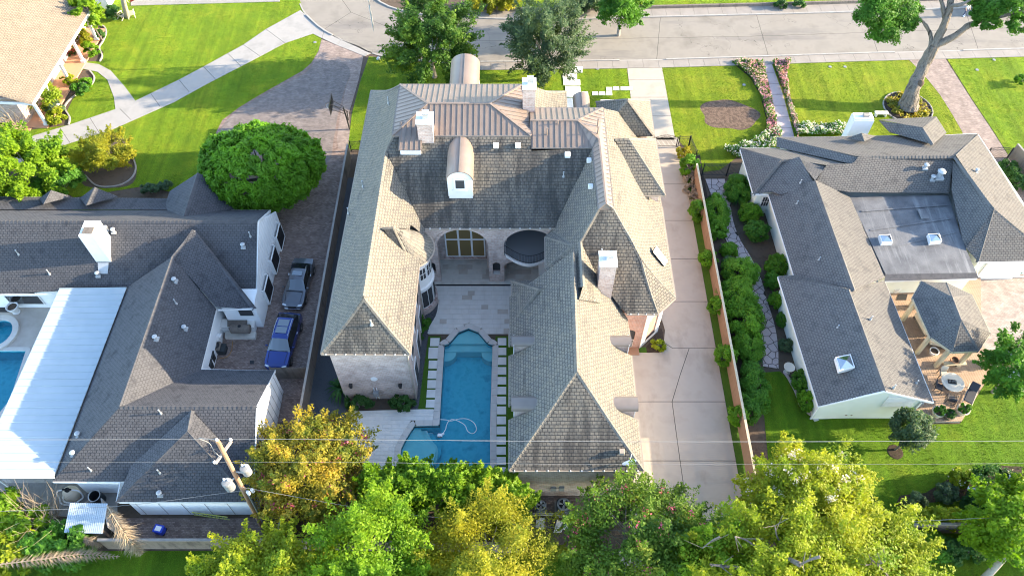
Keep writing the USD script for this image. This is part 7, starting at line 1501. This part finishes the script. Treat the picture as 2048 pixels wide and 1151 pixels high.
solo('downspout_grate', prism(pg([(1621, 832), (1630, 829), (1638, 840), (1629, 843)]), 0, .06), M['steel'], 'small white grate at the gable corner of the grey house', 'grate')
bc_ = at(1760, 232); bn = thing('stone_bench', 'small pale stone bench between the white chimney and the tree bed', 'bench', bc_); part(bn, 'seat', xf(chamfer_box(1.3, .45, .12, .03), move=(0, 0, .42)), M['limestone'], local=True)
for sx in (-1, 1): part(bn, 'leg', xf(chamfer_box(.16, .38, .38, .03), move=(sx * .45, 0, .19)), M['limestone'], local=True)
solo('pavilion_mat', prism(pg([(1797, 588), (1815, 588), (1812, 600), (1792, 600)], dz), dz + .005, dz + .02), M['black_metal'], 'dark mat on the deck boards in front of the white tub', 'mat')
# ------------------------------------------------------------------ trees and plants
def put(px_, py_, z): p = at(px_, py_, z); return np.array([p[0], p[1], 0.0])
def T(label, px_, py_, zc, radii, n, mat, size=.17, name='tree', cat='tree', h=None, **k):
    """crown centred on the point seen at (px, py) at height zc"""
    p = put(px_, py_, zc); return tree(name, label, cat, p, zc + radii[2], radii, n, M_[mat] if False else mat, size=size, **k)
# back row, seen from above
T('crape myrtle turning orange and pink beside the utility pole', 622, 935, 3.7, (3.8, 3.2, 2.2), 26000, 'leaf_myrtle', .13, 'crape_myrtle', sprigs=260, stems=4, trunk_r=.09, clumps=90, blossoms=('petal_pink', 1500, .11), spread=.34, wob=.36)
for i, (x, y) in enumerate(((770, 985), (835, 975), (900, 985), (958, 990), (1005, 1002))):
    T(('bright green laurel nearest the orange crape myrtle', 'bright green laurel beside the curved pool bench', 'bright green laurel at the middle of the pool end', 'bright green laurel near the pool corner', 'bright green laurel beside the garage wall')[i], x, y, 2.9, (1.75, 1.6, 2.0), 8000, 'leaf_lime', .17, 'laurel_tree', sprigs=70, stems=3, trunk_r=.06, clumps=55, group='laurels along the pool end', up=.6, spread=.34, wob=.36)
T('yellow green tree at the bottom edge right of the utility pole foot', 525, 1172, 4.2, (3.9, 2.9, 2.3), 24000, 'leaf_yellow', .14, sprigs=160, clumps=100, spread=.34, wob=.36, trunk_r=.14)
T('yellow green tree between the orange myrtle and the gold tree', 742, 1110, 5.0, (3.2, 3.2, 3.0), 22000, 'leaf_lime', .13, sprigs=160, clumps=90, spread=.34, wob=.36, trunk_r=.14)
T('golden leaved tree below the air conditioners', 978, 1108, 4.6, (3.7, 3.0, 2.7), 26000, 'leaf_gold', .10, sprigs=160, clumps=110, spread=.34, wob=.36, trunk_r=.14)
T('green crape myrtle with pink flower heads beside the driveway end', 1268, 1078, 4.4, (4.0, 3.4, 2.9), 26000, 'leaf_olive', .13, 'crape_myrtle', sprigs=220, stems=4, trunk_r=.09, clumps=100, spread=.34, wob=.36, blossoms=('petal_pink', 900, .12))
T('crape myrtle with pale pinkish flowers at the fence end', 1618, 990, 4.4, (3.7, 2.8, 2.7), 26000, 'leaf_yellow', .13, 'crape_myrtle', sprigs=240, stems=4, trunk_r=.09, clumps=100, spread=.34, wob=.36, blossoms=('petal_white', 3200, .10))
T('great spreading yellow green tree with bare pale limbs at the bottom', 1620, 1140, 6.0, (7.0, 4.0, 2.9), 52000, 'leaf_yellow', .13, barkmat='bark_pale', sprigs=300, clumps=260, spread=.2, wob=.4, trunk_r=.32, stems=1)
T('leafy green tree left of the great spreading tree by the driveway end', 1410, 1110, 4.8, (2.6, 2.6, 2.6), 14000, 'leaf_lime', .13, sprigs=120, clumps=70, spread=.26, trunk_r=.13)
# bare pale limbs rising through the great tree
R = rng('limb'); lt = thing('dead_limb', 'bare pale branches standing above the great yellow green tree', 'branch', at(1560, 1105, 5)); wood = []
for a, b, r in (((1515, 1090, 7.0), (1600, 1128, 9.0), .16), ((1600, 1128, 9.0), (1640, 1112, 10.2), .09), ((1470, 1072, 8.6), (1520, 1100, 7.6), .07), ((1420, 1128, 8.0), (1480, 1135, 7.6), .11), ((1550, 1050, 9.2), (1562, 1085, 7.4), .06), ((1740, 1115, 8.6), (1775, 1150, 7.6), .07), ((1770, 1122, 8.9), (1745, 1120, 8.0), .05), ((1405, 1095, 8.2), (1440, 1072, 8.8), .05), ((1730, 1130, 8.8), (1745, 1118, 8.0), .04)):
    A_1, B_1 = at(*a), at(*b); mid = (A_1 + B_1) / 2 + R.normal(size=3) * .18; L = smoothline([A_1, mid, B_1], 4); wood = [tube(L, np.linspace(r * .55, r, len(L)), 7)]
    for k in range(3): s = L[R.integers(0, 4)]; wood.append(tube([s, s + R.normal(size=3) * [.5, .5, .3] + [0, 0, .3]], [r * .35, .012], 5))
    part(lt, 'limb', merge(wood), M['bark_pale'], smooth=True)
# palms and dead fronds, lower left
def frond(label, pts, w, mat, n=520, droop=.5, seed=0):
    R = rng('frond', seed); L = smoothline(pts, 10); t = thing('dead_palm_frond', label, 'palm frond', pts[0]); k = R.integers(1, len(L) - 1, n); tt = k / len(L)
    d = np.gradient(L, axis=0)[k]; d /= np.linalg.norm(d, axis=1, keepdims=True); s = np.cross(d, [0, 0, 1.0]); s /= np.linalg.norm(s, axis=1, keepdims=True)
    sg = R.choice([-1, 1], n)[:, None]; ln = (w * np.sin(np.pi * np.clip(tt * .9 + .08, 0, 1)) * R.uniform(.6, 1.15, n))[:, None]
    dv_ = s * sg * .75 + d * .7 + R.normal(size=(n, 3)) * .22 - [0, 0, droop * .4]; a = L[k]; b = a + dv_ * ln; q = np.cross(dv_, R.normal(size=(n, 3))); q /= np.linalg.norm(q, axis=1, keepdims=True); q *= .018
    v = np.stack([a - q, a + q, b], 1).reshape(-1, 3); f = np.arange(3 * n).reshape(-1, 3)
    part(t, 'leaflet', (v, f), M[mat], kind='stuff'); part(t, 'stem', tube(L, np.linspace(.045, .015, len(L)), 6), M[mat])
frond('dead tan palm frond bending over the fence beside the tin shed', [at(214, 1010, 4.2), at(238, 1050, 4.0), at(262, 1085, 2.9), at(285, 1108, 1.4)], .85, 'dead_palm', 900, seed=1)
frond('long dead palm frond lying along the bottom left edge', [at(-20, 1130, 2.2), at(80, 1118, 2.3), at(160, 1108, 2.0), at(240, 1112, 1.2)], .6, 'dead_palm', 1300, seed=2)
tw = thing('dead_shrub', 'tangle of bare tan twigs above the lime bushes at left', 'shrub', put(85, 1010, 1)); R = rng('tw'); out = []
for i in range(170):
    b = at(R.uniform(60, 120), R.uniform(1015, 1070), .4); e_ = b + np.r_[R.normal(size=2) * 1.3, abs(R.normal()) * 1.3 + 1.0]; L = smoothline([b, (b + e_) / 2 + R.normal(size=3) * .25, e_], 3); out.append(tube(L, np.linspace(.022, .006, len(L)), 4))
part(tw, 'twig', merge(out), M['dead_palm'])
for i, (x, y, r, mt) in enumerate(((40, 1050, 1.9, 'leaf_lime'), (95, 1085, 1.7, 'leaf_green'), (20, 1105, 1.6, 'leaf_yellow'), (140, 1085, 1.5, 'leaf_green'), (-10, 1030, 1.6, 'leaf_lime'))):
    T(('lime green bush below the bare twigs', 'dark leaved bush in front of the tin shed', 'yellow green bush in the bottom left corner', 'green bush at the foot of the shed wall', 'lime bush on the left edge by the bare twigs')[i], x, y, 1.2, (r, r * .9, 1.2), 5200, mt, .2, 'broadleaf_bush', 'bush', clumps=34, trunk_r=.05)
frond('short grey dead frond hanging at the shed corner', [at(150, 1075, 1.9), at(180, 1080, 1.8), at(205, 1090, 1.0)], .5, 'twig', 420, seed=5)
# lower right
T('small grey green olive tree standing in the back lawn', 1815, 872, 2.2, (1.35, 1.25, 1.5), 5200, 'leaf_bluegreen', .12, 'olive_tree', clumps=60, spread=.34, wob=.36, trunk_r=.07, barkmat='bark_pale', lean=(.5, .6))
solo('tree_ring', lathe([(0, .05), (.5, .04), (.6, 0)], 16, put(1790, 903, 0)), M['mulch'], kind='structure')
T('green tree with pale flowers on the right edge by the deck', 2035, 735, 3.6, (2.0, 2.3, 2.2), 14000, 'leaf_green', .14, clumps=70, sprigs=90, blossoms=('petal_white', 260, .11), trunk_r=.12)
T('bright green tree in the bottom right corner', 2030, 1050, 4.2, (2.6, 2.4, 2.4), 14000, 'leaf_lime', .17, clumps=70, sprigs=90, trunk_r=.16, lean=(.4, .3))
tk = thing('leaning_tree', 'leaning grey trunk crossing the lawn in the bottom right corner', 'tree', at(1960, 1165)); part(tk, 'trunk', tube(smoothline([at(1960, 1165, 0), at(1995, 1128, 1.6), at(2025, 1095, 3.2)], 5), np.linspace(.26, .18, 11), 10), M['bark'], smooth=True)
for i in range(6):
    x = 1822 + i * 27; T(('yellow hedge plant nearest the great tree', 'second yellow hedge plant from the great tree', 'third yellow hedge plant from the great tree', 'third yellow hedge plant from the corner tree', 'second yellow hedge plant from the corner tree', 'yellow green hedge plant nearest the corner tree')[i], x, 1035, 1.3, (.75, .6, 1.0), 2600, 'leaf_yellow' if i < 4 else 'leaf_lime', .14, 'hedge_plant', 'hedge', clumps=26, trunk_r=.03, group='clipped yellow hedge along the back fence', bottom=-.9)
for i, (x, y, r, mt) in enumerate(((1875, 1095, .95, 'leaf_green'), (1905, 1100, .9, 'leaf_dark'), (1945, 1098, .9, 'leaf_dark'), (1975, 1090, .85, 'leaf_green'), (1850, 1080, .9, 'leaf_lime'))):
    T(('green shrub second from the great tree before the fence', 'bluish dark shrub in the middle of the row before the fence', 'dark shrub fourth in the row before the fence', 'green shrub at the corner tree end of the row', 'lime shrub under the great tree edge before the fence')[i], x, y, .7, (r, r * .9, .8), 2600, mt, .15, 'shrub', 'shrub', clumps=28, trunk_r=.03)
solo('shrub_bed', sheet(pg([(1790, 1010), (2100, 985), (2100, 935), (1990, 930), (1900, 955), (1850, 985), (1800, 990)], 0), .024), M['mulch'], kind='structure'); solo('shrub_bed', sheet(pg([(1800, 1105), (2000, 1105), (2000, 1080), (1800, 1080)], 0), .024), M['mulch'], kind='structure')
for i, (x, y, r, h_, mt) in enumerate(((1985, 960, 1.3, 1.0, 'leaf_dark'), (2025, 985, 1.3, 1.1, 'leaf_dark'), (1920, 955, .7, .7, 'leaf_yellow'), (1895, 985, .8, .6, 'leaf_bluegreen'), (1830, 1002, .7, .6, 'leaf_bluegreen'), (1950, 1000, .8, .8, 'leaf_dark'), (1990, 1015, .9, .8, 'leaf_green'))):
    T(('broad dark shrub right of the white ornaments', 'dark shrub on the right edge above the lime tree', 'yellowish shrub left of the white ornaments', 'grey green shrub at the tip of the dark bed', 'grey green shrub beside the great tree in the dark bed', 'dark shrub below the white ornaments', 'green shrub above the end of the yellow hedge')[i], x, y, h_, (r, r * .85, h_), 3000, mt, .13, 'shrub', 'shrub', clumps=30, trunk_r=.03, blossoms=('petal_white', 90, .12) if i in (0, 2) else None)
# house garden
sg = put(683, 775, .6); strap_plant('sago_palm', 'dark feathery sago palm at the corner of the western brick wing', sg, 1.25, 70, w=.09, h=1.1, cat='palm', seed=3)
T('dark shrub left of the step on the south wall of the wing', 716, 806, .55, (1.05, .5, .6), 2600, 'leaf_dark', .11, 'shrub', 'shrub', clumps=26, trunk_r=.03); T('dark shrub right of the step at the pool corner of the wing', 806, 806, .55, (1.05, .5, .6), 2600, 'leaf_dark', .11, 'shrub', 'shrub', clumps=26, trunk_r=.03)
T('slender shrub below the curved white bay', 846, 648, .8, (.5, .6, .8), 1500, 'leaf_green', .12, 'shrub', 'shrub', clumps=20, trunk_r=.03); T('yellow green plant in the curved bed at the diagonal white wall', 1316, 690, .4, (.55, .5, .5), 1300, 'leaf_yellow', .13, 'shrub', 'shrub', clumps=18, trunk_r=.02)
T('small plant beside the western pebble bed', 838, 668, .4, (.35, .4, .4), 700, 'leaf_dark', .12, 'shrub', 'shrub', clumps=14, trunk_r=.02)
cls = None
sp0 = None
for i, (x, y, r) in enumerate(((1379, 330, .85), (1396, 420, .82), (1416, 516, .72), (1437, 611, .74), (1452, 710, .80), (1478, 829, .72))):
    lab = ('clipped round shrub at the far end of the strip by the iron gate', 'clipped round shrub second from the iron gate', 'clipped round shrub third from the iron gate', 'clipped round shrub fourth from the iron gate', 'clipped round shrub fifth from the iron gate, before the drive widens', 'clipped round shrub nearest the camera on the drive strip')[i]; p = put(x, y, .95)
    if sp0 is None: sp0 = tree('round_shrub', lab, 'shrub', p, 1.8, (.85, .85, .85), 5200, 'leaf_ball', size=.10, clumps=60, group='clipped round shrubs along the drive fence', trunk_r=.05, spread=.3, shell=.75, bottom=-.9, seed=4)
    else: copy_of(sp0, 'round_shrub', p, rotz=47 * i, scale=r / .85, label=lab, cat='shrub', group='clipped round shrubs along the drive fence')
for i, (x, y) in enumerate(((1385, 375), (1392, 395), (1378, 352))): T(('brown twiggy dead shrub middle of the bed by the orange fence', 'brown twiggy dead shrub nearest the second round shrub', 'brown twiggy dead shrub nearest the iron gate')[i], x, y, .35, (.7, .8, .4), 900, 'twig', .12, 'dead_shrub', 'shrub', clumps=20, trunk_r=.02)
T('golden bush inside the iron fence corner', 1368, 305, .6, (.7, .6, .6), 1800, 'leaf_gold', .10, 'shrub', 'shrub', clumps=24, trunk_r=.02)
# garden between the orange fence and the grey house
gd = [(1432, 425, .95, 1.9, .9, 'leaf_ball', 'clipped hedge mound along the fence near the second round shrub'), (1436, 460, .75, .9, .8, 'leaf_ball', 'low hedge mound beside the fence above the strap plants'), (1458, 500, .7, .7, .6, 'leaf_green', 'loose green shrub beside the bend of the path'), (1480, 545, 1.4, 1.5, 1.1, 'leaf_ball', 'large round hedge mound on the path side'), (1478, 592, 1.45, 1.8, 1.1, 'leaf_ball', 'large hedge mound in the middle of the fence bed'), (1490, 640, 1.4, 1.8, 1.0, 'leaf_ball', 'long dark hedge mound beside the flagstones'), (1498, 690, 1.2, 1.4, .8, 'leaf_ball', 'green mound near the end of the flagstones'), (1456, 530, .5, .7, .6, 'leaf_bluegreen', 'pale variegated shrub beside the fence'), (1508, 770, .9, 2.0, .9, 'leaf_dark', 'dark hedge along the fence beside the back lawn'), (1500, 815, .7, 1.2, .8, 'leaf_dark', 'dark shrub by the nearest round shrub behind the fence'),
      (1478, 378, 1.3, 1.4, 1.0, 'leaf_dark', 'dark shrub at the corner of the grey house by the iron fence'), (1500, 425, .9, .9, .8, 'leaf_green', 'bright shrub under the first eave corner'), (1512, 462, 1.0, .9, .9, 'leaf_dark', 'broad dark shrub below the notch of the house'), (1555, 530, .9, .9, .9, 'leaf_green', 'bright green bush at the jog of the house wall'), (1545, 560, .6, .7, .7, 'leaf_dark', 'dark bush below the jog of the house wall'), (1553, 600, .6, .6, .7, 'leaf_green', 'round green shrub beside the flagstones and the wall'), (1566, 640, .5, .6, .5, 'leaf_dark', 'small dark shrub against the lower house wall'), (1572, 690, .5, .5, .5, 'leaf_bluegreen', 'small dull shrub near the path end by the wall'), (1600, 760, .6, .8, .7, 'leaf_dark', 'dark bush inside the curved brick border'), (1612, 800, .55, .8, .7, 'leaf_green', 'green bush by the gable corner in the border')]
for x, y, rx, ry, h_, mt, lab in gd: T(lab, x, y, h_ * .9, (rx, ry, h_), int(5200 * max(rx, .6) * max(ry, .6)), {'leaf_dark': 'leaf_green', 'leaf_green': 'leaf_ball', 'leaf_ball': 'leaf_hedge'}.get(mt, mt), .10, 'garden_shrub', 'shrub', clumps=90, trunk_r=.03, spread=.3, shell=.65, wob=.4)
for i, (x, y, r) in enumerate(((1468, 392, .9), (1478, 402, .8), (1450, 500, .6), (1512, 720, .7), (1500, 740, .6), (1420, 400, .35))): strap_plant('strap_plant', ('large clump of arching strap leaves beside the path head', 'second clump of strap leaves under the eave corner', 'strap leaved clump on the fence side of the path', 'strap leaved clump at the path end', 'strap leaved clump beside the back lawn tip', 'blue white flowering clump at the fence by the path head')[i], put(x, y, .2), r, 46, 'palm_leaf', h=.8, w=.045, seed=i)
# flower borders of the brick walk
def border(label, poly, n, mats=('leaf_green', 'petal_mix'), h=.45, seed=0, extra=None):
    R = rng('border', seed); x0, y0, x1, y1 = poly.bounds; xy = R.uniform([x0, y0], [x1, y1], (n * 4, 2)); xy = xy[shapely.contains_xy(poly, xy[:, 0], xy[:, 1])][:n]
    k = meshkit.noise(np.column_stack([xy * 1.8, np.zeros(len(xy))]), seed); z = h * (.25 + 1.1 * k) * R.uniform(.3, 1.1, len(xy)); t = thing('flower_border', label, 'flowers', (x0, y0, 0), kind='stuff'); P = np.column_stack([xy, z])
    sel = R.uniform(size=len(P)) < .42; part(t, 'foliage', leaves(R, P[~sel], .13, .6), M[mats[0]], kind='stuff'); part(t, 'petals', leaves(R, P[sel] + [0, 0, .08], .12, .8, aspect=1.1), M[mats[1]], kind='stuff')
border('pink and white flowers along the left side of the brick walk', bed_w, 5200, seed=1); border('pink and orange flowers along the right side of the brick walk', bed_e, 4800, seed=2)
border('low white flowers along the front wall of the grey house', pg([(1590, 272), (1600, 250), (1700, 252), (1690, 272)]), 2600, ('leaf_green', 'petal_white'), .6, 3); border('white flowers and leaves at the front corner of the grey house', pg([(1445, 300), (1500, 285), (1558, 255), (1562, 275), (1545, 300), (1470, 318)]), 2800, ('leaf_green', 'petal_white'), .6, 4)
# tree ring and the big pale tree at the right
tb_ = at(1815, 216); solo('tree_bed', lathe([(0, .09), (1.9, .08), (2.3, .02)], 40, tb_), M['mulch'], kind='structure')
rg = thing('bed_edging', 'round edging ring about the big pale tree', 'edging', tb_)
for k in range(26): a = k * 2 * math.pi / 26; part(rg, 'stone', xf(chamfer_box(.5, .14, .16, .04), rotz=a + math.pi / 2, move=(2.3 * math.cos(a), 2.3 * math.sin(a), .06)), M['wood_grey'], local=True)
R = rng('brom'); rp = []
for k in range(70):
    a, r = R.uniform(0, 2 * math.pi), R.uniform(.7, 2.0); rp.append((leaves(R, np.array([r * math.cos(a), r * math.sin(a), .2]) + R.normal(size=(16, 3)) * [.14, .14, .09] + tb_, .18, .6)))
t_ = thing('bed_plants', 'low red brown and yellow plants round the foot of the big pale tree', 'plants', tb_, kind='stuff'); part(t_, 'foliage', merge(rp), M['leaf_myrtle'], kind='stuff')
bt_ = thing('big_tree', 'big pale barked tree with forked leaning trunk and sparse foliage', 'tree', tb_)
def Z(x, y, z): return at(x, y, z)
forkp = Z(1868, 92, 5.8)
tr_ = [(smoothline([tb_, Z(1826, 180, 1.8), Z(1842, 140, 3.4), forkp], 5), .72, .46), (smoothline([forkp, Z(1886, 55, 7.4), Z(1898, 20, 9.0), Z(1903, -15, 10.4)], 5), .40, .24), (smoothline([forkp, Z(1905, 75, 6.8), Z(1940, 50, 8.0), Z(1985, 36, 9.2), Z(2050, 22, 10.4)], 5), .36, .16), (smoothline([Z(1858, 108, 5.2), Z(1862, 75, 6.4), Z(1852, 52, 7.4), Z(1832, 32, 8.4), Z(1800, 18, 9.4)], 5), .20, .10), (smoothline([Z(1890, 40, 8.0), Z(1885, 10, 9.4), Z(1878, -10, 10.2)], 5), .22, .12), (smoothline([Z(1900, 12, 9.4), Z(1925, 8, 10.2), Z(1960, -12, 11)], 5), .18, .1)]
def gnarl(m, amt, seed=0):
    v, f = m; tm_ = trimesh.Trimesh(v, f, process=False).subdivide(); v = np.array(tm_.vertices); nn = np.array(tm_.vertex_normals)
    return v + nn * (amt * (meshkit.fbm(v * [3.2, 3.2, .9] + seed, 4) - .5))[:, None] * 2, np.array(tm_.faces)
part(bt_, 'trunk', merge([gnarl(tube(L, np.linspace(a, b, len(L)) * (1 + (.55 * np.exp(-np.arange(len(L)) / 1.6) if a > .6 else 0)), 22), .32 * b + .04) for L, a, b in tr_]), M['bark_pale'], smooth=True)
kn = trimesh.creation.icosphere(2, .36); part(bt_, 'burr', (np.array(kn.vertices) * [1, .6, 1.2] + Z(1838, 163, 2.6) + [0, -.35, 0], np.array(kn.faces)), M['soil'], smooth=True)
lv = []
for j, (x, y, z, r) in enumerate(((1748, 30, 9.4, 1.4), (1770, 62, 8.4, 1.2), (1800, 15, 9.6, 1.5), (1815, 45, 8.8, .8), (1966, 25, 9.6, .9), (1972, 42, 9.0, .9), (1950, -2, 10, .8), (1990, 15, 10.2, 1.0), (2040, 45, 9.6, .9), (1770, -5, 10.4, 1.4), (2030, 5, 10.8, 1.0))):
    c_, _ = crown(200 + j, (r * 1.25, r, r * .8), int(4200 * r), .115, clumps=46, spread=.42, wob=.7); lv.append((c_[0] + Z(x, y, z), c_[1]))
part(bt_, 'crown', merge(lv), M['leaf_green'], kind='stuff')
# street trees
T('dense dark street tree in front of the house near the street lamp', 862, 78, 4.6, (4.0, 3.5, 4.0), 26000, 'leaf_street', .17, 'street_tree', clumps=130, sprigs=240, trunk_r=.22, spread=.22); T('lighter green street tree beside the stepping slabs', 1092, 82, 4.6, (3.7, 3.4, 4.0), 22000, 'leaf_bluegreen', .15, 'street_tree', clumps=120, sprigs=220, trunk_r=.2, spread=.22)
T('tree across the street overhanging the far pavement', 1245, 5, 4.0, (2.2, 2.2, 2.6), 10000, 'leaf_green', .17, clumps=70, sprigs=80, trunk_r=.16)
for i, (x, y) in enumerate(((965, 5), (1010, 0), (1150, 8), (1190, 2))): T(('brownish shrub across the street left of the tree', 'brownish shrub across the street behind the lighter street tree', 'dull shrub across the street right of the lighter tree', 'dull shrub beside the overhanging tree across the street')[i], x, y, 1.0, (1.6, 1.3, 1.1), 3000, 'leaf_bluegreen' if i > 1 else 'leaf_gold', .16, 'shrub', 'shrub', clumps=34, trunk_r=.04)
for i, x in enumerate((1562, 1600)): T(('small shrub left of the path across the street', 'small shrub right of the path across the street')[i], x, 8, .5, (.7, .5, .5), 900, 'leaf_dark', .13, 'shrub', 'shrub', clumps=18, trunk_r=.02)
# west gardens
T('big domed tree with dense green foliage beside the brick driveway', 523, 330, 3.6, (4.9, 4.1, 3.0), 46000, 'leaf_ball', .21, 'domed_tree', clumps=620, spread=.11, shell=.88, wob=.2, trunk_r=.3, bottom=-.5, hang=.6, up=.1, aspect=2.8)
T('large lime bush on the left edge above the dark roof', 30, 330, 3.0, (4.2, 3.3, 2.4), 24000, 'leaf_lime', .17, 'lime_tree', 'tree', clumps=110, sprigs=160, trunk_r=.12, spread=.22); T('green bush between the lime bush and the golden bush', 118, 365, 1.6, (1.7, 1.4, 1.4), 6000, 'leaf_green', .15, 'bush', 'bush', clumps=40, trunk_r=.05)
T('round golden bush in the ringed bed of the west lawn', 205, 305, 1.8, (2.2, 1.9, 1.8), 13000, 'leaf_gold', .11, 'golden_bush', 'bush', clumps=70, sprigs=90, trunk_r=.06, spread=.34, wob=.36)
T('small lime tree with pale trunk at the porch corner', 180, 30, 3.2, (1.5, 1.3, 1.5), 6000, 'leaf_lime', .15, clumps=44, sprigs=50, trunk_r=.07, barkmat='bark_pale', lean=(-.8, .6))
bedl = [(78, 190, 2.0, 1.5, 1.6, 'leaf_yellow', 'yellow green tree leaning over the porch eave'), (110, 232, .9, .8, .8, 'leaf_yellow', 'yellow plant at the porch end'), (110, 215, .9, .7, .8, 'leaf_bluegreen', 'dull shrub below the yellow porch tree'), (160, 178, .9, .7, .6, 'leaf_green', 'green plants in the middle of the lower bed'), (140, 160, .8, .5, .5, 'leaf_yellow', 'yellow plants beside the curved path'), (172, 165, .6, .5, .5, 'leaf_ball', 'round pale plant at the bed edge by the path'), (182, 100, .9, .8, .6, 'leaf_lime', 'lime mound in the upper bed'), (165, 75, .9, .7, .6, 'leaf_gold', 'golden grass in the upper bed'), (155, 62, .6, .5, .6, 'leaf_yellow', 'yellow plant near the top porch column'), (200, 68, .5, .5, .4, 'leaf_dark', 'dark plant at the corner of the upper bed'), (300, 378, .8, .6, .4, 'leaf_bluegreen', 'dull ground shrub by the dark front gable'), (330, 372, .7, .5, .35, 'leaf_bluegreen', 'dull ground shrub at the lawn edge by the gable'), (225, 25, 1.0, .8, .8, 'leaf_dark', 'dark shrub beside the white building corner')]
for x, y, rx, h_, ry, mt, lab in bedl: T(lab, x, y, h_ * .9, (rx, ry, h_), int(2600 * rx), mt, .12, 'bed_plant', 'plant', clumps=26, trunk_r=.03)
border('red flowers beside the porch column in the upper bed', pg([(136, 100), (150, 96), (155, 112), (140, 116)]), 500, ('leaf_dark', 'petal_red'), .5, 7)
bt2 = thing('tree', 'dark grey tree trunk behind the pair of garden chairs', 'tree', at(255, 34)); part(bt2, 'trunk', tube(smoothline([at(255, 34), at(249, 12, 2), at(244, -12, 4)], 5), np.linspace(.3, .22, 11), 10), M['bark'], smooth=True)
R = rng('bt'); bs = thing('bare_shrub', 'bare branching shrub at the corner of the tan roofed house', 'shrub', put(30, 235, 1)); out = []
for i in range(60):
    b = at(R.uniform(20, 45), R.uniform(235, 262), .2); e_ = b + np.r_[R.normal(size=2) * 1.3, abs(R.normal()) * .8 + 1.6]; L = smoothline([b, (b + e_) / 2 + R.normal(size=3) * .2, e_], 3); out.append(tube(L, np.linspace(.025, .006, len(L)), 4))
part(bs, 'twig', merge(out), M['dead_palm'])
solo('porch_paving', prism(pg([(25, 225), (85, 222), (60, 262), (10, 262)]), 0, .05), M['clay'], kind='structure')
tl_ = at(2040, 165); T('round clipped shrub on the far right lawn edge', 2044, 160, .5, (.6, .6, .5), 1500, 'leaf_ball', .1, 'shrub', 'shrub', clumps=30, trunk_r=.03)
for i, (x, y) in enumerate(((2025, 350), (2040, 365), (2015, 335))): T(('green shrub behind the right iron gate, nearest the frame edge', 'dark shrub below its neighbour behind the right iron gate', 'shrub at the post of the right iron gate')[i], x, y, .7, (.8, .8, .7), 2000, 'leaf_dark', .12, 'shrub', 'shrub', clumps=26, trunk_r=.03)
# trees of the gardens further east, beyond the picture's edge, where their long morning shadows come from
for i, (x, y, h_) in enumerate(((48, 19.5, 8), (55, 15.5, 8.5))): tree('garden_tree', ('tall tree of the next garden, nearest the back lawn', 'tall tree of the next garden, southernmost', 'tall tree of the next garden, behind the others')[i], 'tree', (x, y, 0), h_, (2.6, 2.6, 2.6), 2600, 'leaf_dark', size=.28, clumps=40, seed=900 + i)
